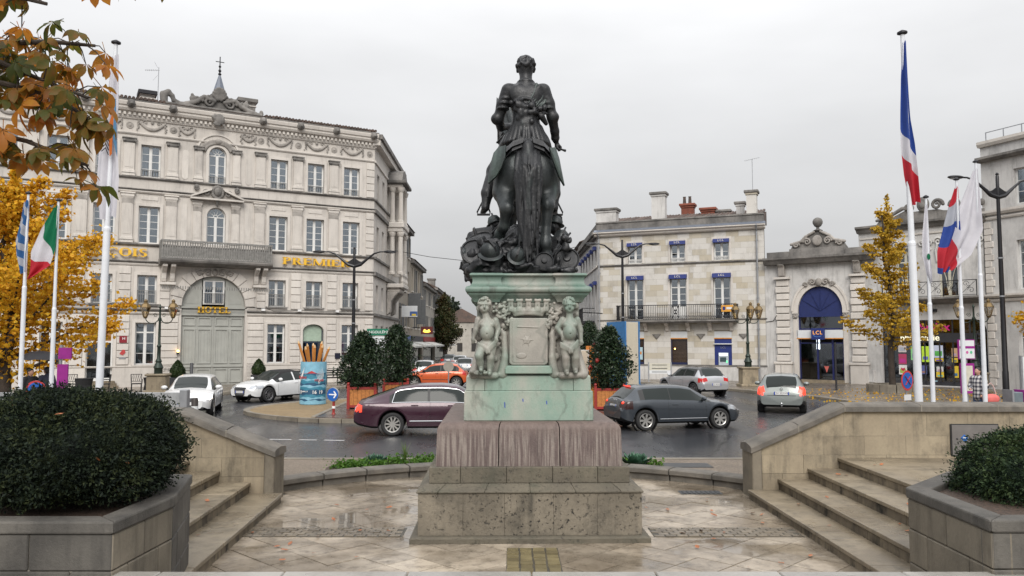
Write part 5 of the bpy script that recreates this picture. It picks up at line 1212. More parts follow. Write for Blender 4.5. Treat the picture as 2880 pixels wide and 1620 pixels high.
# ground-floor doors, signs, cable
def shopdoor(x, z0, frame, glass, warm):
    o = MB().box(x-.66, x-.58, .18, .26, z0, 3.4).box(x+.58, x+.66, .18, .26, z0, 3.4).box(x-.58, x+.58, .18, .26, 2.6, 2.7).box(x-.04, x+.04, .18, .26, z0, 2.6).box(x-.58, x+.58, .18, .25, z0, z0+.15).build('door_frame', frame, ho)
    for a, b in ((-.58, -.04), (.04, .58)): MB().box(x+a, x+b, .2, .21, z0+.15, 2.6).build('pane', glass, o)
    m = MB().box(x-.58, x+.58, .2, .21, 2.7, 3.35); n = 10; m.prism([(x-.6, 3.35)]+[(x-.6*math.cos(PI*i/n), 3.35+.38*math.sin(PI*i/n)) for i in range(1, n)]+[(x+.6, 3.35)], .2, .21); m.build('fanlight', warm, o)
shopdoor(-5.95, .5, WPAINT, DGLASS, plain('ochre_fanlight', (.33, .16, .07), .4)); shopdoor(5.95, .12, plain('dark_blue_door', (.02, .03, .045), .4), DGLASS, plain('pale_green_fanlight', (.33, .42, .34), .4))
m = MB()
for k in range(4): m.box(-6.75-k*.08, -5.15+k*.08, -.35-.3*k, 0, .0, .5-.125*k)
m.build('door_steps', STEPM, ho)
CABLE = plain('black_cable', (.02, .02, .02), .6)
m = MB(); pts = [(HL+.2, -.2, 4.66)]
for x in (-7.3, -5.0): pts += [(x-.8, -.19, 4.66), (x-.4, -.19, 4.82), (x+.4, -.19, 4.82), (x+.8, -.19, 4.63)]
pts += [(-3.0, -.19, 4.62), (-1.9, -.19, 4.6), (-1.7, -.15, 4.55), (1.7, -.15, 4.58), (1.9, -.19, 4.72), (3.0, -.19, 4.68), (3.4, -.19, 4.55), (4.5, -.19, 4.57), (5.2, -.19, 4.62), (6.5, -.19, 4.56), (9.6, -.19, 4.6)]
m.tube(pts, .022, 5); m.build('cable', CABLE, ho)
WB = plain('white_box', (.7, .7, .7), .5)
for x in (-5.4, -2.6, 2.8, 5.0, 7.4): MB().box(x-.11, x+.11, -.3, -.15, 4.52, 4.66).build('floodlight', WB, ho, bevel=.01)
REDS = plain('red_plaque', (.22, .015, .025), .4)
o = MB().box(-4.98, -4.6, -.1, -.08, 2.6, 2.98).build('hotel_plaque', REDS, ho); tx('H', .22, WHT, 'plaque_letter', o, (-4.76, -.103, 2.83))
o = MB().prism([(-4.95, 1.98), (-4.80, 2.22), (-4.68, 2.20), (-4.65, 2.05), (-4.78, 1.90)], -.1, -.08).build('emblem_plaque', plain('red_emblem', (.45, .05, .05), .5), ho); MB().box(-4.97, -4.63, -.095, -.085, 1.70, 1.80).build('plaque_base', ZINC, ho)
MB().box(7.33, 7.68, -.1, -.07, 1.6, 1.95).build('menu_board', plain('black_menu_board', (.012, .014, .03), .3), ho)
o = MB().box(-2.0, -1.86, -.2, -.08, 1.95, 2.05).build('wall_lamp', BLACKI, ho)
LAMP = plain('warm_lamp', (.8, .5, .2), .5, emit=(1, .55, .15), es=4); MB().ball((-1.93, -.2, 2.12), .075).build('bulb', LAMP, o)
# side front along the street, seen at a sharp angle
SD = Vector((math.cos(R(90.5)-HRZ), math.sin(R(90.5)-HRZ), 0)); SN = Vector((SD.y, -SD.x, 0))
TS = Matrix(((SD.x, -SN.x, 0, HR_), (SD.y, -SN.y, 0, 0), (0, 0, 1, 0), (0, 0, 0, 1)))      # local x along the street, -y into it
def sm(): m = MB(); m.T = TS; return m
sh_ = []
for k in range(5):
    xx = 1.6+2.3*k
    for z0, z1 in ((12.1, 13.95), (8.3, 10.4), (4.8, 6.45), (1.4, 3.74)): sh_.append((xx-.5, xx+.5, z0, z1))
m = sm(); band_boxes(m, 0, 12.5, 0, 16.0, sh_, 0, .4); m.build('side_wall', HST, ho)
m = sm(); m.box(.2, 12.4, .9, 1.0, 0, 15.9); m.build('side_interior', ROOMD, ho)
for a, b, z0, z1 in sh_:
    w = sm(); w.box(a, a+.08, .2, .28, z0, z1).box(b-.08, b, .2, .28, z0, z1).box((a+b)/2-.06, (a+b)/2+.06, .2, .28, z0, z1)
    for j in range(4): w.box(a, b, .21, .26, z0+(z1-z0)*j/3-.03, z0+(z1-z0)*j/3+.03)
    w = w.build('window', WPAINT, ho); p = sm(); p.box(a, b, .24, .245, z0, z1); p.build('pane', GLASS, w)
for z0, z1, q, mt in ((4.36, 4.52, .16, HDIRT), (7.0, 7.25, .16, HDIRT), (8.1, 8.24, .14, HDIRT), (11.13, 11.38, .16, HDIRT), (11.95, 12.06, .14, HDIRT), (14.48, 14.6, .1, HST2), (15.6, 16.0, .4, HST2), (16.0, 16.3, .55, HDIRT)):
    m = sm(); m.box(-q*.6, 12.5, -q, .1, z0, z1); m.build('string_course', mt, ho)
# oriel with columns
for za, zb, r in ((7.6, 10.7, .2), (11.4, 14.0, .19)):
    for xx in (6.1, 8.4):
        m = sm(); m.lathe([(r*1.3, za), (r*1.3, za+.15), (r, za+.2), (r*.85, zb-.35), (r*1.1, zb-.3), (r*1.5, zb-.05), (r*1.5, zb)], 12, (xx, -.95, 0)); m.build('column', HST2, ho, smooth=True)
        m = sm(); m.lathe([(r*1.3, za), (r*1.3, za+.15), (r, za+.2), (r*.85, zb-.35), (r*1.1, zb-.3), (r*1.5, zb-.05), (r*1.5, zb)], 12, (xx, -.35, 0)); m.build('column', HST2, ho, smooth=True)
for z0, z1, q in ((6.3, 6.6, .95), (6.6, 6.9, 1.25), (10.7, 11.0, 1.15), (11.0, 11.4, 1.25), (14.0, 14.25, 1.1), (14.25, 14.5, 1.4)):
    m = sm(); m.box(7.25-q-.3, 7.25+q+.3, -q, .0, z0, z1); m.build('oriel_slab', HST2 if z0 != 14.25 else HDIRT, ho, bevel=.05)
m = sm(); m.prism([(5.6, 14.5), (8.9, 14.5), (8.2, 15.2), (7.25, 15.5), (6.3, 15.2)], -1.1, 0); m.build('oriel_cap', HDIRT, ho)
m = sm(); m.box(5.8, 8.7, -1.2, -1.05, 7.5, 7.65); m.build('oriel_rail', HST2, ho)
for k in range(10):
    m = sm(); m.lathe([(.05, 6.9), (.1, 7.1), (.05, 7.35), (.07, 7.5)], 8, (5.95+k*.29, -1.12, 0)); m.build('oriel_baluster', HST2, ho)
for xx in (6.1, 8.4):
    m = sm(); m.prism([(.0, 4.6), (-.3, 4.8), (-.35, 5.6), (-.6, 6.0), (-.95, 6.3), (0, 6.3)], xx-.3, xx+.3, 'x'); m.build('oriel_bracket', HCARVE, ho, bevel=.04)
# ================================================================ BANK BUILDING
def mk_ashlar():
    M = Mat('patchy_ashlar'); p = M.pos(); r = M.rnd()
    c = M.ramp(r, [(0., (.60, .58, .55)), (.5, (.56, .54, .505)), (.72, (.52, .485, .42)), (.88, (.47, .42, .33)), (1., (.45, .42, .37))])
    st = M.ramp(M.noise(1.1, M.pos((1.5, 1.5, .8)), 8, .68), [(.5, 0.), (.75, 1.)])
    c = M.mix(M.math('MULTIPLY', st, .45), c, (.2, .185, .165))
    c = M.mix(.3, c, M.ramp(M.noise(22, p, 5, .7), [(.25, .6), (.75, 1.)]), 'MULTIPLY')
    M.set(Base_Color=c, Roughness=.85); return M.bump(M.noise(22, p, 5, .7), .2, .02).m
ASHL = mk_ashlar()
BANKB = plain('bank_blue', (.008, .022, .15), .55, var=.1); ORANGE = plain('orange_trim', (.55, .22, .03), .5); SIGNW = plain('sign_white', (.62, .64, .66), .4, var=.04)
LTXT = plain('pale_letters', (.7, .68, .6), .5, var=.03); OTXT = plain('orange_letters', (.8, .35, .06), .5, var=.03, emit=(1, .45, .1), es=.35)
PLAS = stone('stained_plaster', (.62, .61, .595), (.50, .49, .48), (.23, .225, .22), .6, .7, .85, .04, .2, .9)
bk = thing('bank_building', 'pale ashlar bank with blue window awnings and a long black iron balcony', 'building', (11.252, 53.925, 0), math.atan(-.42))
BX = (-2.93, .03, 2.93); BL, BR = -5.62, 5.66
bh = []
for x in BX: bh += [(x-.56, x+.56, 1.1, 3.37), (x-.56, x+.56, 4.16, 7.2), (x-.5, x+.5, 8.08, 9.5)]
m = MB(); band_boxes(m, BL, BR, 0, 10.05, bh, .022, .42); m.build('mortar_core', MORTAR, bk)
MB().box(BL+.3, BR-.3, 1.5, 1.6, 0, 10).build('interior_wall', ROOMD, bk)
def ashlar(parent, x0, x1, z0, z1, course, length, holes, mat, seed=0, limit=290, out=0):
    g = random.Random(seed); n = max(1, round((z1-z0)/course)); h = (z1-z0)/n; cnt = 0; rest = MB(); cache = {}
    for r in range(n):
        za, zb = z0+r*h, z0+(r+1)*h; mid = (za+zb)/2
        ivs = []; cur = x0
        for q in sorted([q for q in holes if q[2] < mid < q[3]]):
            if q[0] > cur: ivs.append((cur, min(q[0], x1)))
            cur = max(cur, q[1])
        if cur < x1: ivs.append((cur, x1))
        for a, b in ivs:
            k = max(1, round((b-a)/length)); off = .5 if r % 2 and k > 1 else 0
            cuts = [a]+[a+(b-a)*(j+off)/k for j in range(1 if not off else 0, k) if 0 < (j+off)/k < 1]+[b]
            for c, d in zip(cuts[:-1], cuts[1:]):
                if d-c < .03: continue
                dy = g.uniform(.008, .014)
                if cnt < limit:
                    MB().box(c+.0035, d-.0035, -out+dy, .06, za+.0035, zb-.0035).build('stone_block', mat, parent); cnt += 1
                else: rest.box(c+.006, d-.006, -out+dy, .06, za+.006, zb-.006)
    if rest.v: stuff(rest.build('stone_blocks', mat, parent))
ashlar(bk, BL, BR, 1.14, 10.04, .385, .78, bh, ASHL, 3)
MB().box(BL-.03, BR+.03, -.07, .05, 0, 1.04).build('plinth', PLAS, bk); MB().box(BL-.05, BR+.05, -.1, .05, 1.04, 1.13).build('plinth_ledge', HDIRT, bk)
for z0, z1, q, mt in ((7.93, 8.05, .1, HDIRT), (4.12, 4.2, .06, HDIRT), (10.05, 10.2, .25, HST2), (10.2, 10.36, .42, HST2)):
    MB().prism([(.1, z0), (-q*.6, z0), (-q, (z0+z1)/2), (-q, z1), (.1, z1)], BL-.2 if q > .2 else BL-.03, BR+.1, 'x').build('cornice' if q > .2 else 'string_course', mt, bk)
MB().prism([(.3, 10.36), (-.44, 10.36), (-.1, 10.56), (.3, 10.56)], BL-.2, BR+.1, 'x').build('zinc_flashing', LEAD, bk)
MB().box(BL-.06, BR+.0, -.1, .3, 10.56, 11.0).build('parapet', HDIRT, bk); MB().box(BL-.1, BR+.03, -.16, .36, 11.0, 11.1).build('parapet_coping', HDIRT, bk)
for x in BX:
    for a, b, z0, z1 in ((x-.56, x+.56, 4.16, 7.2), (x-.5, x+.5, 8.08, 9.5)):
        MB().box(a-.14, a, -.03, .2, z0, z1+.16).box(b, b+.14, -.03, .2, z0, z1+.16).box(a, b, -.03, .2, z1, z1+.16).build('window_surround', HST2, bk)
    window(bk, x, 8.08, 1.0, 1.22, 2, curtain=0, y=.2)
    m = MB()
    for c in range(12): m.box(x-.48+c*.08, x-.45+c*.08, .1, .13, 8.08, 8.42)
    m.box(x-.5, x+.5, .1, .14, 8.30, 8.34); m.build('window_rail', WPAINT, bk)
    if x == .03: window(bk, x, 4.16, 1.12, 2.8, 3, curtain=0, y=.2, transom=2.2, lower=.9)
    else: window(bk, x, 4.16, 1.12, 2.8, 4, curtain=0, y=.2)
    for z0, z1, w in ((6.93, 7.24, .6), (9.27, 9.54, .53)):
        o = MB().prism([(-.02, z1), (-.26, z1-.05), (-.3, z0), (-.02, z0)], x-w, x+w, 'x').build('awning', BANKB, bk)
        tx('LCL', .2, LTXT, 'awning_letters', o, (x, -.31, (z0+z1)/2-.01), (PI/2-.15, 0, 0), .003, spacing=1.3)
# balcony
MB().box(-4.1, 3.98, -.95, .02, 4.02, 4.115).box(-4.02, 3.9, -.85, .02, 3.94, 4.02).build('balcony_slab', HDIRT, bk)
rl = MB().box(-4.08, 3.96, -.93, -.88, 5.10, 5.15).box(-4.08, 3.96, -.92, -.89, 4.2, 4.23).box(-4.08, 3.96, -.92, -.89, 4.38, 4.40).box(-4.08, -4.03, -.9, 0, 5.1, 5.15).box(3.91, 3.96, -.9, 0, 5.1, 5.15).box(-4.08, -4.03, -.9, 0, 4.2, 4.23).box(3.91, 3.96, -.9, 0, 4.2, 4.23).build('balcony_rail', BLACKI, bk)
bb = MB().box(-.013, .013, -.915, -.89, 4.12, 5.1).mesh('baluster'); bb.materials.append(BLACKI)
bc = MB().lathe([(.001, -.05), (.045, 0), (.001, .05)], 6, (0, -.905, 4.31)).mesh('baluster_drop'); bc.materials.append(BLACKI)
for k in range(66): inst('baluster', bb, rl, (-4.0+k*.121, 0, 0)); inst('baluster_drop', bc, rl, (-4.0+k*.121+.06, 0, 0))
for sx_ in (-4.06, 3.93):
    for k in range(7): inst('baluster', bb, rl, (sx_, .12+k*.12, 0))
for x in (-2.95, .0, 2.95):
    m = MB(); 
    for sg in (-1, 1): m.bar((x-sg*.2, -.93, 4.25), (x+sg*.2, -.93, 5.05), .035)
    m.box(x-.24, x-.2, -.94, -.9, 4.2, 5.1).box(x+.2, x+.24, -.94, -.9, 4.2, 5.1); arch_ring(m, x, 4.65, .1, .15, -.945, -.915, 0, 360, 14); m.build('rail_panel', BLACKI, rl)
for x in (-3.65, -2.2, -.75, .68, 2.12, 3.5): MB().prism([(.05, 3.35), (-.12, 3.4), (-.2, 3.65), (-.6, 3.85), (-.65, 3.94), (.05, 3.94)], x-.12, x+.12, 'x').build('console', HST2, bk, bevel=.02)
o = MB().box(3.0, 3.75, -.98, -.95, 4.62, 5.05).build('hanging_sign', plain('amber_sign', (.6, .28, .03), .5), bk); MB().box(3.32, 3.66, -.985, -.981, 4.78, 4.92).build('sign_print', SIGNW, o); MB().box(3.08, 3.25, -.985, -.981, 4.72, 4.95).build('sign_print', BANKB, o)
for x in (-1.48, 1.5, 4.25): MB().prism([(x-.3, 3.2), (x+.3, 3.2), (x, 2.85)], -.09, .02).build('wall_drop', HDIRT, bk, bevel=.02)
# ground-floor openings
BROWNG = plain('brown_tinted_glass', (.035, .022, .014), .08, spec=.8)
for i, x in enumerate(BX):
    MB().box(x-.56, x+.56, .02, .2, 2.93, 3.36).build('lit_fascia', SIGNW, bk); MB().box(x-.57, x+.57, .0, .2, 2.86, 2.93).build('orange_strip', ORANGE, bk)
    if i < 2:
        f = MB().box(x-.56, x-.5, .15, .25, 1.14, 2.86).box(x+.5, x+.56, .15, .25, 1.14, 2.86).box(x-.5, x+.5, .15, .25, 1.14, 1.28).build('shop_window', plain('dark_blue_frame', (.01, .015, .06), .4), bk)
        MB().box(x-.5, x+.5, .2, .21, 1.28, 2.86).build('pane', BROWNG, f)
        if i: 
            m = MB()
            for k in range(9): m.box(x-.5, x+.5, .185, .195, 1.3+k*.09, 1.33+k*.09)
            m.build('blind_slat', plain('brown_blind', (.07, .045, .03), .6), f); MB().ball((x-.32, .19, 2.2), .05).build('lamp', LAMP, f)
        else: p_ = MB().box(x+.08, x+.42, .17, .19, 1.45, 2.3).build('poster', plain('pale_blue_poster', (.4, .55, .62), .5), f); MB().box(x+.15, x+.35, .165, .169, 1.8, 2.0).build('poster_print', ORANGE, p_)
    else:
        a = MB().box(x-.56, x+.56, .06, .2, 1.14, 2.86).build('cash_machine', BANKB, bk); MB().box(x-.6, x+.6, -.12, .06, 2.5, 2.56).build('canopy', SIGNW, a)
        MB().box(x-.3, x+.34, -.06, .06, .75, 1.95).build('machine_front', plain('machine_grey', (.42, .47, .52), .4), a, bevel=.02); MB().box(x-.26, x+.30, -.075, -.06, 1.75, 1.92).build('lit_header', plain('lit_header', (.6, .7, .85), .4, emit=(.7, .8, 1), es=.6), a)
        MB().box(x-.2, x+.2, -.075, -.06, 1.35, 1.65).build('screen', plain('machine_screen', (.05, .08, .09), .2), a); MB().box(x+.2, x+.28, -.08, -.06, 1.3, 1.42).build('card_light', plain('green_light', (.1, .5, .2), .4, emit=(.1, 1, .3), es=1), a); MB().box(x-.32, x+.36, -.065, .05, .6, .75).build('machine_foot', BANKB, a); tx('LCL', .17, ZINC, 'panel_letters', a, (x, .05, 2.28), spacing=1.3)
o = MB().box(-3.5, -3.0, -.5, -.02, 2.82, 3.4).build('cube_sign', BANKB, bk); tx('L', .3, OTXT, 'sign_letter', o, (-3.2, -.51, 3.12))
for x in (5.22, -5.5): 
    m = MB(); m.tube([(x, -.5, 10.3), (x, -.12, 9.9), (x, -.1, .2)], .055, 8)
    for z in (1.5, 3.5, 5.5, 7.5, 9.3): m.box(x-.08, x+.08, -.17, .0, z, z+.05)
    m.build('downpipe', ZINC, bk)
# roof, chimneys
MB().prism([(.4, 10.9), (4.6, 11.9), (4.6, 10.9)], BL+.2, BR-.2, 'x').build('roof', TILE, bk)
rtm = MB().tube([(0, .3, 10.95), (0, 4.5, 11.98)], [.11, .1], 8).mesh('tile_row'); rtm.materials.append(TILE)
for k in range(50): inst('tile_row', rtm, bk, (BL+.4+k*.215, rr.uniform(-.05, .05), rr.uniform(-.01, .03)))
def chimney(par, x0, x1, y0, y1, z0, z1, mat, cap, pots=0):
    c = MB().box(x0, x1, y0, y1, z0, z1-.3).build('chimney', mat, par); MB().box(x0-.06, x1+.06, y0-.06, y1+.06, z1-.3, z1-.18).build('chimney_band', mat, c); MB().box(x0-.14, x1+.14, y0-.14, y1+.14, z1-.18, z1).build('chimney_cap', cap, c, bevel=.03)
    for k in range(pots): MB().lathe([(.13, z1), (.1, z1+.5), (.13, z1+.55), (.09, z1+.55)], 10, (x0+.2+k*.4, (y0+y1)/2, 0)).build('chimney_pot', TILE, c)
    return c
BRICK = stone('red_brick', (.26, .08, .05), (.18, .06, .04), (.06, .04, .03), .5, 4, .9, .1, .4)
chimney(bk, -5.95, -4.5, .8, 1.6, 10.6, 12.25, PLAS, HDIRT); chimney(bk, -1.85, -.92, .5, 1.2, 10.9, 13.1, PLAS, HDIRT); chimney(bk, -.6, .3, 4.8, 5.4, 11, 12.9, BRICK, BRICK, 2)
chimney(bk, 1.05, 2.0, 3.6, 4.3, 11, 12.3, BRICK, BRICK); chimney(bk, 2.2, 3.0, 3.7, 4.4, 11, 12.1, HDIRT, HDIRT); chimney(bk, 3.7, 4.2, 2.0, 2.6, 10.9, 12.3, PLAS, HDIRT); chimney(bk, 4.55, 5.2, .4, 1.1, 10.9, 12.75, ASHL, HDIRT)
a = MB().tube([(0, 0, 0), (0, 0, 2.3)], .02, 6); a.bar((-.5, 0, 2.2), (.5, 0, 2.35), .015)
for k in range(8): a.bar((-.45+k*.12, -.15, 2.21+k*.018), (-.45+k*.12, .15, 2.21+k*.018), .01)
a.build('television_aerial', ZINC, bk, loc=(4.95, .7, 12.6))
# side wing along the street
SW = R(90.5)-math.atan(-.42); sd_ = Vector((math.cos(SW), math.sin(SW), 0)); sn_ = Vector((-sd_.y, sd_.x, 0))     # street side faces left
TB = Matrix(((sd_.x, -sn_.x, 0, BL), (sd_.y, -sn_.y, 0, 0), (0, 0, 1, 0), (0, 0, 0, 1)))
def bm_(): m = MB(); m.T = TB; return m
hs = [(1.2+2.2*k-.45, 1.2+2.2*k+.45, z0, z1) for k in range(6) for z0, z1 in ((8.08, 9.5), (4.6, 7.0), (1.1, 3.2))]
m = bm_(); band_boxes(m, .02, 14, 0, 10.05, hs, 0, .4); m.build('side_wall', PLAS, bk)
m = bm_(); m.box(.5, 13.8, .9, 1, 0, 10); m.build('side_interior', ROOMD, bk)
for a, b, z0, z1 in hs:
    w = bm_(); w.box(a, a+.08, .15, .25, z0, z1).box(b-.08, b, .15, .25, z0, z1).box((a+b)/2-.05, (a+b)/2+.05, .15, .25, z0, z1); w = w.build('window', WPAINT, bk)
    p = bm_(); p.box(a, b, .2, .21, z0, z1); p.build('pane', GLASS, w)
    if z0 > 4: p = bm_(); p.box(a-.03, b+.03, -.25, .0, z1-.25, z1); p.build('awning', BANKB, bk)
for z0, z1, q in ((7.93, 8.05, .1), (10.05, 10.2, .25), (10.2, 10.4, .42), (10.4, 11.0, .1)):
    m = bm_(); m.box(-q*.5, 14, -q, .1, z0, z1); m.build('cornice', HDIRT if z0 > 10 else HST2, bk)
m = bm_(); m.box(2.2, 7.5, -.9, .0, 4.0, 4.12); m.build('side_balcony', BLACKI, bk)
for k in range(30): m = bm_(); m.box(2.25+k*.18, 2.28+k*.18, -.88, -.85, 4.12, 5.1); m.build('side_baluster', BLACKI, bk)
m = bm_(); m.box(2.2, 7.5, -.9, -.84, 5.1, 5.15).box(2.2, 2.26, -.9, 0, 5.1, 5.15).box(2.2, 2.26, -.9, 0, 4.12, 4.2); m.build('side_rail', BLACKI, bk)
chimney(bk, -5.0, -3.2, 9.0, 10.0, 10.5, 12.4, PLAS, HDIRT)
nb = thing('neighbour_house', 'taller stained house wall rising behind the bank beside the street', 'building', (6.0, 70.6, 0), R(90.5))
MB().box(0, 9, -.4, -9, 0, 11.6).build('wall', PLAS, nb); MB().prism([(-9.2, 11.6), (.0, 11.6), (-4.5, 13.4)], -.2, 9.2, 'x').build('roof', TILE, nb)
yg = MB().box(0, .35, -.12, .12, 2.4, 4.9).build('lit_sign', plain('lit_yellow_sign', (.9, .6, .2), .5, emit=(1, .72, .3), es=2.5), None, loc=(3.55, 51.5, 0)); tag(yg, 'tall narrow glowing yellow shop sign beside the street', 'sign')
MB().bar((.35, 0, 4.6), (2.6, 2.8, 4.6), .06).build('bracket', BLACKI, yg)
# ================================================================ ARCHED PORTAL
po = thing('arched_portal', 'rusticated stone portal with blue arched awning, carved crest and ball finial', 'building', (16.461, 51.737, 0), math.atan(-.71))
PC = 3.42
m = MB(); band_boxes(m, .02, 6.6, 0, 7.6, [(PC-1.34, PC+1.34, -1, 6.15)], 0, .6); arch_fill(m, PC, 2.68, 4.6, 6.15, 0, .6); m.build('wall', PLAS, po)
MB().box(.2, 6.4, 2.0, 2.1, 0, 7.5).build('interior_wall', ROOMD, po)
m = MB(); arch_ring(m, PC, 4.6, 1.34, 1.62, -.08, .1, k=1.15); arch_ring(m, PC, 4.6, 1.62, 1.74, -.13, .1, k=1.14); m.box(PC-1.7, PC-1.34, -.1, .1, 4.45, 4.6).box(PC+1.34, PC+1.7, -.1, .1, 4.45, 4.6); m.build('arch_moulding', HST2, po)
for sg in (-1, 1):
    MB().box(*sorted((PC+sg*1.36, PC+sg*1.64)), -.06, .1, .1, 4.1).build('jamb', HST2, po); s = SDF(); x = PC+sg*1.5
    for j in range(8): s.ell((x+.11*math.cos(j*.8), -.1, 4.28+.09*math.sin(j*1.7)), (.07, .05, .06), .015)
    obj('carved_capital', s.mesh('carved_capital', .025), HCARVE, po)
    a, b = sorted((PC+sg*1.83, PC+sg*2.70))
    me = MB().box(-(b-a)/2, (b-a)/2, -.2, .05, .02, .40).mesh('rusticated_block'); me.materials.append(HST2)
    for k in range(12):
        o = inst('rusticated_block', me, po, ((a+b)/2, 0, 1.42+k*.435), scale=(1 if k % 2 == 0 else .9, 1 if k % 2 == 0 else .8, 1)); o.modifiers.new('b', 'BEVEL').width = .03
    MB().box(a-.08, b+.08, -.3, .05, 0, 1.25).box(a-.14, b+.14, -.36, .05, 1.25, 1.4).build('pedestal_block', HST2, po, bevel=.02)
    MB().box(a-.05, b+.05, -.32, .05, 6.66, 6.8).build('pier_cap', HST2, po); MB().prism([(.05, 6.8), (-.3, 6.85), (-.4, 7.4), (-.6, 7.58), (.05, 7.58)], (a+b)/2-.2, (a+b)/2+.2, 'x').build('console', HCARVE, po, bevel=.03)
MB().prism([(.1, 7.58), (-.45, 7.6), (-.6, 7.8), (-.7, 7.9), (-.7, 8.02), (.1, 8.06)], .1, 6.75, 'x').build('cornice', HDIRT, po)
MB().box(.3, 1.7, -.4, .5, 8.06, 8.4).box(5.1, 6.5, -.4, .5, 8.06, 8.4).box(1.7, 5.1, -.3, .4, 8.06, 8.55).build('blocking_course', HDIRT, po)
MB().prism([(1.75, 8.56), (5.1, 8.56), (4.9, 8.9), (4.4, 9.05), (3.95, 9.5), (3.65, 9.62), (3.2, 9.62), (2.9, 9.5), (2.45, 9.05), (1.95, 8.9)], -.15, .25).build('crest_panel', HDIRT, po)
s = SDF(); s.ell((PC, -.25, 9.0), (.3, .12, .34), .03)
for sg in (-1, 1): scrolls(s, PC+sg*.62, 8.95, -.22, .24, 1.6, sg, .06); scrolls(s, PC+sg*1.3, 8.78, -.22, .2, 1.5, -sg, .06); s.chain([(PC+sg*.2, -.2, 9.55), (PC+sg*.7, -.2, 9.3), (PC+sg*1.0, -.2, 9.0), (PC+sg*1.6, -.2, 8.85)], [.08, .09, .09, .1], .03)
obj('carved_crest', s.mesh('carved_crest', .03), HCARVE, po)
MB().lathe([(.25, 9.6), (.3, 9.65), (.1, 9.75), (.09, 9.85), (.2, 9.92), (.3, 10.1), (.31, 10.22), (.24, 10.38), (.1, 10.46), (.01, 10.48)], 16, (PC, 0, 0)).build('ball_finial', HDIRT, po, smooth=True)
s = SDF(); s.ell((PC, -.2, 6.4), (.2, .13, .25), .03)
for sg in (-1, 1): scrolls(s, PC+sg*.4, 6.4, -.15, .22, 1.4, sg, .06); scrolls(s, PC+sg*.8, 6.25, -.15, .16, 1.3, sg, .05)
obj('keystone_relief', s.mesh('keystone_relief', .028), HCARVE, po)
n = 16; NAVY = plain('navy_awning', (.008, .018, .10), .7, var=.15)
aw = MB(); aw.prism([(PC-1.3, 4.24)]+[(PC-1.32*math.cos(PI*i/n), 4.6+1.52*math.sin(PI*i/n)) for i in range(n+1)]+[(PC+1.3, 4.24)], .1, .25); ao = aw.build('arched_awning', NAVY, po)
for i in range(1, 6): a = PI*i/6; MB().bar((PC, .06, 4.62), (PC-1.28*math.cos(a), .09, 4.6+1.46*math.sin(a)), .03).build('awning_rib', NAVY, ao)
MB().box(PC-1.33, PC+1.33, .02, .12, 4.22, 4.32).build('awning_valance', NAVY, ao)
g = MB().box(PC-1.34, PC-1.26, .12, .25, .3, 4.22).box(PC+1.26, PC+1.34, .12, .25, .3, 4.22).box(PC-1.26, PC+1.26, .12, .25, 3.42, 3.5).box(PC-.28, PC-.18, .12, .25, .3, 2.85).box(PC+.62, PC+.72, .12, .25, .3, 2.85).box(PC-1.26, PC+1.26, .12, .25, 2.55, 2.62).build('entrance_frame', plain('navy_frame', (.01, .015, .09), .35), po)
for a, b, c, d in ((-1.26, 1.26, 3.5, 4.22), (-1.26, -.28, .32, 2.55), (-.18, .62, .32, 2.55), (.72, 1.26, .32, 2.55)): MB().box(PC+a, PC+b, .18, .19, c, d).build('pane', DGLASS, g)
MB().box(PC-1.45, PC+1.34, -.06, .12, 2.9, 3.4).build('fascia', SIGNW, po); MB().box(PC-1.45, PC+1.34, -.07, .12, 2.84, 2.9).build('orange_strip', ORANGE, po)
o = MB().box(PC-.48, PC+.28, -.35, -.06, 2.8, 3.5).build('cube_sign', BANKB, po); tx('LCL', .32, OTXT, 'sign_letters', o, (PC-.1, -.36, 3.22), depth=.008, spacing=1.15)
m = MB(); arch_ring(m, PC-.1, 3.12, .24, .27, -.362, -.352, 200, 330, 10, .6); m.build('sign_smile', plain('sky_blue_print', (.1, .3, .8), .4), o)
MB().box(PC-.3, PC-.1, .14, .16, 2.2, 2.85).build('door_light', plain('lit_strip', (.8, .85, 1), .4, emit=(.8, .9, 1), es=1.5), po)
MB().prism([(PC+.12, 1.15), (PC+.42, 1.15), (PC+.27, .75)], .165, .175).build('door_sticker', plain('red_white_sticker', (.5, .12, .1), .5), po)
m = MB(); m.box(PC-1.6, PC+1.6, -.3, .6, 0, .16).box(PC-1.4, PC+1.4, -.05, .6, .16, .3); m.build('threshold', STEPM, po)
m = MB(); m.tube([(0.05, -.03, 3.95), (.5, -.03, 4.0), (.8, -.22, 4.35)], .02, 5); m.build('cable', CABLE, po)
# ================================================================ PHARMACY
ph = thing('pharmacy_building', 'white stained pharmacy house with carved parapet, curly balcony and dark shop window', 'building', (21.2, 48.4, 0), math.atan(-1.1))
pw = [(1.2, 6.85, .18, 3.9), (2.15, 3.15, 5.2, 8.1), (4.5, 5.5, 5.2, 8.1)]
m = MB(); band_boxes(m, 0, 7.0, 0, 9.3, pw, 0, .5); arch_fill(m, 2.65, 1.0, 7.85, 8.12, 0, .5); arch_fill(m, 5.0, 1.0, 7.85, 8.12, 0, .5)
m.prism([(6.85, 3.9), (6.3, 3.9), (6.55, 3.82), (6.75, 3.6), (6.85, 3.3)], 0, .5); m.build('wall', PLAS, ph)
MB().box(.1, 6.9, 2.2, 2.3, 0, 9.2).build('interior_wall', ROOMD, ph); MB().box(1.2, 6.8, .5, 2.2, 3.95, 4.1).build('ceiling', ROOMD, ph)
MB().prism([(.1, 9.22), (-.15, 9.24), (-.25, 9.4), (-.4, 9.5), (-.4, 9.62), (.1, 9.64)], -.05, 7.05, 'x').build('cornice', HDIRT, ph)
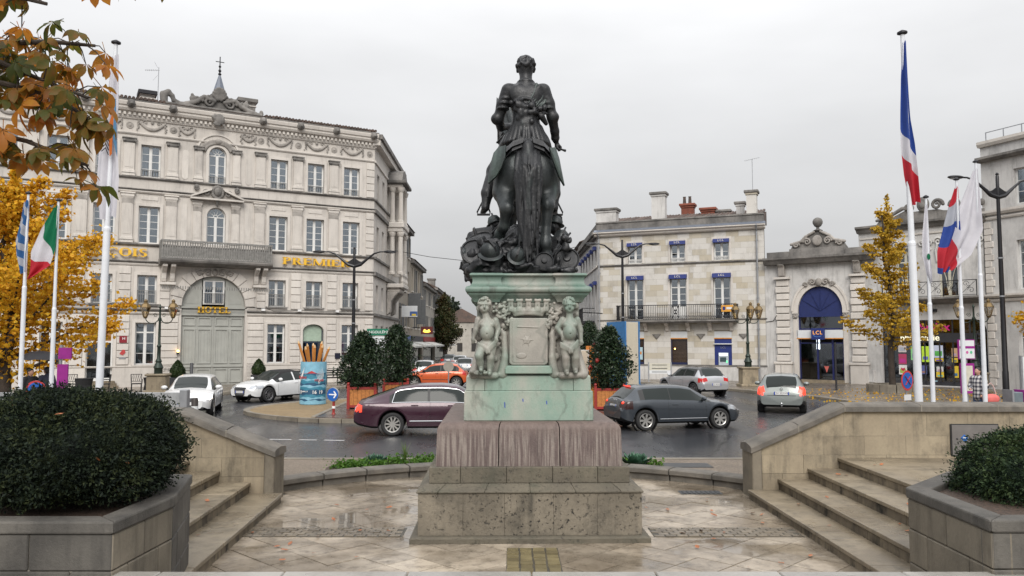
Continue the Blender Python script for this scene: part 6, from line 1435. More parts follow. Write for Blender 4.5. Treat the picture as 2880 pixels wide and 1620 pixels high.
m = MB(); m.prism([(0, 9.62), (1.1, 9.62), (1.3, 9.85), (2.2, 10.05), (2.9, 10.35), (3.1, 10.2), (3.3, 10.2), (4.6, 10.2), (4.9, 10.1), (5.6, 10.0), (7.0, 9.95), (7.0, 9.62)], -.1, .3); m.build('parapet', HDIRT, ph)
s = SDF(); s.ell((3.85, -.15, 10.55), (.35, .14, .45), .04); s.ell((3.85, -.28, 10.5), (.16, .1, .2), .03)
scrolls(s, 4.6, 10.45, -.15, .32, 1.4, 1, .1); scrolls(s, 3.1, 10.4, -.15, .26, 1.4, -1, .09); scrolls(s, 5.55, 10.35, -.15, .3, 1.3, -1, .1); s.chain([(5.3, -.15, 10.1), (6.0, -.15, 10.15), (6.6, -.15, 10.3)], [.12, .14, .12], .03); s.chain([(1.2, -.15, 9.9), (2.0, -.15, 10.1), (2.7, -.15, 10.45)], [.09, .1, .12], .03)
for k in range(4): s.ell((6.3+k*.2, -.15, 10.25+.05*(k % 2)), (.15, .12, .2), .03)
obj('carved_parapet', s.mesh('carved_parapet', .035), HDIRT, ph)
MB().box(.1, 6.9, -.06, .02, 8.85, 8.95).build('string_course', HST2, ph)
for x in (2.65, 5.0):
    s = SDF()
    for sg in (-1, 1): scrolls(s, x+sg*.45, 8.35, -.05, .26, 1.5, sg, .05); s.chain([(x+sg*.55, -.03, 7.2), (x+sg*.6, -.04, 7.8), (x+sg*.5, -.05, 8.2)], [.05, .06, .06], .02)
    s.ell((x, -.06, 8.35), (.25, .08, .14), .03); obj('window_carving', s.mesh('window_carving', .028), PLAS, ph)
    window(ph, x, 5.2, 1.0, 2.9, 1, curtain=0, y=.25, arch=.26, frame=plain('ivory_frame', (.5, .48, .4), .5), glass=DGLASS, transom=2.1)
    m = MB(); fr = bpy.data.materials['ivory_frame']
    for sg in (-1, 1): m.tube([(x+sg*.06, .2, 5.4), (x+sg*.18, .2, 6.3), (x+sg*.42, .2, 7.1), (x+sg*.48, .2, 7.3)], .022, 5); m.tube([(x+sg*.06, .2, 7.9), (x+sg*.2, .2, 7.6), (x+sg*.46, .2, 7.4)], .022, 5)
    m.build('curved_glazing_bar', fr, ph)
s = SDF()
for xx in (3.85, 6.5, .8):
    for k in range(14): s.ell((xx+rr.uniform(-.25, .25), -.03, 8.2+rr.uniform(-.5, .4)), (.1, .05, .1), .02)
    scrolls(s, xx-.2, 8.3, -.04, .2, 1.4, 1, .05); scrolls(s, xx+.2, 8.3, -.04, .2, 1.4, -1, .05)
obj('wall_carving', s.mesh('wall_carving', .03), PLAS, ph)
MB().prism([(.05, 4.75), (-.5, 4.9), (-.85, 5.05), (-.85, 5.16), (.05, 5.16)], 1.6, 6.75, 'x').build('balcony_slab', HDIRT, ph)
rl = MB().box(1.65, 6.7, -.82, -.79, 6.0, 6.04).box(1.65, 6.7, -.82, -.79, 5.2, 5.23).build('balcony_rail', BLACKI, ph)
for k in range(7): MB().box(1.65+k*.835, 1.69+k*.835, -.83, -.78, 5.16, 6.04).build('rail_post', BLACKI, rl)
for k in range(6):
    s = MB(); cx = 2.09+k*.835
    for (dx, dz, q, sg) in ((-.12, .2, .16, 1), (.14, -.16, .18, -1), (.0, .02, .1, 1)):
        pts = [(cx+dx+sg*q*(1-f*.85)*math.cos(f*8), -.805, 5.62+dz+q*(1-f*.85)*math.sin(f*8)) for f in [i/14 for i in range(15)]]; s.tube(pts, .013, 5)
    s.bar((cx-.38, -.805, 5.25), (cx+.38, -.805, 5.98), .018); s.build('rail_scroll', BLACKI, rl)
# shop front
MAG = plain('magenta_letters', (.32, .012, .10), .5, emit=(.6, .02, .2), es=.25); CREAM = plain('cream_letters', (.75, .72, .55), .5, emit=(1, .95, .7), es=.35)
DFR = plain('dark_shop_frame', (.03, .03, .035), .4)
m = MB(); m.box(1.2, 6.84, .22, .3, 3.05, 3.15).box(1.2, 6.84, .22, .3, .18, .4)
for x in (1.2, 1.75, 3.0, 3.5, 4.3, 5.0, 5.9, 6.76): m.box(x, x+.07, .22, .3, .18, 3.9)
f = m.build('shop_front', DFR, ph)
for a, b in ((1.27, 1.75), (1.82, 3.0), (3.07, 3.5), (3.57, 4.3), (4.37, 5.0), (5.07, 5.9), (5.97, 6.76)): MB().box(a, b, .25, .26, .4, 3.05).build('pane', DGLASS, f); MB().box(a, b, .25, .26, 3.15, 3.88).build('pane', DGLASS, f)
MB().box(1.3, 6.3, .16, .2, 2.62, 3.12).build('fascia', DFR, f)
tx('Paralux', .62, MAG, 'shop_letters', ph, (4.0, .15, 3.48), depth=.02, bold=.006); tx('pharmacie', .52, CREAM, 'shop_letters', ph, (3.3, .13, 2.88), depth=.02, bold=.004)
POST = [((.55, .5, .5), 2.05, 2.5, 2.05, 2.6), ((.4, .05, .12), 2.05, 2.5, 1.35, 1.95), ((.7, .68, .68), 2.05, 2.5, .75, 1.3), ((.25, .6, .25), 2.75, 3.1, 1.6, 2.4), ((.5, .75, .05), 3.35, 3.75, 1.5, 2.4), ((.55, .6, .75), 4.0, 4.5, 1.75, 2.45), ((.7, .5, .04), 4.05, 4.5, 1.55, 1.72), ((.7, .5, .04), 4.1, 4.5, .65, .95), ((.65, .65, .65), 4.12, 4.48, .97, 1.25), ((.55, .35, .2), 4.95, 5.25, 1.8, 2.3), ((.7, .5, .04), 4.95, 5.25, 1.5, 1.75), ((.7, .5, .04), 5.0, 5.27, .65, 1.3), ((.1, .12, .3), 3.2, 3.6, .8, 1.3), ((.4, .6, .7), 3.9, 4.15, .25, .45)]
pcs = random.Random(5)
for i, (c, a, b, z0, z1) in enumerate(POST):
    o = MB().box(a, b, .235, .245, z0, z1).build('poster', plain('poster_%d' % i, c, .5, var=.05), f)
    MB().box(a+.06, b-.06, .228, .234, z0+(z1-z0)*.15, z0+(z1-z0)*pcs.uniform(.35, .6)).build('poster_print', plain('poster_print_%d' % i, tuple(pcs.uniform(.02, .5) for _ in range(3)), .5), o)
m = MB(); m.prism([(2.28, .92), (2.15, 1.08), (2.2, 1.15), (2.28, 1.1), (2.36, 1.15), (2.41, 1.08)], .226, .2275); m.build('poster_heart', plain('red_heart', (.5, .02, .06), .5), f)
for x in (1.6, 6.9): 
    m = MB(); m.tube([(x, -.05, 9.2), (x, -.06, 5.2), (x+.04, -.06, 3.0)], .02, 5); m.build('cable', CABLE, ph)
MB().box(4.0, 4.35, -.2, 0, 4.35, 4.5).build('floodlight', BLACKI, ph); MB().box(3.2, 4.4, -.06, .0, 4.55, 4.66).build('wall_duct', PLAS, ph)
MB().box(.35, .75, -.2, .05, .25, .95).build('meter_box', PLAS, ph)
# ================================================================ HOUSE AT THE RIGHT EDGE
rh = thing('corner_house', 'tall grey stone house with metal roof rail beside the pharmacy', 'building', (25.8, 43.3, 0), math.atan(-2.2))
m = MB(); band_boxes(m, 0, 10, 0, 13.5, [(1.7, 3.2, 0, 3.6), (4.9, 6.1, 5.4, 8), (1.8, 3.0, 5.4, 8.0), (1.8, 3, 9.9, 11.8), (4.9, 6.1, 9.9, 11.8)], .02, .5); arch_fill(m, 2.45, 1.5, 2.9, 3.6, .02, .5); m.build('wall', PLAS, rh)
MB().box(.3, 9.8, 1.5, 1.6, 0, 13).build('interior_wall', ROOMD, rh); MB().box(-.02, .1, .5, 9, 0, 13.4).build('end_wall', PLAS, rh)
for z0, z1, q in ((12.45, 12.7, .4), (13.3, 13.6, .2), (9.5, 9.75, .2), (9.25, 9.4, .08), (5.0, 5.2, .25), (4.8, 4.95, .08)): MB().prism([(.1, z0), (-q*.6, z0), (-q, (z0+z1)/2), (-q, z1), (.1, z1)], -.06, 10, 'x').build('string_course', HST2 if q < .3 else HDIRT, rh)
for k in range(11):
    for z in (0.2,): MB().box(.05, .55 if k % 2 else .42, -.03, .05, .3+k*.42, .3+k*.42+.38).build('quoin', HST2, rh, bevel=.015); MB().box(.05, .55 if k % 2 else .42, -.03, .05, 5.3+k*.35, 5.3+k*.35+.32).build('quoin', HST2, rh, bevel=.015)
for x in (2.4, 5.5): window(rh, x, 5.4, 1.2, 2.6, 4); window(rh, x, 9.9, 1.2, 1.9, 3)
window(rh, 2.45, .2, 1.5, 3.4, 2, arch=.7, glass=DGLASS, curtain=0)
m = MB(); m.box(.0, 9, .5, .54, 14.2, 14.24)
for k in range(10): m.box(k, k+.04, .5, .54, 13.5, 14.2)
m.build('roof_rail', ZINC, rh)
# ================================================================ CARS
def paint(name, col, metal=.0, rough=.25):
    M = Mat(name); p = M.pos(); d = M.noise(9, p, 5, .65)
    c = M.mix(M.ramp(d, [(.45, 0.), (.75, .35)]), col, tuple(x*.75+.01 for x in col))
    M.set(Base_Color=c, Metallic=metal, Roughness=M.ramp(d, [(.3, rough), (.7, rough+.15)]), Coat_Weight=.8, Coat_Roughness=.06); return M.m
def mk_cglass():
    M = Mat('car_glass'); M.set(Base_Color=(.016, .021, .02, 1), Roughness=.09, Specular_IOR_Level=.28); return M.m
CGL = mk_cglass(); TYRE = plain('tyre_rubber', (.016, .016, .017), .75); UNDER = plain('car_underside', (.008, .008, .009), .8); TRIMB = plain('black_trim', (.015, .015, .016), .5); CHROME = plain('bright_trim', (.62, .63, .65), .18, .9, var=.03)
ALLOY = plain('alloy_wheel', (.50, .49, .47), .3, .8, var=.1); ALLOYD = plain('dark_alloy_wheel', (.22, .22, .23), .35, .8)
TAILM = plain('tail_lamp', (.30, .012, .012), .15, emit=(1, .04, .02), es=.10); TAILB = plain('lit_brake_lamp', (.7, .05, .03), .2, emit=(1, .05, .02), es=.8); TAILD = plain('smoked_tail_lamp', (.03, .012, .012), .15); CLEAR = plain('clear_lamp', (.45, .47, .5), .08, .5); HEADL = plain('lit_headlamp', (1, .95, .85), .1, emit=(1, .9, .75), es=3); PLATEW = plain('number_plate', (.62, .62, .62), .4, var=.02); PLATEB = plain('plate_band', (.02, .06, .35), .4); PTXT = plain('plate_letters', (.02, .02, .025), .5)
def gsm(a, n):
    k = np.exp(-np.linspace(-2, 2, 2*n+1)**2); k /= k.sum(); p = np.pad(a, n, 'edge'); return np.convolve(p, k, 'valid')
WM = {}
def wheel_mesh(r, w, spokes, alloy, sw):
    key = (r, w, spokes, alloy.name, sw)
    if key in WM: return WM[key]
    ri = r*.68; m = MB(); m.lathe([(ri, -w*.42), (r*.86, -w*.5), (r*.96, -w*.45), (r, -w*.25), (r, w*.25), (r*.96, w*.45), (r*.86, w*.5), (ri, w*.42), (ri, -w*.42)], 28, cap=False)
    t = m.mesh('tyre'); t.materials.append(TYRE); t.polygons.foreach_set('use_smooth', [True]*len(t.polygons))
    m = MB(); m.lathe([(ri, -w*.44), (ri*.98, -w*.46), (ri*.90, -w*.40), (ri*.88, -w*.1)], 28, cap=False)
    m.lathe([(.001, -w*.36), (ri*.2, -w*.36), (ri*.24, -w*.3), (ri*.24, -w*.1)], 14, cap=False)
    for k in range(spokes):
        a = 2*PI*k/spokes; c, s_ = math.cos(a), math.sin(a); h = sw*ri
        def q(rad, lat, z): return (rad*c-lat*s_, rad*s_+lat*c, z)
        m.add([q(ri*.16, -h*.8, -w*.35), q(ri*.16, h*.8, -w*.35), q(ri*.92, h*1.1, -w*.40), q(ri*.92, -h*1.1, -w*.40), q(ri*.16, -h*.8, -w*.25), q(ri*.16, h*.8, -w*.25), q(ri*.92, h, -w*.28), q(ri*.92, -h, -w*.28)], [(0, 1, 2, 3), (4, 7, 6, 5), (0, 3, 7, 4), (1, 5, 6, 2), (0, 4, 5, 1), (3, 2, 6, 7)])
    rm = m.mesh('rim'); rm.materials.append(alloy)
    m = MB(); m.lathe([(.001, -w*.08), (ri*.93, -w*.08)], 20, cap=False); dm_ = m.mesh('brake_disc'); dm_.materials.append(UNDER)
    WM[key] = (t, rm, dm_); return WM[key]
def car(name, label, loc, head, P, group=None):
    """lofted body: P gives length, width, height, profile and details; local +x is forward"""
    t = thing(name, label, 'car', (loc[0], loc[1], 0), R(head), group); sc = P.get('scale', 1); t.scale = (sc, sc, sc)
    L, W, H, r = P['L'], P['W'], P['H'], P['r']; sr, sf = P['rear_oh'], P['rear_oh']+P['wb']
    N = int(L/.04)+1; S = np.linspace(0, L, N); keys = sorted(set(P['seams']+[P['rw0'], P['rw1'], P['ws0'], P['ws1']]+P['pill']))
    for k in keys: S[np.argmin(abs(S-k))] = k
    I = lambda pts: np.interp(S, [p[0] for p in pts], [p[1] for p in pts])
    deck = gsm(I(P['deck']), 3); roof = gsm(I(P['roof']), 2); belt = gsm(I(P['belt']), 4); plan = gsm(I(P['plan']), 3)*W/2; bot = gsm(I(P['bottom']), 3)
    gh = np.clip((roof-deck)/.35, 0, 1)
    segs = [1, 1, 2, 3, 2, 2, 5, 2, 5]; rings = []
    for i, s in enumerate(S):
        w, zb, zt = plan[i], bot[i], max(roof[i], deck[i]); d = deck[i]; be = min(belt[i], d+.03) if gh[i] < .02 else belt[i]; be = min(be, zt-.015)
        sill = zb+.06; arch = 0
        for c in (sr, sf):
            q = (r+.075)**2-(s-c)**2
            if q > 0: arch = max(arch, r+math.sqrt(q))
        z2 = max(sill, arch); z3 = max(zb+.20, z2+.03); z4 = max(zb+(be-zb)*.62, z3+.04); z5 = max(be-.07, z4+.03); be = max(be, z5+.015)
        wr = W/2*P['tumble']; zz = zt
        y7 = w*.90+(min(wr, w*.95)-w*.90)*gh[i]; z7 = be+(zt-.10-be)*gh[i] if gh[i] > 0 else be
        z7 = max(z7, be+.004); y8 = w*.62+(y7-.09-w*.62)*gh[i]; z8 = max(be+.006, zt-.028 if gh[i] > .3 else be+(zt-be)*.75); z8 = max(z8, z7+.002)
        ctrl = [(0, zb if not arch else max(zb, arch*.8)), (w*.86, zb if not arch else arch-.02), (w*.965, z2), (w*.992, z3), (w, z4), (w*.985, z5), (w*.945, be), (y7, z7), (y8, z8), (0, max(zz, z8+.004))]
        ring = []
        for (a, b), n in zip(zip(ctrl[:-1], ctrl[1:]), segs):
            for j in range(n): ring.append((a[0]+(b[0]-a[0])*j/n, a[1]+(b[1]-a[1])*j/n))
        ring.append(ctrl[-1]); rings.append(ring)
    A = np.array(rings); K = A.shape[1]
    for _ in range(2):
        B = A.copy(); B[:, 4:-1] = A[:, 4:-1]*.5+.25*(A[:, 3:-2]+A[:, 5:]); A = B
    cum = np.cumsum([0]+segs); i6, i7, i8 = cum[6], cum[7], cum[8]
    V = []; 
    for i, s in enumerate(S):
        for j in range(K): V.append((s-L/2, -A[i, j, 0], A[i, j, 1]))
        for j in range(K): V.append((s-L/2, A[i, j, 0], A[i, j, 1]))
    G = {}
    def put(g, f): G.setdefault(g, []).append(f)
    pills = P['pill']
    for i in range(N-1):
        sm = (S[i]+S[i+1])/2; ghm = (gh[i]+gh[i+1])/2
        for side in (0, 1):
            o = side*K
            for j in range(K-1):
                f = (i*2*K+o+j, (i+1)*2*K+o+j, (i+1)*2*K+o+j+1, i*2*K+o+j+1)
                y = abs(A[i, j, 0]+A[i, j+1, 0])/2; z = (A[i, j, 1]+A[i+1, j+1, 1])/2; g = 'body'
                if j < 2: g = 'underside'
                elif z < P.get('clad', .0) : g = 'lower_trim'
                if P['sw0'] < sm < P['sw1'] and i6 <= j < i7 and ghm > .12:
                    for q, (pa, pb) in enumerate(zip(pills[:-1], pills[1:])):
                        if pa+.035 < sm < pb-.035: g = 'side_window_%d_%d' % (side, q)
                    if g == 'body': g = 'pillar'
                if j >= i8 and P['ws0'] < sm < P['ws1']: g = 'windshield'
                if j >= i8 and P['rw0'] < sm < P['rw1']: g = 'rear_window'
                if P.get('roofmat') and g == 'body' and j >= i7 and ghm > .3: g = 'roof'
                for nm, s0, s1, z0, z1, y0 in P['lamps']:
                    if g in ('body', 'lower_trim') and s0 < sm < s1 and z0 < z < z1 and y > y0*W/2: g = nm+'_%d' % side
                put(g, f)
    capr = [tuple(list(range(0, K))+list(range(2*K-1, K-1, -1)))]; b = (N-1)*2*K; capf = [tuple(list(range(b+K-1, b-1, -1))+list(range(b+K, b+2*K)))]
    G['body'] += capr+capf
    col = P['paint']
    mats = {'body': col, 'underside': UNDER, 'lower_trim': P.get('cladmat', TRIMB), 'pillar': P.get('pillmat', TRIMB), 'roof': P.get('roofmat'), 'windshield': CGL, 'rear_window': CGL}
    bo = None
    order = ['body']+[g for g in G if g != 'body']
    for g in order:
        ids = sorted({k for f in G[g] for k in f}); mp = {k: n for n, k in enumerate(ids)}
        me = bpy.data.meshes.new(g); me.from_pydata([V[k] for k in ids], [], [tuple(mp[k] for k in f) for f in G[g]]); me.update()
        bm = bmesh.new(); bm.from_mesh(me); bmesh.ops.remove_doubles(bm, verts=bm.verts, dist=.0008); bmesh.ops.recalc_face_normals(bm, faces=bm.faces); bm.to_mesh(me); bm.free()
        nm = g.rsplit('_', 1)[0] if g[-1].isdigit() else g
        if nm.startswith('side_window'): nm = 'side_window'
        mt = mats.get(g) or (CGL if 'window' in g else P['lampmats'].get(nm, TAILM))
        obj(nm, me, mt, t, smooth=True, sharp=38)
    # surface sampler for seams, handles, plates
    def at(s, z, side, off=.004):
        i = int(np.argmin(abs(S-s))); zz = A[i, 2:i7+1, 1]; yy = A[i, 2:i7+1, 0]; y = float(np.interp(z, zz, yy)); return (s-L/2, (-1 if side == 0 else 1)*(y+off), z)
    for s in P['seams']:
        for side in (0, 1):
            i = int(np.argmin(abs(S-s))); z0 = A[i, 2, 1]+.03; z1 = A[i, i6, 1]
            MB().tube([at(s, z0+(z1-z0)*k/8, side, .0005) for k in range(9)], .0045, 4).build('door_seam', TRIMB, t)
    for s, z in P['handles']:
        for side in (0, 1):
            p = at(s, z, side, .012); MB().box(p[0]-.10, p[0]+.10, p[1]-.012, p[1]+.012, z-.015, z+.015).build('door_handle', P.get('handlemat', col), t, bevel=.008)
    s_m, z_m = P['mirror']
    for side in (0, 1):
        sg = -1 if side == 0 else 1; p = at(s_m, z_m-.03, side, 0)
        mo = MB().ball((p[0], p[1]+sg*.13, z_m+.03), (.07, .115, .075), 12, 8).build('mirror', P.get('mirrormat', col), t, smooth='all'); MB().bar((p[0], p[1], z_m-.02), (p[0], p[1]+sg*.08, z_m), .05).build('mirror_arm', TRIMB, mo)
    if P.get('strip'):
        za, mt = P['strip']
        for side in (0, 1): MB().tube([at(sr+r+.15+k*(P['wb']-2*r-.3)/12, za, side, .004) for k in range(13)], .014, 5).build('side_strip', mt, t)
    if P.get('trimline'):
        for side in (0, 1):
            i0 = int(np.argmin(abs(S-P['sw0']-.1))); i1 = int(np.argmin(abs(S-P['sw1']+.12))); sg = -1 if side == 0 else 1
            MB().tube([(S[i]-L/2, sg*(A[i, i6, 0]+.006), A[i, i6, 1]+.004) for i in range(i0, i1, 2)]+[(S[i]-L/2, sg*(A[i, i7, 0]+.006), A[i, i7, 1]) for i in range(i1, i0, -2)]+[(S[i0]-L/2, sg*(A[i0, i6, 0]+.006), A[i0, i6, 1]+.004)], .013, 5).build('window_trim', CHROME, t)
    for c in (sr, sf):
        for side in (0, 1):
            sg = -1 if side == 0 else 1; y = sg*(W/2-.125)
            ty, rm, ds = wheel_mesh(r, .22, P['spokes'], P['alloy'], P['spw'])
            w = inst('wheel', ty, t, (c-L/2, y, r), (-PI/2 if side == 0 else PI/2, rr.uniform(0, 1), 0)); inst('rim', rm, w); inst('brake_disc', ds, w)
            MB().lathe([(r+.085, -.09), (r+.085, .09)], 20, cap=False).build('wheel_well', UNDER, t, loc=(c-L/2, y-sg*.03, r), rot=(PI/2, 0, 0))
    for end, s0, z, tilt, text in P['plates']:
        p = MB().box(-.26, .26, -.008, .008, -.055, .055); rot = (tilt, 0, -PI/2) if end == 'r' else (tilt, 0, PI/2)
        o = p.build('number_plate', PLATEW, t, loc=(s0-L/2, 0, z), rot=rot)
        MB().box(-.26, -.22, -.010, -.008, -.055, .055).build('plate_band', PLATEB, o); MB().box(.22, .26, -.010, -.008, -.055, .055).build('plate_band', PLATEB, o)
        if text: tx(text, .105, PTXT, 'plate_letters', o, (0, -.0095, 0), depth=.001, sx=.95)
    for f in P.get('extra', []): f(t, L, W, H, at)
    return t
def profile(kind, **kw):
    """stock shapes; s runs from the rear bumper to the front"""
    if kind == 'sedan':
        P = dict(L=4.84, W=1.82, H=1.46, r=.33, rear_oh=1.1, wb=2.76, tumble=.70, deck=[(0, .60), (.03, .80), (.1, .98), (.25, 1.02), (.8, 1.03), (3.2, 1.0), (3.7, .96), (4.3, .86), (4.65, .74), (4.78, .60), (4.84, .50)], roof=[(0, .3), (.2, .95), (.32, 1.05), (1.3, 1.39), (1.8, 1.455), (2.5, 1.46), (2.95, 1.41), (3.75, .97), (3.9, .8), (4.84, .3)], belt=[(0, .58), (.1, .88), (.3, .93), (2.5, .92), (3.6, .90), (4.3, .80), (4.7, .66), (4.84, .5)], plan=[(0, .76), (.06, .86), (.2, .93), (.6, .98), (1.2, 1), (3.4, 1), (4.2, .96), (4.6, .88), (4.78, .78), (4.84, .66)], bottom=[(0, .38), (.12, .30), (.5, .22), (4.2, .2), (4.6, .22), (4.84, .32)],
                 rw0=.42, rw1=1.25, ws0=2.98, ws1=3.72, sw0=1.0, sw1=3.6, pill=[1.05, 2.12, 3.5], seams=[2.15, 3.28], handles=[(1.72, .86), (2.75, .85)], mirror=(3.2, .98), lamps=[('tail_lamp', -.01, .26, .70, .88, .58), ('headlamp', 4.30, 4.80, .60, .80, .5)], lampmats={'tail_lamp': TAILM, 'headlamp': CLEAR}, plates=[('r', -.005, .72, -.1, '')], spokes=10, spw=.10, alloy=ALLOY)
    if kind == 'hatch':
        P = dict(L=4.21, W=1.77, H=1.42, r=.325, rear_oh=.78, wb=2.58, tumble=.70, deck=[(0, .55), (.03, .78), (.08, .95), (.2, 1.0), (3.0, .99), (3.5, .92), (3.95, .80), (4.12, .66), (4.21, .46)], roof=[(0, .4), (.05, .8), (.16, 1.0), (.55, 1.33), (.8, 1.395), (1.5, 1.42), (2.1, 1.40), (2.45, 1.34), (3.15, .97), (3.3, .7), (4.21, .3)], belt=[(0, .55), (.08, .86), (.2, .93), (1.0, .95), (2.9, .88), (3.6, .80), (4.0, .70), (4.21, .46)], plan=[(0, .76), (.05, .85), (.2, .93), (.6, .99), (1, 1), (2.9, 1), (3.6, .96), (3.95, .88), (4.13, .76), (4.21, .62)], bottom=[(0, .40), (.1, .30), (.4, .22), (3.7, .2), (4.0, .2), (4.21, .3)],
                 rw0=.17, rw1=.60, ws0=2.42, ws1=3.13, sw0=.62, sw1=3.05, pill=[.72, 1.62, 2.98], seams=[1.55, 2.85], handles=[(1.78, .80)], mirror=(2.75, .94), lamps=[('tail_lamp', -.01, .36, .70, .92, .55), ('headlamp', 3.65, 4.16, .60, .74, .5)], lampmats={'tail_lamp': TAILM, 'headlamp': CLEAR}, plates=[('r', .03, .80, -.25, '')], spokes=7, spw=.15, alloy=ALLOY)
    for k, v in kw.items(): P[k] = v
    return P
def ex_letters(text, size, s, z, tilt, end='r', mat=None, y=0):
    return lambda t, L, W, H, at: tx(text, size, mat or CHROME, 'badge', t, (s-L/2, y, z), (PI/2+tilt, 0, -PI/2 if end == 'r' else PI/2), .003, bold=.003)
def ex_box(name, b, mat, bev=.01):
    return lambda t, L, W, H, at: MB().box(b[0]-L/2, b[1]-L/2, *b[2:]).build(name, mat, t, bevel=bev)
def ex_rings(s, z, end):
    def f(t, L, W, H, at):
        for k in range(4): MB().tube([(s-L/2, (k-1.5)*.075+.05*math.cos(a), z+.05*math.sin(a)) for a in [2*PI*i/16 for i in range(17)]], .007, 5).build('badge_ring', CHROME, t)
    return f
def ex_wiper(s0, z0, s1, z1, y0, y1):
    return lambda t, L, W, H, at: MB().bar((s0-L/2, y0, z0), (s1-L/2, y1, z1), .03, .02).build('wiper', TRIMB, t)
car('maroon_sedan', 'dark purple saloon car with bright window trim braking behind the pedestal', (-2.10, 22.95+.35), 5, profile('sedan', paint=paint('plum_paint', (.038, .008, .022), .3, .25), scale=.985, lampmats={'tail_lamp': TAILB, 'headlamp': CLEAR}, strip=(.42, CHROME), trimline=1, handlemat=paint('plum_paint2', (.05, .012, .03), .35)))
car('grey_hatchback', 'dark grey three-door hatchback with silver wheels driving past the pedestal', (4.93, 24.75), 16, profile('hatch', paint=paint('grey_blue_paint', (.038, .046, .057), .4, .25), scale=.95, lampmats={'tail_lamp': TAILD, 'headlamp': CLEAR}, plates=[('r', .035, .74, -.22, 'CZ 270 TK')], strip=(.36, ZINC), extra=[ex_rings(.10, .90, 'r'), ex_wiper(.20, 1.02, .27, 1.06, -.22, .18), ex_box('brake_light', (.50, .56, -.22, .22, 1.335, 1.365), TAILB), lambda t, L, W, H, at: [MB().ball((.12-L/2, sg*(W/2*.70), .86), (.05, .07, .045)).build('lit_lamp', TAILB, t) for sg in (-1, 1)]]))
car('silver_hatchback', 'small silver hatchback with a black roof passing in front of the bank', (9.05, 40.3), 113, profile('hatch', L=3.95, rear_oh=.72, wb=2.46, H=1.46, paint=paint('silver_paint', (.42, .43, .45), .5, .28), roofmat=paint('gloss_black', (.012, .012, .014), 0, .2), deck=[(0, .55), (.03, .80), (.08, .95), (.2, 1.0), (2.8, .99), (3.2, .93), (3.7, .80), (3.87, .66), (3.95, .46)], roof=[(0, .4), (.05, .8), (.16, 1.0), (.5, 1.36), (.75, 1.44), (1.4, 1.46), (1.95, 1.43), (2.3, 1.36), (2.95, .97), (3.1, .7), (3.95, .3)], belt=[(0, .55), (.08, .88), (.2, .95), (1.0, .97), (2.7, .90), (3.4, .82), (3.75, .72), (3.95, .46)], plan=[(0, .78), (.05, .87), (.2, .95), (.6, 1), (1, 1), (2.7, 1), (3.4, .96), (3.7, .88), (3.88, .76), (3.95, .62)], bottom=[(0, .36), (.1, .28), (.4, .22), (3.5, .2), (3.95, .3)], ws0=2.25, ws1=2.92, sw1=2.85, pill=[.72, 1.5, 2.78], seams=[1.5, 2.65], mirror=(2.55, .96), handles=[(1.7, .82)], lamps=[('tail_lamp', -.01, .34, .72, .90, .5), ('headlamp', 3.35, 3.9, .62, .78, .5)], lampmats={'tail_lamp': TAILM, 'headlamp': CLEAR}, plates=[('r', -.01, .60, -.05, 'CE 740 MC')], clad=.36, alloy=ALLOYD))
car('grey_hatchback', 'grey green hatchback with lit brake lights and a tow bar by the kerb', (10.55, 31.35), 71, profile('hatch', L=4.35, H=1.46, rear_oh=.8, wb=2.63, paint=paint('grey_green_car_paint', (.20, .22, .215), .5, .3), pillmat=TRIMB, deck=[(0, .58), (.02, .74), (.05, .92), (.12, 1.0), (3.1, .99), (3.6, .92), (4.08, .80), (4.26, .66), (4.35, .46)], roof=[(0, .4), (.03, .8), (.08, 1.0), (.35, 1.36), (.6, 1.43), (1.5, 1.46), (2.2, 1.43), (2.55, 1.36), (3.25, .97), (3.4, .7), (4.35, .3)], belt=[(0, .58), (.05, .88), (.2, .95), (1.0, .95), (3.0, .88), (3.7, .80), (4.1, .70), (4.35, .46)], plan=[(0, .80), (.05, .88), (.2, .95), (.6, 1), (1, 1), (3, 1), (3.7, .96), (4.1, .88), (4.27, .76), (4.35, .62)], bottom=[(0, .34), (.1, .28), (.4, .22), (3.8, .2), (4.35, .3)], rw0=.09, rw1=.40, ws0=2.5, ws1=3.2, sw0=.5, sw1=3.12, pill=[.6, 1.25, 2.1, 3.05], seams=[1.2, 2.05, 2.95], handles=[(1.35, .84), (2.2, .83)], mirror=(2.85, .95), lamps=[('tail_lamp', -.01, .3, .70, .98, .68), ('headlamp', 3.8, 4.3, .62, .76, .5)], lampmats={'tail_lamp': TAILB, 'headlamp': CLEAR}, plates=[('r', -.012, .75, -.05, 'CH 353 HY')], clad=.47, alloy=ALLOY, extra=[ex_box('tailgate_seam', (-.012, .02, -.50, .50, .665, .675), TRIMB, 0), ex_letters('\u25C7', .12, .0, .90, 0), ex_box('tow_bar', (-.14, .05, -.03, .03, .28, .33), CHROME), lambda t, L, W, H, at: MB().ball((-.14-L/2, 0, .38), .04).build('tow_ball', CHROME, t), lambda t, L, W, H, at: MB().tube([(.75-L/2, 0, 1.42), (.6-L/2, 0, 1.75)], .008, 5).build('aerial', TRIMB, t)]))
WHITEC = paint('white_car_paint', (.66, .67, .68), 0, .25)
def audi_front(grz0=.30, grz1=.66):
    return [lambda t, L, W, H, at: [MB().prism([(-.30, grz0+.05), (-.24, grz0), (.24, grz0), (.30, grz0+.05), (.33, grz1-.04), (.29, grz1), (-.29, grz1), (-.33, grz1-.04)], L/2-.06, L/2+.012, 'x').build('grille', TRIMB, t), [MB().box(L/2+.012, L/2+.018, -.29, .29, grz0+.06+k*.05, grz0+.07+k*.05).build('grille_bar', ZINC, t) for k in range(6)]], ex_rings(4.235, .62, 'f')]
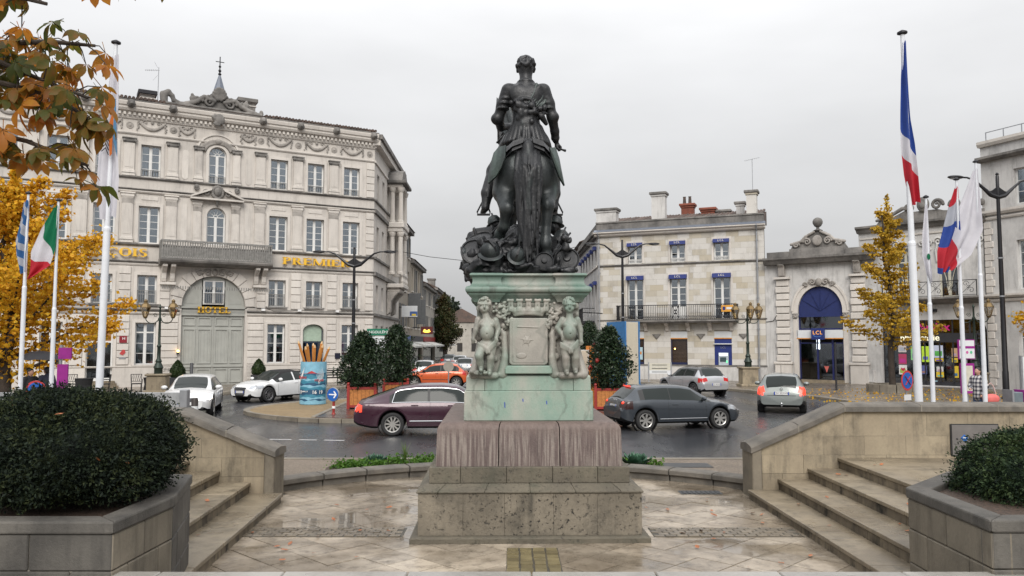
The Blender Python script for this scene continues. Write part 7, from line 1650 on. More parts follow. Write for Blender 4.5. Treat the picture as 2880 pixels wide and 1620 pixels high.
car('white_hatchback', 'white car with a lit headlamp coming round behind the grey plank fence', (-11.9, 30.0), -76, profile('hatch', paint=WHITEC, lampmats={'tail_lamp': TAILM, 'headlamp': HEADL}, plates=[('f', 4.225, .47, 0, '')], extra=audi_front()+[ex_box('lower_grille', (4.12, 4.2, -.6, .6, .26, .34), TRIMB)]))
car('white_convertible', 'white convertible with a black fabric roof waiting by the hotel gate', (-10.75, 36.6), 240, profile('hatch', L=4.24, paint=WHITEC, roofmat=plain('black_fabric_roof', (.012, .012, .013), .9), H=1.40, pillmat=WHITEC, deck=[(0, .55), (.03, .80), (.1, .93), (.6, .97), (3.0, .95), (3.5, .90), (3.95, .78), (4.14, .64), (4.24, .46)], roof=[(0, .3), (.6, .90), (.8, 1.02), (1.25, 1.32), (1.7, 1.39), (2.1, 1.38), (2.42, 1.32), (3.12, .95), (3.3, .7), (4.24, .3)], belt=[(0, .55), (.1, .86), (.3, .91), (1.5, .91), (2.9, .86), (3.6, .79), (4.0, .69), (4.24, .46)], rw0=.85, rw1=1.1, sw0=1.2, pill=[1.3, 1.85, 2.98], seams=[1.62, 2.85], alloy=ALLOYD, spokes=9, spw=.09, plates=[('f', 4.25, .47, 0, '')], extra=audi_front()+[ex_box('lower_grille', (4.12, 4.22, -.62, -.3, .30, .38), TRIMB), ex_box('lower_grille', (4.12, 4.22, .3, .62, .30, .38), TRIMB)]))
car('orange_hatchback', 'bright orange small hatchback turning in front of the street', (-4.45, 47.0), 176, profile('hatch', L=3.83, H=1.43, W=1.66, rear_oh=.62, wb=2.44, paint=paint('orange_paint', (.55, .095, .02), .2, .25), deck=[(0, .55), (.03, .78), (.1, .95), (.2, .99), (2.75, .97), (3.1, .90), (3.6, .76), (3.76, .62), (3.83, .46)], roof=[(0, .4), (.05, .8), (.16, 1.0), (.6, 1.35), (.9, 1.41), (1.4, 1.43), (1.9, 1.40), (2.2, 1.33), (2.85, .97), (3.0, .7), (3.83, .3)], belt=[(0, .55), (.08, .86), (.2, .93), (1.0, .94), (2.6, .88), (3.3, .78), (3.65, .68), (3.83, .46)], plan=[(0, .78), (.05, .87), (.2, .95), (.6, 1), (2.6, 1), (3.3, .96), (3.6, .86), (3.76, .74), (3.83, .6)], bottom=[(0, .36), (.1, .28), (.4, .22), (3.4, .2), (3.83, .3)], ws0=2.15, ws1=2.82, sw0=.5, sw1=2.78, pill=[.6, 1.55, 2.7], seams=[1.5, 2.55, .75], handles=[(1.0, .84), (1.75, .83)], mirror=(2.5, .95), handlemat=TRIMB, mirrormat=TRIMB, strip=(.48, TRIMB), lamps=[('tail_lamp', -.01, .28, .74, 1.0, .62), ('headlamp', 3.2, 3.75, .62, .76, .5)], plates=[('r', .0, .55, 0, '')], alloy=ALLOY))
gp = paint('grey_street_paint', (.20, .21, .22), .4); wp = paint('pale_street_paint', (.50, .51, .52), .2); dk = paint('slate_street_paint', (.07, .075, .085), .4)
for lb, lo, hd, pc in (('pale silver car heading up the street past the hotel side', (-6.1, 56.5), 92, wp), ('dark grey car following close behind the orange hatchback', (-4.3, 52.6), 100, dk), ('grey car queueing in the street under the red-tinged tree', (-3.8, 66.0), 90, gp), ('white car waiting far up the street', (-5.0, 78.0), 90, wp), ('dark car parked along the left kerb far up the street', (-6.7, 86.0), 90, dk)):
    car('street_car', lb, lo, hd, profile('hatch', paint=pc), 'cars in the street')
# ================================================================ STREET BEYOND
STREET = R(90.5); SDIR = Vector((math.cos(STREET), math.sin(STREET), 0))
TAN = [stone('street_render_%d' % i, a, tuple(x*.82 for x in a), (.16, .145, .13), .45, .8, .85, .05, .2, .8) for i, a in enumerate([(.42, .37, .30), (.36, .32, .27), (.48, .45, .40), (.40, .34, .28)])]
SHUT = plain('grey_shutter', (.10, .105, .11), .6); CANV = plain('pale_awning', (.5, .5, .48), .7)
def row_house(label, d0, ln, h, mat, floors, shop, side=0, seed=0, base=(-9.08, 51.97)):
    g = random.Random(seed); p = Vector((base[0], base[1], 0))+SDIR*d0
    t = thing('street_house', label, 'building', tuple(p), STREET); fh = (h-3.4)/max(1, floors-1)
    holes = []; nb_ = max(2, int(ln/2.4)); bw = ln/nb_
    for k in range(nb_):
        cx = bw*(k+.5)
        for f in range(1, floors): z0 = 3.5+(f-1)*fh; holes.append((cx-.5, cx+.5, z0+.5, z0+fh-.7))
    holes.append((.6, ln-.6, .3, 2.7))
    m = MB(); m.T = Matrix.Scale(-1, 4, (0, 1, 0)) if side else None; band_boxes(m, 0, ln, 0, h, holes, 0, .35); m.build('wall', mat, t)
    def bb(): m = MB(); m.T = Matrix.Scale(-1, 4, (0, 1, 0)) if side else None; return m
    m = bb(); m.box(.05, ln-.05, .8, .9, 0, h-.1); m.build('interior_wall', ROOMD, t)
    for a, b, z0, z1 in holes[:-1]:
        w = bb(); w.box(a, a+.08, .12, .2, z0, z1).box(b-.08, b, .12, .2, z0, z1).box((a+b)/2-.05, (a+b)/2+.05, .12, .2, z0, z1).box(a, b, .12, .2, z0, z0+.08).box(a, b, .12, .2, z1-.08, z1); w = w.build('window', WPAINT, t)
        q = bb(); q.box(a, b, .15, .16, z0, z1); q.build('pane', GLASS, w)
        q = bb(); q.box(a-.08, b+.08, -.12, .1, z0-.12, z0); q.build('sill', HST2, t)
        if g.random() < .6:
            for s_ in (0, 1):
                q = bb(); q.box(*((a-.5, a-.02) if s_ == 0 else (b+.02, b+.5)), -.06, -.01, z0, z1); q.build('shutter', SHUT, t)
    q = bb(); q.box(.6, ln-.6, .2, .22, .3, 2.7); q.build('shop_window', DGLASS, t)
    q = bb(); q.box(.4, ln-.4, -.15, .05, 2.75, 3.25); q.build('shop_fascia', shop, t)
    q = bb(); q.prism([(0, 2.75), (-1.3, 2.35), (-1.3, 2.2), (0, 2.65)], 1.0, ln-1.0, 'x'); q.build('shop_awning', CANV, t)
    q = bb(); q.box(-.05, ln+.05, -.35, .1, h-.3, h); q.build('cornice', HDIRT, t)
    q = bb(); q.prism([(-.45, h), (9, h), (4, h+1.9)], -.05, ln+.05, 'x'); q.build('roof', TILE, t)
    q = bb(); q.box(-.02, .06, .0, 8.8, 0, h); q.build('end_wall', mat, t); q = bb(); q.box(ln-.06, ln+.02, .0, 8.8, 0, h); q.build('end_wall', mat, t)
    c = bb(); c.box(ln*.6, ln*.6+1.0, 1.2, 2.2, h, h+2.0); c = c.build('chimney', HDIRT, t); q = bb(); q.box(ln*.6-.1, ln*.6+1.1, 1.1, 2.3, h+2.0, h+2.2); q.build('chimney_cap', HDIRT, c)
    return t
S1, S2, S3 = plain('dark_shop_fascia', (.03, .03, .04), .5), plain('red_shop_fascia', (.25, .03, .03), .5), plain('blue_shop_fascia', (.04, .10, .3), .5)
row_house('narrow tall tan house joined to the side of the hotel', 12.7, 7.5, 12.6, TAN[1], 4, S3, seed=1)
row_house('tan house with tall chimney halfway along the street', 20.4, 11, 10.2, TAN[0], 3, S1, seed=2)
row_house('pale house beyond the hanging banners in the street', 31.6, 14, 8.9, TAN[2], 3, S2, seed=3)
row_house('far tan house near the end of the street', 45.8, 22, 9.4, TAN[3], 3, S1, seed=4)
row_house('stained house in the street behind the bank', 20, 16, 9.6, TAN[2], 3, S1, 1, 5, (5.9, 60.0)); row_house('low tan house further behind the bank', 36.2, 26, 8.4, TAN[3], 3, S2, 1, 6, (5.9, 60.0))
for lb, x, y, w, h, rz in (('pale gabled house closing the far end of the street', -9.5, 150, 9, 6.5, 0), ('low far house with a red roof at the end of the street', 0, 160, 12, 6, 0), ('far cream house on the street bend', -19, 156, 9, 8, 0), ('tall pale house standing beyond the hotel on its left side', -34.6, 37.4, 13.6, 12, HRZ), ('tall pale house standing beyond the grey corner house', 33.0, 27.4, 15, 11, math.atan(-2.2))):
    t = thing('far_house', lb, 'building', (x, y, 0), rz); MB().box(-w/2, w/2, 0, 8, 0, h).build('wall', TAN[2], t); MB().prism([(-w/2-.3, h), (w/2+.3, h), (0, h+2.6)], -.3, 8.3).build('roof', TILE, t)
    for k in range(3):
        for z in (1.0, 3.8, 7.2)[:2 if h < 10 else 3]: MB().box(-w/2+1+k*(w-2)/2.6, -w/2+2+k*(w-2)/2.6, -.03, .05, z, z+1.6).build('window', ROOMD, t)
for lb, x, y, z0, z1, w, mt in (('large dark grey banner sign hung over the street', -8.8, 70.5, 4.8, 7.0, 1.1, SHUT), ('second dark grey banner sign further up the street', -9.2, 77.5, 4.4, 6.8, 1.2, SHUT), ('white shop sign with blue and yellow mark by the hotel side', -8.6, 64.8, 4.7, 5.6, 1.3, SIGNW)):
    o = tag(MB().box(0, w, -.06, .06, z0, z1).build('shop_sign', mt, loc=(x-.4, y, 0), bevel=.02), lb, 'sign'); MB().bar((-1.2, 0, z1-.1), (.1, 0, z1-.1), .07).build('bracket', BLACKI, o)
    if mt is SIGNW: MB().box(.7, 1.3, -.075, -.065, z0+.1, z0+.45).build('sign_mark', S3, o); MB().box(.85, 1.2, -.085, -.077, z0+.1, z0+.25).build('sign_mark', plain('yellow_mark', (.7, .5, .05), .5), o)
o = tag(MB().box(.2, 1.3, -.1, .1, 3.4, 4.1).build('lit_shop_sign', plain('dark_red_sign', (.12, .02, .02), .5), loc=(-8.6, 73.5, 0)), 'dark red projecting shop sign with glowing yellow emblem', 'sign'); s = SDF(); s.ell((.75, -.12, 3.65), (.36, .05, .12), .03).ell((.55, -.12, 3.78), (.1, .05, .09), .03).ell((.95, -.12, 3.76), (.1, .05, .08), .03); obj('glowing_emblem', s.mesh('glowing_emblem', .04), plain('glowing_yellow', (.9, .6, .1), .5, emit=(1, .6, .08), es=1.2), o); MB().bar((-1.0, 0, 4.0), (.1, 0, 4.0), .08).build('bracket', BLACKI, o)
tag(MB().tube([(-9.0, 60, 9.6)]+[(-9+14*f, 60-f, 9.6-.9*math.sin(PI*f)) for f in (.2, .4, .6, .8)]+[(5, 59, 9.8)], .022, 5).build('overhead_cable', CABLE), 'thin black cable sagging across the street mouth', 'cable')
# ================================================================ EXTRA PAVEMENTS
o = struct(sheet('pavement', [(-60, 17), (-13.2, 19), (-13.3, 24), (-14.2, 29), (-17.5, 33.5), (-30, 31), (-60, 22)], .12, SIDEW)); kerbs(o, [(-13.2, 19), (-13.25, 21.5), (-13.3, 24), (-13.75, 26.5), (-14.2, 29), (-15.9, 31.3), (-17.5, 33.5)][::-1], .15, closed=False)
struct(sheet('pavement', [(12.5, 19), (60, 16.6), (60, 18), (24, 27), (17, 30.5), (14.6, 33.4), (13, 27)], .112, SIDEW))
# ================================================================ LAMP POSTS
LPM = plain('black_lamp_paint', (.014, .014, .017), .35, .3)
def lamp_post(label, x, y, h, ang, z0=.12):
    t = thing('street_lamp', label, 'street lamp', (x, y, z0), ang, 'two-armed street lamps')
    MB().lathe([(.20, 0), (.20, .1), (.14, .15), (.13, 1.2), (.115, 1.25), (.10, h*.5), (.075, h-.9), (.07, h-.1), (.03, h)], 12).build('post', LPM, t, smooth=True)
    MB().lathe([(.05, h-.05), (.08, h), (.05, h+.06), (.01, h+.08)], 10).build('post_cap', LPM, t)
    for z in (h*.45, h*.62): MB().lathe([(.12, z), (.12, z+.06)], 10).build('collar', ZINC, t)
    for sg in (-1, 1):
        pts = [(0, 0, h-1.05), (sg*.35, 0, h-.95), (sg*.75, 0, h-.62), (sg*1.15, 0, h-.30), (sg*1.5, 0, h-.2), (sg*1.75, 0, h-.2)]
        MB().tube(pts, [.10, .10, .07, .05, .042, .04], 8).build('arm', LPM, t, smooth=True)
        MB().prism([(0, h-1.15), (sg*.55, h-.82), (sg*.3, h-.75), (0, h-.55)], -.03, .03).build('gusset', LPM, t)
        o = MB().ball((sg*2.05, 0, h-.2), (.40, .17, .085), 14, 8).build('lamp_head', LPM, t, smooth='all'); MB().ball((sg*2.1, 0, h-.25), (.27, .12, .06), 12, 6).build('lens', plain('lamp_lens_%d' % (len(bpy.data.materials)), (.35, .36, .38), .2), o, smooth='all')
    return t
lamp_post('black two-armed street lamp in front of the hotel lettering', -9.15, 46.0, 7.95, .0); lamp_post('black two-armed street lamp in front of the bank balcony', 7.17, 51.5, 9.1, .0); lamp_post('very tall black two-armed lamp in front of the tall grey house', 21.7, 35.2, 10.0, .15)
GREENP = plain('dark_green_cast_iron', (.022, .035, .028), .45, .4); AMBER = mk_glass('amber_lantern_glass', (.62, .50, .30), .15); BRASS = plain('tarnished_brass', (.16, .11, .05), .5, .6)
def lantern_lamp(label, x, y, ph, heads, ang):
    t = thing('lantern_post', label, 'lantern', (x, y, .12), ang, 'ornate lanterns on stone plinths')
    MB().box(-.45, .45, -.45, .45, 0, ph-.1).build('plinth', WALLST, t, bevel=.03); MB().box(-.52, .52, -.52, .52, ph-.1, ph).build('plinth_cap', WALLST, t, bevel=.03); MB().box(-.55, .55, -.55, .55, 0, .14).build('plinth_foot', WALLST, t, bevel=.02)
    z = ph; MB().lathe([(.20, z), (.20, z+.25), (.24, z+.30), (.13, z+.55), (.16, z+.62), (.09, z+.75), (.085, z+1.3), (.12, z+1.36), (.07, z+1.45), (.055, z+2.6), (.09, z+2.7), (.05, z+2.8), (.04, z+3.25), (.07, z+3.3), (.01, z+3.45)], 12).build('post', GREENP, t, smooth=True)
    for k, a in enumerate(heads):
        c, s_ = math.cos(a), math.sin(a); hz = z+2.95
        pts = []
        for i in range(15): f = i/14; ang_ = -PI*.5+f*PI*1.05; pts.append((c*(.06+.30+.30*math.sin(ang_)), s_*(.06+.30+.30*math.sin(ang_)), z+2.75-.26*math.cos(ang_)))
        MB().tube(pts, .024, 6).build('arm', GREENP, t, smooth=True)
        sc_ = [(c*(.22+.11*(1-f*.8)*math.cos(f*9)), s_*(.22+.11*(1-f*.8)*math.cos(f*9)), z+2.88+.11*(1-f*.8)*math.sin(f*9)) for f in [i/14 for i in range(15)]]; MB().tube(sc_, .014, 5).build('scroll', GREENP, t)
        L_ = MB(); L_.T = Matrix.Translation((c*.68, s_*.68, hz-.1)); L_.lathe([(.06, -.12), (.10, -.06), (.11, -.02)], 6).lathe([(.25, .42), (.24, .46), (.16, .60), (.08, .66), (.08, .72), (.11, .74), (.02, .84)], 6)
        for j in range(6): b = 2*PI*j/6; L_.bar((.105*math.cos(b), .105*math.sin(b), -.02), (.235*math.cos(b), .235*math.sin(b), .42), .02)
        o = L_.build('lantern', BRASS, t)
        L_ = MB(); L_.T = Matrix.Translation((c*.68, s_*.68, hz-.1)); L_.lathe([(.098, -.02), (.225, .42)], 6, cap=False); L_.build('lantern_glass', AMBER, o)
    return t
lantern_lamp('twin lantern on a stone plinth in front of the hotel terrace chairs', -17.5, 39.6, .95, (PI, -.3), .2); lantern_lamp('triple lantern on a stone plinth in front of the bank', 13.55, 45.9, 1.1, (PI, -PI/2, .05), 0); lantern_lamp('twin lantern standing in front of the pharmacy shop window', 23.3, 40.2, 1.0, (PI, .0), -.3)
# ================================================================ PENCIL POT, BOOKS, SIGNS, PLANTERS ON THE ISLAND
PAPER = plain('sky_blue_print', (.20, .42, .55), .5); NAVYP = plain('deep_blue_print', (.02, .08, .16), .5); TEAL = plain('teal_print', (.04, .20, .30), .5); REDP = plain('red_print', (.45, .04, .04), .5)
pt = thing('pencil_pot', 'giant pot of orange pencils wrapped in a blue festival poster', 'pencil pot', (-8.13, 32.8, .1))
rp = .52; MB().lathe([(rp, 0), (rp, 1.72), (rp-.04, 1.72), (rp-.04, 1.5), (.01, 1.5)], 28).build('pot', PAPER, pt, smooth=True)
def wrap(name, top, bot, rad, mat, a0=-170, a1=-10, n=40):
    V = [(rad*math.cos(R(a0+(a1-a0)*i/n)), rad*math.sin(R(a0+(a1-a0)*i/n)), f(i/n)) for f in (bot, top) for i in range(n+1)]
    return MB().add(V, [(i, i+1, n+2+i, n+1+i) for i in range(n)]).build(name, mat, pt)
sn = lambda z, a, k, p: (lambda u: z+a*math.sin(u*k+p)+a*.5*math.sin(u*k*2.3+p*2))
for i, (z, mt) in enumerate([(1.26, NAVYP), (1.20, TEAL), (1.05, PAPER), (.98, TEAL), (.86, NAVYP), (.78, PAPER), (.70, TEAL), (.6, NAVYP), (.40, TEAL), (.3, PAPER), (.22, NAVYP), (.17, PAPER)]):
    wrap('printed_wave', sn(z, .022, 14, i*1.7), lambda u: .02, rp+.003+i*.0015, mt)
wrap('printed_mountain', lambda u: 1.27+max(0, .11-abs(u-.5)*.35-.03*abs(math.sin(u*40))), lambda u: 1.26, rp+.004, REDP, -125, -45)
for sg, c in ((-1, -140), (1, -40)):
    for k in range(7):
        a = c+(k-3)*4*1; zc = .85+k*.05
        m = MB(); V = [((rp+.026)*math.cos(R(a-sg*q*14)), (rp+.026)*math.sin(R(a-sg*q*14)), zc+q*.42+dz*(1-q)) for q in (0, .33, .66, 1) for dz in (-.05, .05)]
        m.add(V, [(2*i, 2*i+1, 2*i+3, 2*i+2) for i in range(3)]).build('printed_splash', WHT, pt)
def curved_text(s, size, ang, z, mat): tx(s, size, mat, 'poster_letters', pt, ((rp+.03)*math.cos(R(ang)), (rp+.03)*math.sin(R(ang)), z), (PI/2, 0, R(ang+90)), .001, bold=.003)
curved_text('16', .19, -72, .5, WHT); curved_text('19', .19, -45, .5, WHT); curved_text('19', .19, -138, .5, WHT); curved_text('NOV. 17', .07, -112, .53, WHT); curved_text('festival', .16, -126, 1.1, REDP); curved_text('POLAR', .13, -52, .98, REDP)
PENC = plain('orange_pencil', (.42, .17, .035), .5); WOODT = plain('pencil_tip_wood', (.55, .38, .2), .6)
pg = random.Random(8)
for k in range(12):
    a = 2*PI*k/12+.3; r0 = .22 if k % 2 else .36; lean = r0*1.0; ln = pg.uniform(.85, 1.15)
    b = Vector((r0*math.cos(a)*.8, r0*math.sin(a)*.8, 1.45)); e = b+Vector((lean*math.cos(a)*1.0, lean*math.sin(a)*.8, ln)); d = (e-b).normalized()
    o = MB().tube([b, e-d*.14], .052, 6).build('pencil', PENC, pt); MB().tube([e-d*.14, e-d*.03], [.052, .016], 6).build('pencil_tip', WOODT, o)
BOOKP = plain('book_pages', (.50, .46, .38), .8, var=.1, nscale=40)
def book(label, x, y, w, h, dp, rz, lean, cover):
    t = thing('giant_book', label, 'book', (x, y, .11), rz); t.rotation_euler = (0, lean, rz)
    MB().box(-w/2+.03, w/2-.03, -dp/2+.05, dp/2, .03, h-.03).build('pages', BOOKP, t)
    for k in range(9): MB().box(-w/2+.05+k*(w-.1)/9, -w/2+.058+k*(w-.1)/9, -dp/2+.03, -dp/2+.052, .04, h-.04).build('page_edge', BOOKP, t)
    for sg in (-1, 1): MB().box(*sorted((sg*(w/2-.03), sg*(w/2+.02))), -dp/2, dp/2+.03, 0, h).build('cover', cover, t)
    MB().box(-w/2-.02, w/2+.02, dp/2+.0, dp/2+.05, 0, h).build('spine', cover, t); return t
BLUEC = plain('blue_book_cover', (.03, .15, .36), .5); ORC = plain('orange_book_cover', (.62, .20, .025), .5); GRC = plain('pale_grey_cover', (.5, .52, .54), .5)
book('giant standing book with blue covers and cream pages', 4.6, 33.0, .62, 3.35, 1.6, .35, 0, BLUEC); book('giant leaning book with a bright orange cover', 3.3, 31.6, .38, 2.35, 1.4, .3, .05, ORC); book('giant pale grey book half hidden by the pedestal', 2.62, 32.6, .62, 2.2, 1.5, .2, 0, GRC)
REDPAINT = plain('dark_red_paint', (.26, .022, .018), .45); OWOOD = plain('orange_wood', (.40, .15, .035), .6, var=.25, nscale=14); SIGNB = plain('sign_blue', (.012, .10, .40), .4)
CAM = leafmat('glossy_dark_leaves', [(.008, .016, .009), (.018, .034, .017), (.05, .075, .035)], .28, 3., .08)
def tub(label, shrublabel, x, y, rz, hgt, wid, seed, flowers=0):
    t = thing('planter_box', label, 'planter', (x, y, .118), rz); w, h = .5, .82
    for sx in (-1, 1):
        for sy in (-1, 1):
            o = MB().box(sx*w-.05, sx*w+.05, sy*w-.05, sy*w+.05, 0, h+.06).build('corner_post', REDPAINT, t); MB().ball((sx*w, sy*w, h+.11), .06).build('ball_finial', REDPAINT, o)
    for sy in (-1, 1):
        for z0 in (.05, h-.1): MB().box(-w+.05, w-.05, sy*w-.03, sy*w+.03, z0, z0+.09).build('rail', REDPAINT, t); MB().box(sy*w-.03, sy*w+.03, -w+.05, w-.05, z0, z0+.09).build('rail', REDPAINT, t)
        for k in range(6): a = -w+.055+k*.149; MB().box(a, a+.142, sy*w-.015, sy*w+.015, .14, h-.1).build('board', OWOOD, t); MB().box(sy*w-.015, sy*w+.015, a, a+.142, .14, h-.1).build('board', OWOOD, t)
    MB().box(-w+.03, w-.03, -w+.03, w-.03, .1, h-.08).build('soil', SOIL, t)
    s = thing('evergreen_shrub', shrublabel, 'shrub', (x, y, .118+h-.1), seed); g = np.random.default_rng(seed)
    n = 1900; zz = g.random(n)**.8; prof = np.interp(zz, [0, .12, .35, .7, 1], [.45, .85, 1, .72, .15]); a = g.random(n)*6.283; rad = prof*(g.random(n)**.42)*wid*(1+.20*np.sin(a*3+zz*7+seed)+.18*np.sin(a*7-zz*15+seed*2))*(1+.25*(g.random(n) < .08))
    C = np.stack([rad*np.cos(a), rad*np.sin(a), zz*hgt-.05], 1); n2 = 5; P = np.repeat(C, n2, 0)+g.normal(size=(n*n2, 3))*.06
    leafcloud('foliage', P, .115, CAM, s, .45)
    m = MB(); m.tube([(0, 0, -.1), (.02, 0, hgt*.5), (0, .03, hgt*.9)], [.05, .035, .01], 6); m.build('stem', BARK, s)
    for k in range(9): aa = k*2.4; z = hgt*(.12+.08*k); q = wid*.7*float(np.interp(z/hgt, [0, .35, 1], [.6, 1, .2])); MB().tube([(0, 0, z*.7), (q*.6*math.cos(aa), q*.6*math.sin(aa), z), (q*math.cos(aa), q*math.sin(aa), z+.25)], [.02, .012, .005], 5).build('branch', BARK, s)
    for k in range(flowers):
        aa = R(-150+k*29); z = hgt*(.35+.12*(k % 4)); q = wid*.9*float(np.interp(z/hgt, [0, .35, .7, 1], [.6, 1, .72, .2])); MB().ball((q*math.cos(aa), q*math.sin(aa), z), (.1, .08, .1), 8, 6).build('flower', REDPAINT, s)
tub('red framed planter box beside the blue arrow sign', 'tall dark evergreen shrub in the planter beside the arrow sign', -5.72, 30.7, .12, 2.15, .88, 2); tub('red framed planter box behind the dark purple saloon', 'dark evergreen shrub in the planter behind the purple saloon', -4.95, 34.2, .12, 2.5, .85, 3); tub('red framed planter box behind the dark grey hatchback', 'dark shrub with a few red flowers beside the giant books', 3.62, 29.9, -.1, 2.35, .82, 4, 6)
tub('red planter box far behind the giant books', 'dark evergreen shrub near the corner of the bank', 4.6, 47.5, 0, 3.0, 1.1, 6)
# arrow sign
t = thing('arrow_sign', 'small round blue sign with a white arrow on a red post', 'road sign', (-6.2, 27.9, .118), R(-22))
MB().lathe([(.07, 0), (.06, .03), (.045, .05), (.045, .85)], 10).build('post', REDPAINT, t); MB().lathe([(.06, .2), (.06, .28)], 10).build('reflector_band', WHT, t)
MB().lathe([(.24, -.035), (.25, 0), (.24, .035)], 24).build('disc', ZINC, t, loc=(0, -.03, .68), rot=(PI/2, 0, 0)); MB().lathe([(.225, .0), (.225, .006)], 24).build('face', SIGNB, t, loc=(0, -.066, .68), rot=(PI/2, 0, 0))
m = MB(); m.box(-.15, .11, -.078, -.074, .66, .70); m.prism([(.03, .80), (.08, .80), (.17, .68), (.08, .56), (.03, .56), (.10, .68)], -.0785, -.0735); m.build('arrow', WHT, t)
t = thing('round_sign', 'round sign seen from behind between the orange car and the saloon', 'road sign', (-3.05, 38.5, 0)); MB().tube([(0, 0, 0), (0, 0, 1.6)], .03, 8).build('post', ZINC, t); MB().lathe([(.25, -.01), (.25, .01)], 24).build('disc', plain('sign_back', (.25, .23, .2), .6), t, loc=(0, -.04, 1.45), rot=(PI/2, 0, 0))
# direction sign
t = thing('direction_sign', 'green ANGOULÊME direction board above white place-name boards', 'road sign', (-6.9, 41.0, .12)); GRN = plain('sign_green', (.0, .13, .07), .4)
for x in (-.35, .35): MB().tube([(x, 0, 0), (x, 0, 3.15)], .035, 8).build('post', ZINC, t)
o = MB().box(-.55, .55, -.05, -.02, 2.85, 3.2).build('green_board', GRN, t); tx('ANGOULÊME', .19, WHT, 'sign_letters', o, (0, -.055, 3.02), depth=.002)
o = MB().box(-.55, .55, -.05, -.02, 2.52, 2.8).build('white_board', SIGNW, t); tx('JARNAC', .17, PTXT, 'sign_letters', o, (0, -.055, 2.66), depth=.002); o = MB().box(-.55, .55, -.05, -.02, 2.2, 2.48).build('white_board', SIGNW, t); tx('MATHA', .17, PTXT, 'sign_letters', o, (0, -.055, 2.34), depth=.002)
t = thing('information_board', 'pale two-post direction board for walkers in front of the bank', 'sign', (9.35, 50.6, .12), -.1)
for x in (-.7, .7): MB().box(x-.04, x+.04, -.04, .04, 0, 1.25).build('post', ZINC, t)
PALEY = plain('pale_board', (.52, .50, .42), .5)
for k in range(3): o = MB().box(-.66, .66, -.03, .03, .98-k*.22, 1.18-k*.22).build('board', PALEY if k < 2 else SIGNW, t); MB().box(-.5, .45, -.034, -.031, 1.06-k*.22, 1.10-k*.22).build('lettering', PTXT, o)
# ================================================================ LEFT PAVEMENT: CHAIRS, TOPIARY, BOLLARDS, SIGNS
def chair(label, x, y, rz):
    t = thing('terrace_chair', label, 'chair', (x, y, .12), rz, 'black terrace chairs by the hotel'); MB().box(-.24, .24, -.24, .24, .42, .46).build('seat', BLACKI, t)
    for sx in (-1, 1):
        for sy in (-1, 1): MB().bar((sx*.22, sy*.22, 0), (sx*.22, sy*.22, .44), .03).build('leg', BLACKI, t)
        MB().tube([(sx*.23, .22, .44), (sx*.25, .27, .9)], .016, 6).build('back_post', BLACKI, t); MB().tube([(sx*.25, .25, .66), (sx*.26, -.18, .66), (sx*.24, -.22, .44)], .016, 6).build('arm', BLACKI, t)
    m = MB(); m.bar((-.25, .27, .9), (.25, .27, .9), .03); m.bar((-.24, .24, .55), (.24, .24, .55), .025)
    for k in range(5):
        m.bar((-.23+k*.092, .245, .55), (-.14+k*.092, .27, .9), .014); m.bar((-.23+k*.115, .27, .9), (-.2+k*.08, .245, .55), .014)
    m.build('lattice_back', BLACKI, t); return t
def table(label, x, y):
    t = thing('terrace_table', label, 'table', (x, y, .12), 0, 'black terrace tables by the hotel'); MB().lathe([(.42, .70), (.42, .74)], 20).build('top', BLACKI, t); MB().lathe([(.40, .12), (.36, .4), (.41, .70)], 20, cap=False).build('cloth', plain('black_cloth_%d' % len(bpy.data.materials), (.015, .015, .017), .9), t); MB().lathe([(.04, 0), (.04, .70)], 8).build('leg', BLACKI, t)
chair('black lattice chair beside the lantern plinth', -18.75, 40.0, .5); chair('black lattice chair behind the lantern plinth table', -18.3, 41.0, 2.6); chair('black lattice chair between the lantern and the topiary', -16.75, 40.6, -.6); table('small black table beside the lantern plinth', -18.1, 40.3)
chair('black lattice chair near the magenta bus panel', -21.8, 39.6, .4); chair('black lattice chair by the hotel door steps', -20.2, 39.7, -1.0); table('small black table near the magenta bus panel', -21.0, 39.3)
CONE = leafmat('topiary_leaves', [(.012, .022, .008), (.025, .045, .014), (.045, .07, .02)], .5, 3, .1); POTM = plain('dark_pot', (.025, .026, .03), .5)
def topiary(label, x, y):
    t = thing('topiary', label, 'topiary', (x, y, .12), 0, 'clipped topiary in dark pots by the gate'); MB().prism([(-.3, 0), (.3, 0), (.36, .62), (-.36, .62)], -.33, .33).build('pot', POTM, t, bevel=.02)
    g = np.random.default_rng(5); n = 2600; z = g.random(n); a = g.random(n)*6.283; q = np.interp(z, [0, .15, .45, .8, 1], [.30, .40, .38, .2, .03])*(.85+.2*g.random(n)); leafcloud('foliage', np.stack([q*np.cos(a), q*np.sin(a), .6+z*.95], 1), .07, CONE, t, .5)
    MB().lathe([(.26, .6), (.35, .75), (.33, 1.05), (.17, 1.35), (.02, 1.5)], 14).build('inner_foliage', CONE, t, smooth=True)
topiary('dark clipped topiary in a pot left of the grey gate', -18.05, 43.2); topiary('dark clipped topiary in a pot right of the grey gate', -14.85, 46.9)
def bench(label, x, y, rz):
    t = thing('terrace_bench', label, 'bench', (x, y, .12), rz, 'dark benches under the hotel windows'); MB().box(-.7, .7, -.3, .25, .36, .42).build('seat', BLACKI, t)
    for sx in (-.66, .66): MB().bar((sx, -.28, 0), (sx, -.28, .62), .04).build('leg', BLACKI, t); MB().bar((sx, .24, 0), (sx, .24, .85), .04).build('leg', BLACKI, t)
    m = MB(); m.tube([(-.7, .25, .5), (-.66, .27, .82), (-.4, .28, .92), (.4, .28, .92), (.66, .27, .82), (.7, .25, .5)], .022, 6)
    for k in range(3): m.box(-.66, .66, .25, .28, .5+k*.13, .58+k*.13)
    m.build('back', BLACKI, t)
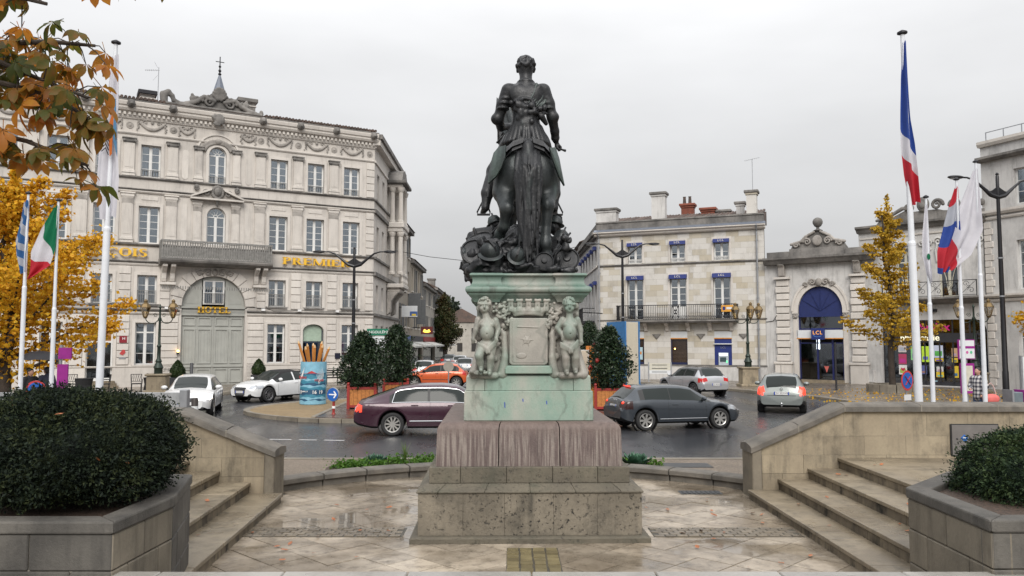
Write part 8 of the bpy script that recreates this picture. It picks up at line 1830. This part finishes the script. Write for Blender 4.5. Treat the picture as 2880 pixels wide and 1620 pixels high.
bench('dark bench under the hotel windows behind the white convertible', -12.9, 47.0, HRZ); bench('second dark bench between the pencil pot and the window', -10.6, 48.3, HRZ); bench('dark bench beside the planter shrubs below the menu board', -9.9, 48.7, HRZ+.2)
def bollard(label, x, y, z, h, r_, mt, band=None):
    t = thing('bollard', label, 'bollard', (x, y, z), 0, 'bollards'); MB().lathe([(r_*1.2, 0), (r_, .04), (r_, h-.04), (r_*.8, h)], 12).build('post', mt, t, smooth=True)
    if band: MB().lathe([(r_*1.03, h*.75), (r_*1.03, h*.88)], 12, cap=False).build('reflective_band', band, t)
GREYB = plain('slate_grey_post', (.06, .062, .068), .5)
bollard('slate grey bollard in front of the grey gate', -16.9, 42.2, .12, 1.42, .09, GREYB); bollard('short dark bollard with pale band behind the sloping wall', -6.72, 17.0, 0, 1.42, .07, plain('brown_post', (.035, .028, .026), .5), SIGNW); bollard('tall thin black post in front of the portal', 17.0, 42.0, .12, 2.5, .05, BLACKI); bollard('small dark bollard at the gate foot', -13.6, 46.6, .12, .7, .06, BLACKI)
# plank fence
t = thing('plank_fence', 'grey weathered two-plank fence behind the large dark bush', 'fence', (-5.92, 14.5, .27)); GPL = stone('grey_plank', (.34, .35, .36), (.25, .26, .27), (.12, .12, .12), .4, 2, .7, .1, .3)
for x in (0, -1.9, -3.8): MB().box(x-.07, x+.07, -.06, .08, 0, 1.47 if x == 0 else 1.44).build('post', ZINC, t, bevel=.01)
for k in range(2):
    for j in range(2): MB().box(-1.83-1.9*j, -.07-1.9*j, -.03, .03, 1.0+k*.215-.0, 1.205+k*.215).build('plank', GPL, t, bevel=.006)
    MB().box(-5.6, -3.87, -.03, .03, 1.0+k*.215, 1.205+k*.215).build('plank', GPL, t, bevel=.006)
MAGP = plain('magenta_panel', (.25, .012, .20), .45)
t = thing('bus_stop_sign', 'two magenta bus stop panels on a grey post by the yellow tree', 'sign', (-13.75, 24.3, .12)); MB().tube([(0, .06, 0), (0, .06, 2.4)], .05, 8).build('post', ZINC, t); MB().box(-.03, .36, -.03, .03, 1.98, 2.32).build('upper_panel', MAGP, t); MB().box(-.05, .27, -.03, .03, 1.02, 1.82).build('lower_panel', MAGP, t)
def nosign(label, x, y, z, r_, rz):
    t = thing('no_stopping_sign', label, 'road sign', (x, y, 0), rz); MB().tube([(0, .03, .1), (0, .03, z+r_)], .03, 8).build('post', ZINC, t)
    for k, (q, mt) in enumerate(((r_, REDP), (r_*.8, SIGNB))): MB().lathe([(q, 0), (q, .008)], 24).build('disc', mt, t, loc=(0, -.01-.009*k, z), rot=(PI/2, 0, 0))
    for a in (45, 135): MB().bar((-r_*.62*math.cos(R(a)), -.032, z-r_*.62*math.sin(R(a))), (r_*.62*math.cos(R(a)), -.032, z+r_*.62*math.sin(R(a))), .06, .006).build('cross_bar', REDP, t)
    return t
nosign('red and blue no-stopping sign below the black umbrella', -12.0, 20.2, 1.42, .22, .5); t = nosign('red and blue no-stopping sign beside the thick white flagpole', 14.1, 28.6, 1.25, .36, .55); MB().box(-.2, .2, -.02, .0, .55, .75).build('plate', SIGNW, t)
t = thing('bus_stop', 'magenta framed bus stop board with white timetable near the pharmacy', 'bus stop', (15.3, 26.9, .12), .25)
MB().tube([(0, .05, 0), (0, .05, 2.55)], .05, 8).build('post', ZINC, t); o = MB().box(-.30, .30, -.03, .03, 1.95, 2.55).build('header', SIGNW, t); MB().box(-.30, .30, -.036, -.031, 2.28, 2.36).build('header_band', MAGP, o); MB().box(-.33, .33, -.02, .035, 1.92, 2.58).build('header_frame', MAGP, o)
for k, c in enumerate(((.05, .3, .5), (.5, .1, .3), (.1, .45, .25))): MB().lathe([(.05, 0), (.05, .004)], 12).build('line_mark', plain('line_%d' % k, c, .5), o, loc=(-.16+k*.16, -.032, 2.15), rot=(PI/2, 0, 0))
o = MB().box(-.27, .27, -.03, .03, .78, 1.78).build('timetable_frame', MAGP, t); MB().box(-.19, .19, -.036, -.031, .86, 1.7).build('timetable', PALEY, o)
t = thing('litter_bin', 'grey litter bin with magenta side next to the woman', 'bin', (15.65, 25.0, .112), .1); MB().box(-.16, .16, -.2, .2, .1, .95).build('body', plain('bin_grey', (.12, .15, .17), .5), t, bevel=.02); MB().box(.16, .22, -.22, .22, 0, 1.02).build('side_panel', MAGP, t); MB().box(-.22, -.16, -.22, .22, 0, 1.02).build('side_panel', ZINC, t)
t = thing('notice_board', 'white notice panel on grey posts at the foot of the tall grey house', 'sign', (19.5, 29.9, .112), .2); MB().box(-.6, -.52, -.05, .05, 0, 2.0).build('post', ZINC, t); MB().box(.52, .6, -.05, .05, 0, 2.0).build('post', ZINC, t); o = MB().box(-.52, .52, -.03, .03, .5, 1.95).build('panel', SIGNW, t)
for k in range(7): MB().box(-.42, .3, -.036, -.031, .7+k*.16, .74+k*.16).build('lettering', ZINC, o)
m = thing('tree_kerb', 'low curved stone kerb round the foot of the golden tree', 'kerb', (19.3, 40.6, .12))
for k in range(10): a0_, a1_ = R(k*36+1), R(k*36+35); MB().prism([(q*math.cos(a), q*math.sin(a)) for q, a in ((1.25, a0_), (1.25, (a0_+a1_)/2), (1.25, a1_), (.95, a1_), (.95, (a0_+a1_)/2), (.95, a0_))], 0, .4, 'z').build('kerb_stone', KERBM, m)
# ================================================================ FLAGPOLES
POLEW = plain('white_pole', (.62, .64, .68), .35, var=.05)
def flagpole(label, x, y, h, r0, z0, joint, lean=0):
    t = thing('flagpole', label, 'flagpole', (x, y, z0), 0, 'white flagpoles'); t.rotation_euler = (0, R(lean), 0)
    MB().tube([(0, 0, 0), (0, 0, joint)], [r0, r0*.93], 14).build('lower_pole', POLEW, t, smooth=True); MB().tube([(0, 0, joint), (0, 0, h)], [r0*.74, r0*.5], 12).build('upper_pole', POLEW, t, smooth=True); MB().lathe([(r0*.98, joint-.05), (r0*.98, joint+.0), (r0*.8, joint+.04)], 12).build('joint_ring', POLEW, t)
    MB().lathe([(r0*.4, h), (r0*1.25, h+.02), (r0*1.25, h+.05), (r0*.3, h+.09)], 12).build('cap', BLACKI, t); return t
def cloth(name, parent, edges, mats, amp=.05, folds=2.5, ph=0, y=-.05, nv=40, nu=14):
    """hanging cloth: edges of (v_z, left_x, right_x); mats is a list of (v_end or u-function, material) stripes, one mesh each"""
    zs = [e[0] for e in edges]; f = lambda v, k: np.interp(v, np.linspace(0, 1, len(edges)), [e[k] for e in edges])
    first = None
    def pt(u, v):
        z = f(v, 0); a, b = f(v, 1), f(v, 2); x = a+(b-a)*u; return (x, y+amp*math.sin(u*folds*2*PI+ph+v*2.2)*min(1, .3+v*2), z-.04*math.sin(u*PI*2+ph))
    for (u0f, u1f, v0, v1, mt) in mats:
        V = []; n = max(2, int(nv*(v1(.5)-v0(.5))))
        for i in range(n+1):
            for j in range(nu+1): u = j/nu; a, b = v0(u), v1(u); V.append(pt(u, a+(b-a)*i/n))
        o = MB().add(V, [(i*(nu+1)+j, i*(nu+1)+j+1, (i+1)*(nu+1)+j+1, (i+1)*(nu+1)+j) for i in range(n) for j in range(nu)]).build(name if first is None else 'stripe', mt, parent if first is None else first, smooth='all')
        if first is None: first = o
    return first
def flagmat(name, col):
    M = Mat(name); p = M.pos(); c = M.ramp(M.noise(3, p, 3), [(.3, tuple(x*.85 for x in col)), (.7, col)]); M.set(Base_Color=c, Roughness=.75); tr = M.n('BsdfTranslucent', {'Color': c}); mx = M.n('MixShader', {0: .35, 1: M.b.outputs[0], 2: tr.outputs[0]}); M.t.links.new(mx.outputs[0], M.out.inputs[0]); return M.m
FW, FR, FB, FG, FGR, FLB = flagmat('flag_white', (.66, .65, .70)), flagmat('flag_red', (.50, .018, .035)), flagmat('flag_blue', (.02, .06, .30)), flagmat('flag_green', (.0, .16, .07)), flagmat('flag_grey_white', (.42, .44, .50)), flagmat('flag_mid_blue', (.03, .12, .32))
K = lambda v: (lambda u: v)
def D(v, s_): return lambda u: min(1, max(0, v+s_*(u-.5)))
p1 = flagpole('thick white flagpole with a limp white emblem flag by the hotel', -8.0, 15.5, 8.25, .072, .27, 4.55, .75)
c = cloth('flag', p1, [(8.0, -.04, .10), (7.0, -.12, .16), (6.3, -.24, .18), (5.5, -.26, .24), (4.75, -.16, .20)], [(0, 1, K(0), K(1), FW)], .07, 1.6)
ORP, SKY = flagmat('flag_orange', (.6, .16, .02)), flagmat('flag_sky', (.10, .25, .42))
m = MB(); m.prism([(.0, 6.55), (.10, 6.9), (.10, 6.0), (.06, 5.95)], -.155, -.15); m.build('emblem_orange', ORP, c); m = MB(); m.prism([(.105, 7.1), (.125, 7.1), (.20, 5.95), (.105, 6.3)], -.15, -.145); m.build('emblem_blue', SKY, c)
for k in range(6): MB().tube([(-.10+.02*k, -.16, 6.05+.09*k), (-.02, -.17, 6.12+.08*k), (.04, -.165, 5.98+.09*k)], .011, 5).build('emblem_line', BLACKI, c)
p2 = flagpole('thick white flagpole with a limp blue white and red flag', 7.62, 15.0, 8.25, .075, .27, 4.2, -.6)
c = cloth('flag', p2, [(8.1, -.02, .05), (7.4, -.08, .06), (6.6, -.11, .07), (6.1, -.12, .12), (5.5, -.08, .14), (4.95, .0, .15)], [(0, 1, K(0), D(.58, .20), FB), (0, 1, D(.58, .20), D(.74, .15), FW), (0, 1, D(.74, .15), K(1), FR)], .07, 1.3)
p3 = flagpole('thin white flagpole with a limp blue and white striped flag', -13.5, 22.0, 6.6, .062, .12, 4.0)
st_ = []
for k in range(9): v0, v1 = .12*k-.05, .12*k+.07; st_.append((0, 1, D(max(0, v0), .22 if k else 0), D(min(1, v1), .22 if k < 8 else 0), FLB if k % 2 == 0 else FGR))
cloth('flag', p3, [(6.4, -.08, .03), (5.9, -.16, .08), (5.3, -.30, .08), (4.9, -.27, .04), (4.4, -.10, .05)], st_, .06, 1.4)
p4 = flagpole('thin white flagpole with a green white and red flag', -12.65, 22.0, 6.4, .062, .12, 3.4)
cloth('flag', p4, [(6.25, -.08, .02), (5.6, -.45, .03), (5.0, -.72, .02), (4.6, -.72, -.10), (4.25, -.75, -.62)], [(0, 1, K(0), D(.38, .40), FG), (0, 1, D(.38, .40), D(.68, .10), FW), (0, 1, D(.68, .10), K(1), FR)], .07, 1.5)
p5 = flagpole('thin white flagpole with a limp white flag beside the thick pole', 11.55, 22.0, 6.5, .062, .112, 3.55)
c = cloth('flag', p5, [(6.3, -.06, .02), (5.5, -.15, .04), (4.9, -.16, .05), (4.4, -.06, .06), (4.15, .0, .05)], [(0, 1, K(0), K(1), FW)], .05, 1.3); MB().ball((-.04, -.11, 4.85), (.05, .01, .09)).build('emblem', FG, c)
p6 = flagpole('thin white flagpole with a red white and blue flag', 12.42, 22.0, 7.0, .062, .112, 3.45)
cloth('flag', p6, [(6.8, -.08, .02), (6.2, -.28, .03), (5.5, -.46, .02), (5.0, -.60, -.14), (4.4, -.62, -.40)], [(0, 1, K(0), D(.18, -.1), FR), (0, 1, D(.18, -.1), D(.40, -.05), FGR), (0, 1, D(.40, -.05), D(.68, 0), FB), (0, 1, D(.68, 0), K(.93), FR), (0, 1, K(.93), K(1), FB)], .07, 1.4)
p7 = flagpole('thin white flagpole with a white and red flag', 12.98, 22.0, 7.5, .062, .112, 4.35)
cloth('flag', p7, [(7.3, -.10, .02), (6.5, -.42, .04), (5.6, -.75, .06), (4.9, -1.0, -.30), (4.45, -1.12, -.85)], [(0, 1, K(0), D(.74, .42), FW), (0, 1, D(.74, .42), K(1), FR)], .08, 1.5)
# ================================================================ TREES
GK = leafmat('ginkgo_orange_leaves', [(.44, .19, .010), (.64, .32, .012), (.74, .44, .03), (.46, .34, .03)], .6, 1.2, .35)
GK2 = leafmat('ginkgo_gold_leaves', [(.30, .18, .018), (.46, .27, .022), (.56, .36, .035), (.36, .27, .035)], .6, 1.0, .3)
DT = leafmat('dark_street_leaves', [(.02, .034, .012), (.03, .048, .016), (.05, .055, .018), (.10, .032, .016)], .6, .5, .2)
def tree(label, x, y, h, trunk_r, limbs, mat, leaf, seed, per=520, first=.22, spread=2.0, up=.75, tip=None, z0=.12, width=.5, clump=.16):
    t = thing('tree', label, 'tree', (x, y, z0), 0); g = random.Random(seed); G = np.random.default_rng(seed); pts = []
    MB().tube([(g.uniform(-.05, .05)*k, g.uniform(-.05, .05)*k, h*.92*k/8) for k in range(9)], [trunk_r*(1-k/9.5) for k in range(9)], 10).build('trunk', BARK, t, smooth=True)
    for i in range(limbs):
        f = first+(1-first)*(i+.3)/limbs; a = i*2.399+g.uniform(-.3, .3); ln = spread*(1.0-f*.82)*g.uniform(.75, 1.15); zz = h*f*.92
        P0 = Vector((0, 0, zz)); d = Vector((math.cos(a), math.sin(a), up*g.uniform(.5, 1.2))); P = [P0]
        for k in range(1, 6): P.append(P0+d*ln*k/5+Vector((0, 0, .10*ln*(k/5)**2))+Vector((g.uniform(-.08, .08), g.uniform(-.08, .08), 0)))
        MB().tube(P, [max(.012, trunk_r*.32*(1-k/6)*(1-f*.5)) for k in range(6)], 6).build('limb', BARK, t)
        n = int(per*(.4+ln/spread)); u = G.random(n)**.8*1.06; ids = np.clip(u*5, 0, 4.999); A = np.array(P); b = ids.astype(int); fr = (ids-b)[:, None]
        C = A[b]*(1-fr)+A[b+1]*fr; wd = width*(.45+.55*np.sin(np.clip(u, 0, 1)*PI*.85+.25))[:, None]*min(1, ln/spread+.35); off = G.normal(size=(n, 3))*wd*np.array([.42, .42, .34])
        cl = np.round((C+off)/clump)*clump; pts.append((C+off)*.55+cl*.45+G.normal(size=(n, 3))*.03)
    n = per; zt = G.random(n); pts.append(np.stack([G.normal(size=n)*.22*(1.2-zt), G.normal(size=n)*.22*(1.2-zt), h*(.72+.3*zt)], 1))
    leafcloud('crown', np.concatenate(pts), leaf, mat, t, .85, fold=.15); return t
tree('large orange-yellow ginkgo tree beside the two people under an umbrella', -17.2, 27.2, 8.3, .24, 30, GK, .14, 4, 800, .16, 4.7, .62, width=.72, clump=.24)
tree('slender golden ginkgo tree growing from the stone kerb before the pharmacy', 19.3, 40.6, 9.9, .17, 26, GK2, .15, 8, 330, .24, 2.7, .42, width=.5, clump=.24)
tree('orange ginkgo tree in front of the tall grey house', 24.2, 34.5, 8.4, .2, 26, GK, .14, 15, 500, .26, 2.3, .5, width=.7)
tree('dark green street tree with reddish top in the street', -8.3, 98, 8.6, .2, 30, DT, .2, 21, 420, .22, 2.3, .9, width=1.0)
tree('far dark conifer beyond the street houses', -12.6, 170, 12, .3, 22, leafmat('far_conifer', [(.02, .03, .02), (.04, .05, .035)], .7, .5, .1), .5, 31, 160, .3, 5, .1, width=1.4)
# ---- horse chestnut overhanging the terrace
def mk_chestnut():
    M = Mat('chestnut_leaf'); o = M.n('TexCoord').outputs['Object']; r = M.rnd(); nz = M.noise(9., M.pos(), 5, .6)
    y = M.math('ABSOLUTE', M.n('SeparateXYZ', {0: o}).outputs[1]); edge = M.math('ADD', M.math('MULTIPLY', y, 9.), M.math('MULTIPLY', nz, .9))
    green = M.ramp(r, [(0., (.06, .08, .014)), (.4, (.13, .13, .018)), (.65, (.30, .19, .02)), (1., (.58, .32, .02))])
    brown = M.ramp(r, [(0., (.20, .075, .02)), (.5, (.36, .13, .025)), (1., (.52, .20, .025))])
    c = M.mix(M.ramp(M.math('ADD', M.math('MULTIPLY', nz, .8), M.math('MULTIPLY', r, .35)), [(.42, 0.), (.72, 1.)]), green, brown)
    M.set(Base_Color=c, Roughness=.55); tr = M.n('BsdfTranslucent', {'Color': c}); mx = M.n('MixShader', {0: .6, 1: M.b.outputs[0], 2: tr.outputs[0]}); M.t.links.new(mx.outputs[0], M.out.inputs[0]); return M.m
CHL = mk_chestnut(); ct = thing('chestnut_tree', 'horse chestnut with browning leaves overhanging the planter', 'tree', (-7.6, 5.2, TER))
MB().tube([(0, 0, -.1), (.05, .05, 1.2), (.0, .1, 2.4), (.1, .15, 3.6), (.2, .2, 5.2)], [.26, .22, .2, .17, .1], 12).build('trunk', BARK, ct, smooth=True)
def leaflet(m, L, w, ang, droop, tw):
    n = 6; V = []; c, s_ = math.cos(ang), math.sin(ang)
    for i in range(n+1):
        f = i/n; x = L*f; z = -droop*L*f*f; ww = w*L*math.sin(PI*min(1, f**1.7))*(1 if f < .97 else .3)
        for q in (-1, 0, 1): yy = q*ww/2*(1+.06*math.sin(i*9+q)); V.append((x*c-yy*s_, x*s_+yy*c, z+abs(q)*ww*.18+tw*q*ww))
    m.add(V, [(3*i+j, 3*i+j+1, 3*i+j+4, 3*i+j+3) for i in range(n) for j in range(2)])
LV = []
for k in range(7):
    g = random.Random(50+k); m = MB(); nn = g.choice((5, 6, 7)); m.tube([(-.12, 0, .02), (0, 0, 0)], .004, 4)
    for j in range(nn):
        a = (j-(nn-1)/2)*R(44)+g.uniform(-.12, .12); leaflet(m, .185*(1-.10*abs(j-(nn-1)/2))*g.uniform(.85, 1.15), .54, a, g.uniform(.35, 1.1), g.uniform(-.2, .2))
    me = m.mesh('leaf'); me.materials.append(CHL); me.polygons.foreach_set('use_smooth', [True]*len(me.polygons)); LV.append(me)
g = random.Random(77); cnt = 0
TW = [[(-7.4, 5.4, 4.9), (-5.6, 6.0, 5.1), (-4.6, 6.3, 5.05), (-3.9, 6.4, 4.75), (-3.5, 6.45, 4.6)], [(-7.4, 5.4, 4.2), (-5.6, 6.0, 4.75), (-4.3, 6.3, 4.72), (-3.75, 6.4, 4.6), (-3.42, 6.4, 4.38)], [(-7.5, 5.3, 3.7), (-5.8, 5.9, 4.35), (-4.5, 6.2, 4.32), (-3.9, 6.3, 4.2), (-3.45, 6.4, 4.02)], [(-7.4, 5.3, 3.4), (-5.6, 5.8, 3.95), (-4.5, 6.0, 3.98), (-4.05, 6.1, 3.85)], [(-7.3, 5.4, 5.4), (-5.2, 5.7, 5.5), (-4.2, 5.9, 5.32), (-3.6, 6.0, 5.2)], [(-7.3, 5.4, 5.6), (-4.8, 5.3, 5.75), (-3.4, 5.4, 5.55), (-2.55, 5.5, 5.28)], [(-5.6, 6.0, 4.75), (-4.8, 6.6, 5.1), (-4.1, 6.9, 5.25), (-3.75, 7.0, 5.25)]]
for ti, pts in enumerate(TW):
    q = [(a-(-7.6), b-5.2, c-TER) for a, b, c in pts]; MB().tube(q, [.032*(1-i/len(q))+.006 for i in range(len(q))], 7).build('branch', BARK, ct, smooth=True)
    A = [Vector(p) for p in q]; nl = 30 if ti < 3 else (22 if ti != 5 else 7)
    for k in range(nl):
        f = (.38+.62*(k+.5)/nl if ti != 5 else .90+.1*k/nl)*(len(A)-1); i = min(int(f), len(A)-2); p = A[i].lerp(A[i+1], f-i)
        s_ = g.uniform(.06, .26); a = g.uniform(0, 6.28); e = p+Vector((math.cos(a)*s_*.9, math.sin(a)*s_, g.uniform(-.22, .16)))
        MB().tube([p, (p+e)/2+Vector((0, 0, .03)), e], [.007, .005, .004], 4).build('twig', BARK, ct)
        o = inst('leaf', LV[cnt % 7], ct, tuple(e), (g.uniform(-.5, .5), g.uniform(.1, 1.3), a+g.uniform(-.8, .8)), (g.uniform(.6, .95),)*3); cnt += 1
# ================================================================ BED PLANTS
CABB = plain('cabbage_leaf', (.05, .12, .075), .5, var=.35, nscale=14); HERB = leafmat('herb_leaves', [(.03, .09, .012), (.07, .16, .02), (.12, .22, .04)], .5, 6, .3); GRSS = plain('grass_blade', (.10, .17, .03), .5, var=.3)
def cabbage(label, x, y, sc, seed):
    t = thing('cabbage_plant', label, 'plant', (x, y, .31), seed); g = random.Random(seed)
    for k in range(16):
        a = k*2.399; tl = .25+.055*k; L = (.24-.009*k)*sc; m = MB(); V = []
        for i in range(5):
            f = i/4
            for j in range(7):
                u = j/6*2-1; w = .75*L*math.sin(PI*(.12+.8*f))*.9; x_ = L*f*math.cos(tl)+.01; z_ = L*f*math.sin(tl)+.05*u*u*f+.022*math.sin(j*2.6+i*2+k)*f; yy = u*w/1.3; V.append((x_*math.cos(a)-yy*math.sin(a), x_*math.sin(a)+yy*math.cos(a), z_+.01*k*.3))
        m.add(V, [(i*7+j, i*7+j+1, (i+1)*7+j+1, (i+1)*7+j) for i in range(4) for j in range(6)]).build('leaf', CABB, t, smooth='all')
    MB().tube([(0, 0, -.05), (0, 0, .1)], .03, 6).build('stem', CABB, t)
cabbage('blue-green cabbage plant beside the tall grass tuft', -2.55, 15.15, 1.05, 3); cabbage('large crinkled green cabbage plant by the manhole cover', 2.3, 14.95, 1.45, 5)
t = thing('grass_tuft', 'tall tuft of green grass blades in the planting bed', 'grass tuft', (-2.03, 15.3, .31)); m = MB(); g = random.Random(6)
for k in range(60):
    a = g.uniform(0, 6.28); h = g.uniform(.22, .46); d = g.uniform(.04, .2); w = .006; n = 4; V = []
    for i in range(n+1): f = i/n; q = d*f*f; V += [(q*math.cos(a)-w*(1-f)*math.sin(a), q*math.sin(a)+w*(1-f)*math.cos(a), h*f), (q*math.cos(a)+w*(1-f)*math.sin(a), q*math.sin(a)-w*(1-f)*math.cos(a), h*f)]
    m.add(V, [(2*i, 2*i+1, 2*i+3, 2*i+2) for i in range(n)])
stuff(m.build('blades', GRSS, t))
G = np.random.default_rng(3); P = []
for x, y, n, r_ in ((-3.05, 14.7, 380, .24), (-2.8, 14.85, 300, .26), (-2.45, 14.8, 260, .2), (-2.2, 15.3, 300, .25), (-1.75, 15.25, 320, .25), (-1.5, 15.4, 260, .2), (2.0, 15.0, 220, .22), (2.6, 14.8, 160, .16)): P.append(np.stack([x+G.normal(size=n)*r_*.5, y+G.normal(size=n)*r_*.4, .32+abs(G.normal(size=n))*.06], 1))
stuff(leafcloud('herb_cover', np.concatenate(P), .055, HERB, None, .7), 'low bright green herbs covering the planting bed', 'herbs')
P = np.stack([G.uniform(13, 24, 700), G.uniform(33, 43, 700), np.full(700, .135)], 1); lc = leafcloud('leaf_litter', P, .09, GK, None, .8, fold=.05); stuff(lc, 'yellow fallen leaves scattered on the pavement under the trees', 'leaves')
# ================================================================ PEOPLE
SKIN = plain('skin', (.42, .24, .17), .5, var=.05); HAIRB = plain('dark_hair', (.015, .011, .009), .5); BLK = plain('black_cloth', (.014, .014, .018), .85); DENIM = plain('blue_denim', (.035, .06, .12), .8); NAVYC = plain('navy_cloth', (.015, .018, .035), .85)
def person(label, x, y, z0, rz, h, coat, trousers, hair=HAIRB, armL=None, armR=None, lean=0, long_hair=False, bag=None):
    """upright adult: one skinned body with coat, trousers and hair as clothing"""
    t = thing('person', label, 'person', (x, y, z0), rz); k = h/1.75
    S_ = lambda p: (p[0]*k, (p[1]+lean*max(0, p[2]-.9))*k, p[2]*k)
    armL = armL or [(-.20, 0, 1.42), (-.26, .02, 1.14), (-.24, -.10, .90)]; armR = armR or [(.20, 0, 1.42), (.26, .02, 1.14), (.24, -.10, .90)]
    b = SDF(); b.ell(S_((0, -.01, 1.63)), (.075*k, .095*k, .115*k), .03).ell(S_((0, -.105, 1.62)), (.014*k, .02*k, .025*k), .012).cap(S_((0, .01, 1.55)), S_((0, .02, 1.42)), .055*k, .06*k, .03).ell(S_((0, -.095, 1.565)), (.03, .01, .008), .006)
    for q in (-1, 1): b.ell(S_((q*.03, -.098, 1.645)), (.014, .01, .008), .006, sub=True).ell(S_((q*.078, .0, 1.63)), (.012, .02, .03), .01)
    b.cap(S_((0, .02, 1.4)), S_((0, .02, .95)), .10*k, .11*k, .05)
    for q in (-1, 1): b.chain([S_((q*.09, .02, .95)), S_((q*.10, .0, .52)), S_((q*.10, .02, .10))], [.085*k, .06*k, .045*k], .03); b.cap(S_((q*.10, .04, .06)), S_((q*.11, -.12, .04)), .045*k, .035*k, .02)
    for arm in (armL, armR):
        b.chain([S_(p) for p in arm], [.05*k, .042*k, .032*k], .02); p = arm[-1]; d = (Vector(arm[2])-Vector(arm[1])).normalized(); hc = Vector(p)+d*.05
        b.ell(S_(hc), (.035*k, .025*k, .04*k), .012)
        for j in range(4): f0 = hc+d*.03+Vector((.016*(j-1.5), 0, 0)); b.cap(S_(f0), S_(f0+d*(.055-.006*abs(j-1.3))+Vector((0, -.015, 0))), .009*k, .007*k, .004)
        b.cap(S_(hc+Vector((.025, -.015, 0))), S_(hc+d*.03+Vector((.035, -.03, 0))), .010*k, .008*k, .004)
    obj('body', b.mesh('body', .0145), SKIN, t)
    c = SDF(); c.ell(S_((0, .01, 1.28)), (.205*k, .145*k, .22*k), .05).cap(S_((-.15, .02, 1.42)), S_((.15, .02, 1.42)), .075*k, .075*k, .05).cap(S_((0, .02, 1.2)), S_((0, .02, .86)), .165*k, .185*k, .06)
    for arm in (armL, armR): c.chain([S_(p) for p in arm], [.078*k, .066*k, .052*k], .03)
    c.cap(S_((0, .02, 1.46)), S_((0, .02, 1.5)), .075*k, .07*k, .02); obj('coat', c.mesh('coat', .02), coat, t)
    c = SDF()
    for q in (-1, 1): c.chain([S_((q*.085, .02, .92)), S_((q*.10, .0, .52)), S_((q*.10, .02, .12))], [.115*k, .082*k, .07*k], .03)
    obj('trousers', c.mesh('trousers', .02), trousers, t)
    c = SDF(); c.ell(S_((0, .02, 1.68)), (.088*k, .10*k, .085*k), .03).ell(S_((0, .05, 1.62)), (.085*k, .07*k, .10*k), .03)
    if long_hair: c.chain([S_((.0, .07, 1.62)), S_((.03, .10, 1.45)), S_((.05, .10, 1.25))], [.085*k, .08*k, .05*k], .03); c.cap(S_((-.08, .02, 1.62)), S_((-.10, .02, 1.38)), .03, .025, .02)
    obj('hair', c.mesh('hair', .016), hair, t)
    m = MB()
    for q in (-1, 1): m.T = Matrix.Translation(S_((q*.105, -.04, .045))); m.ball((0, 0, 0), (.055*k, .15*k, .05*k), 10, 6)
    m.build('shoes', BLK, t, smooth='all'); return t
def mk_plaid():
    M = Mat('plaid_cloth'); sx = M.n('SeparateXYZ', {0: M.n('TexCoord').outputs['Object']}); s1 = M.math('GREATER_THAN', M.math('SINE', M.math('MULTIPLY', sx.outputs[0], 60.)), .1); s2 = M.math('GREATER_THAN', M.math('SINE', M.math('MULTIPLY', sx.outputs[2], 52.)), .1)
    M.set(Base_Color=M.ramp(M.math('MULTIPLY', M.math('ADD', s1, s2), .5), [(0., (.5, .48, .47)), (.5, (.16, .16, .18)), (1., (.02, .02, .03))]), Roughness=.9); return M.m
person('person in a black and white plaid coat and jeans holding a pink bag', 14.55, 25.0, .112, R(-65), 1.70, mk_plaid(), DENIM, HAIRB, [(-.20, 0, 1.42), (-.27, -.02, 1.16), (-.12, -.22, 1.08)], [(.20, 0, 1.42), (.27, .0, 1.14), (.24, -.18, .92)], 0, True)
t = thing('shoulder_bag', 'coral pink shoulder bag held by the person in plaid', 'bag', (14.78, 24.75, .8)); s = SDF(); s.ell((0, 0, .08), (.26, .13, .14), .03).ell((0, 0, .02), (.24, .12, .10), .03); obj('body', s.mesh('body', .018), plain('coral_pink', (.60, .13, .12), .6), t); MB().tube([(-.15, 0, .2), (-.08, .02, .48), (.02, .03, .55), (.1, .02, .45), (.16, 0, .2)], .016, 6).build('strap', plain('pale_strap', (.5, .35, .33), .6), t)
person('person in a dark coat bending over under the black umbrella', -15.2, 25.2, .12, R(70), 1.66, BLK, DENIM, lean=-.10); person('person in navy holding the black umbrella', -14.75, 25.5, .12, R(-110), 1.70, NAVYC, BLK, armR=[(.20, 0, 1.42), (.27, -.05, 1.22), (.14, -.22, 1.34)], lean=-.15)
t = thing('umbrella', 'open black umbrella held over two people by the yellow tree', 'umbrella', (-14.95, 25.3, .12)); m = MB(); nr = 16; V = [(0, 0, 2.22)]
for ring, (q, z) in enumerate(((.25, 2.19), (.48, 2.09), (.66, 1.93))):
    for j in range(nr): a = 2*PI*j/nr; s_ = 1+(.0 if j % 2 == 0 else -.035); V.append((q*s_*math.cos(a), q*s_*math.sin(a), z+(.02 if (j % 2 and ring == 2) else 0)))
F = [(0, 1+j, 1+(j+1) % nr) for j in range(nr)]
for k in range(2): F += [(1+k*nr+j, 1+(k+1)*nr+j, 1+(k+1)*nr+(j+1) % nr, 1+k*nr+(j+1) % nr) for j in range(nr)]
m.add(V, F).build('canopy', plain('umbrella_cloth', (.014, .015, .02), .6), t, smooth=True, sharp=60); MB().tube([(0, 0, 1.35), (0, 0, 2.3)], .012, 6).build('shaft', BLACKI, t)
for j in range(8): a = 2*PI*j/8; MB().bar((0, 0, 2.2), (.64*math.cos(a), .64*math.sin(a), 1.93), .01).build('rib', BLACKI, t)
person('person in dark clothes walking along the pavement beyond the planters', -7.55, 53.5, .12, R(100), 1.75, BLK, DENIM)
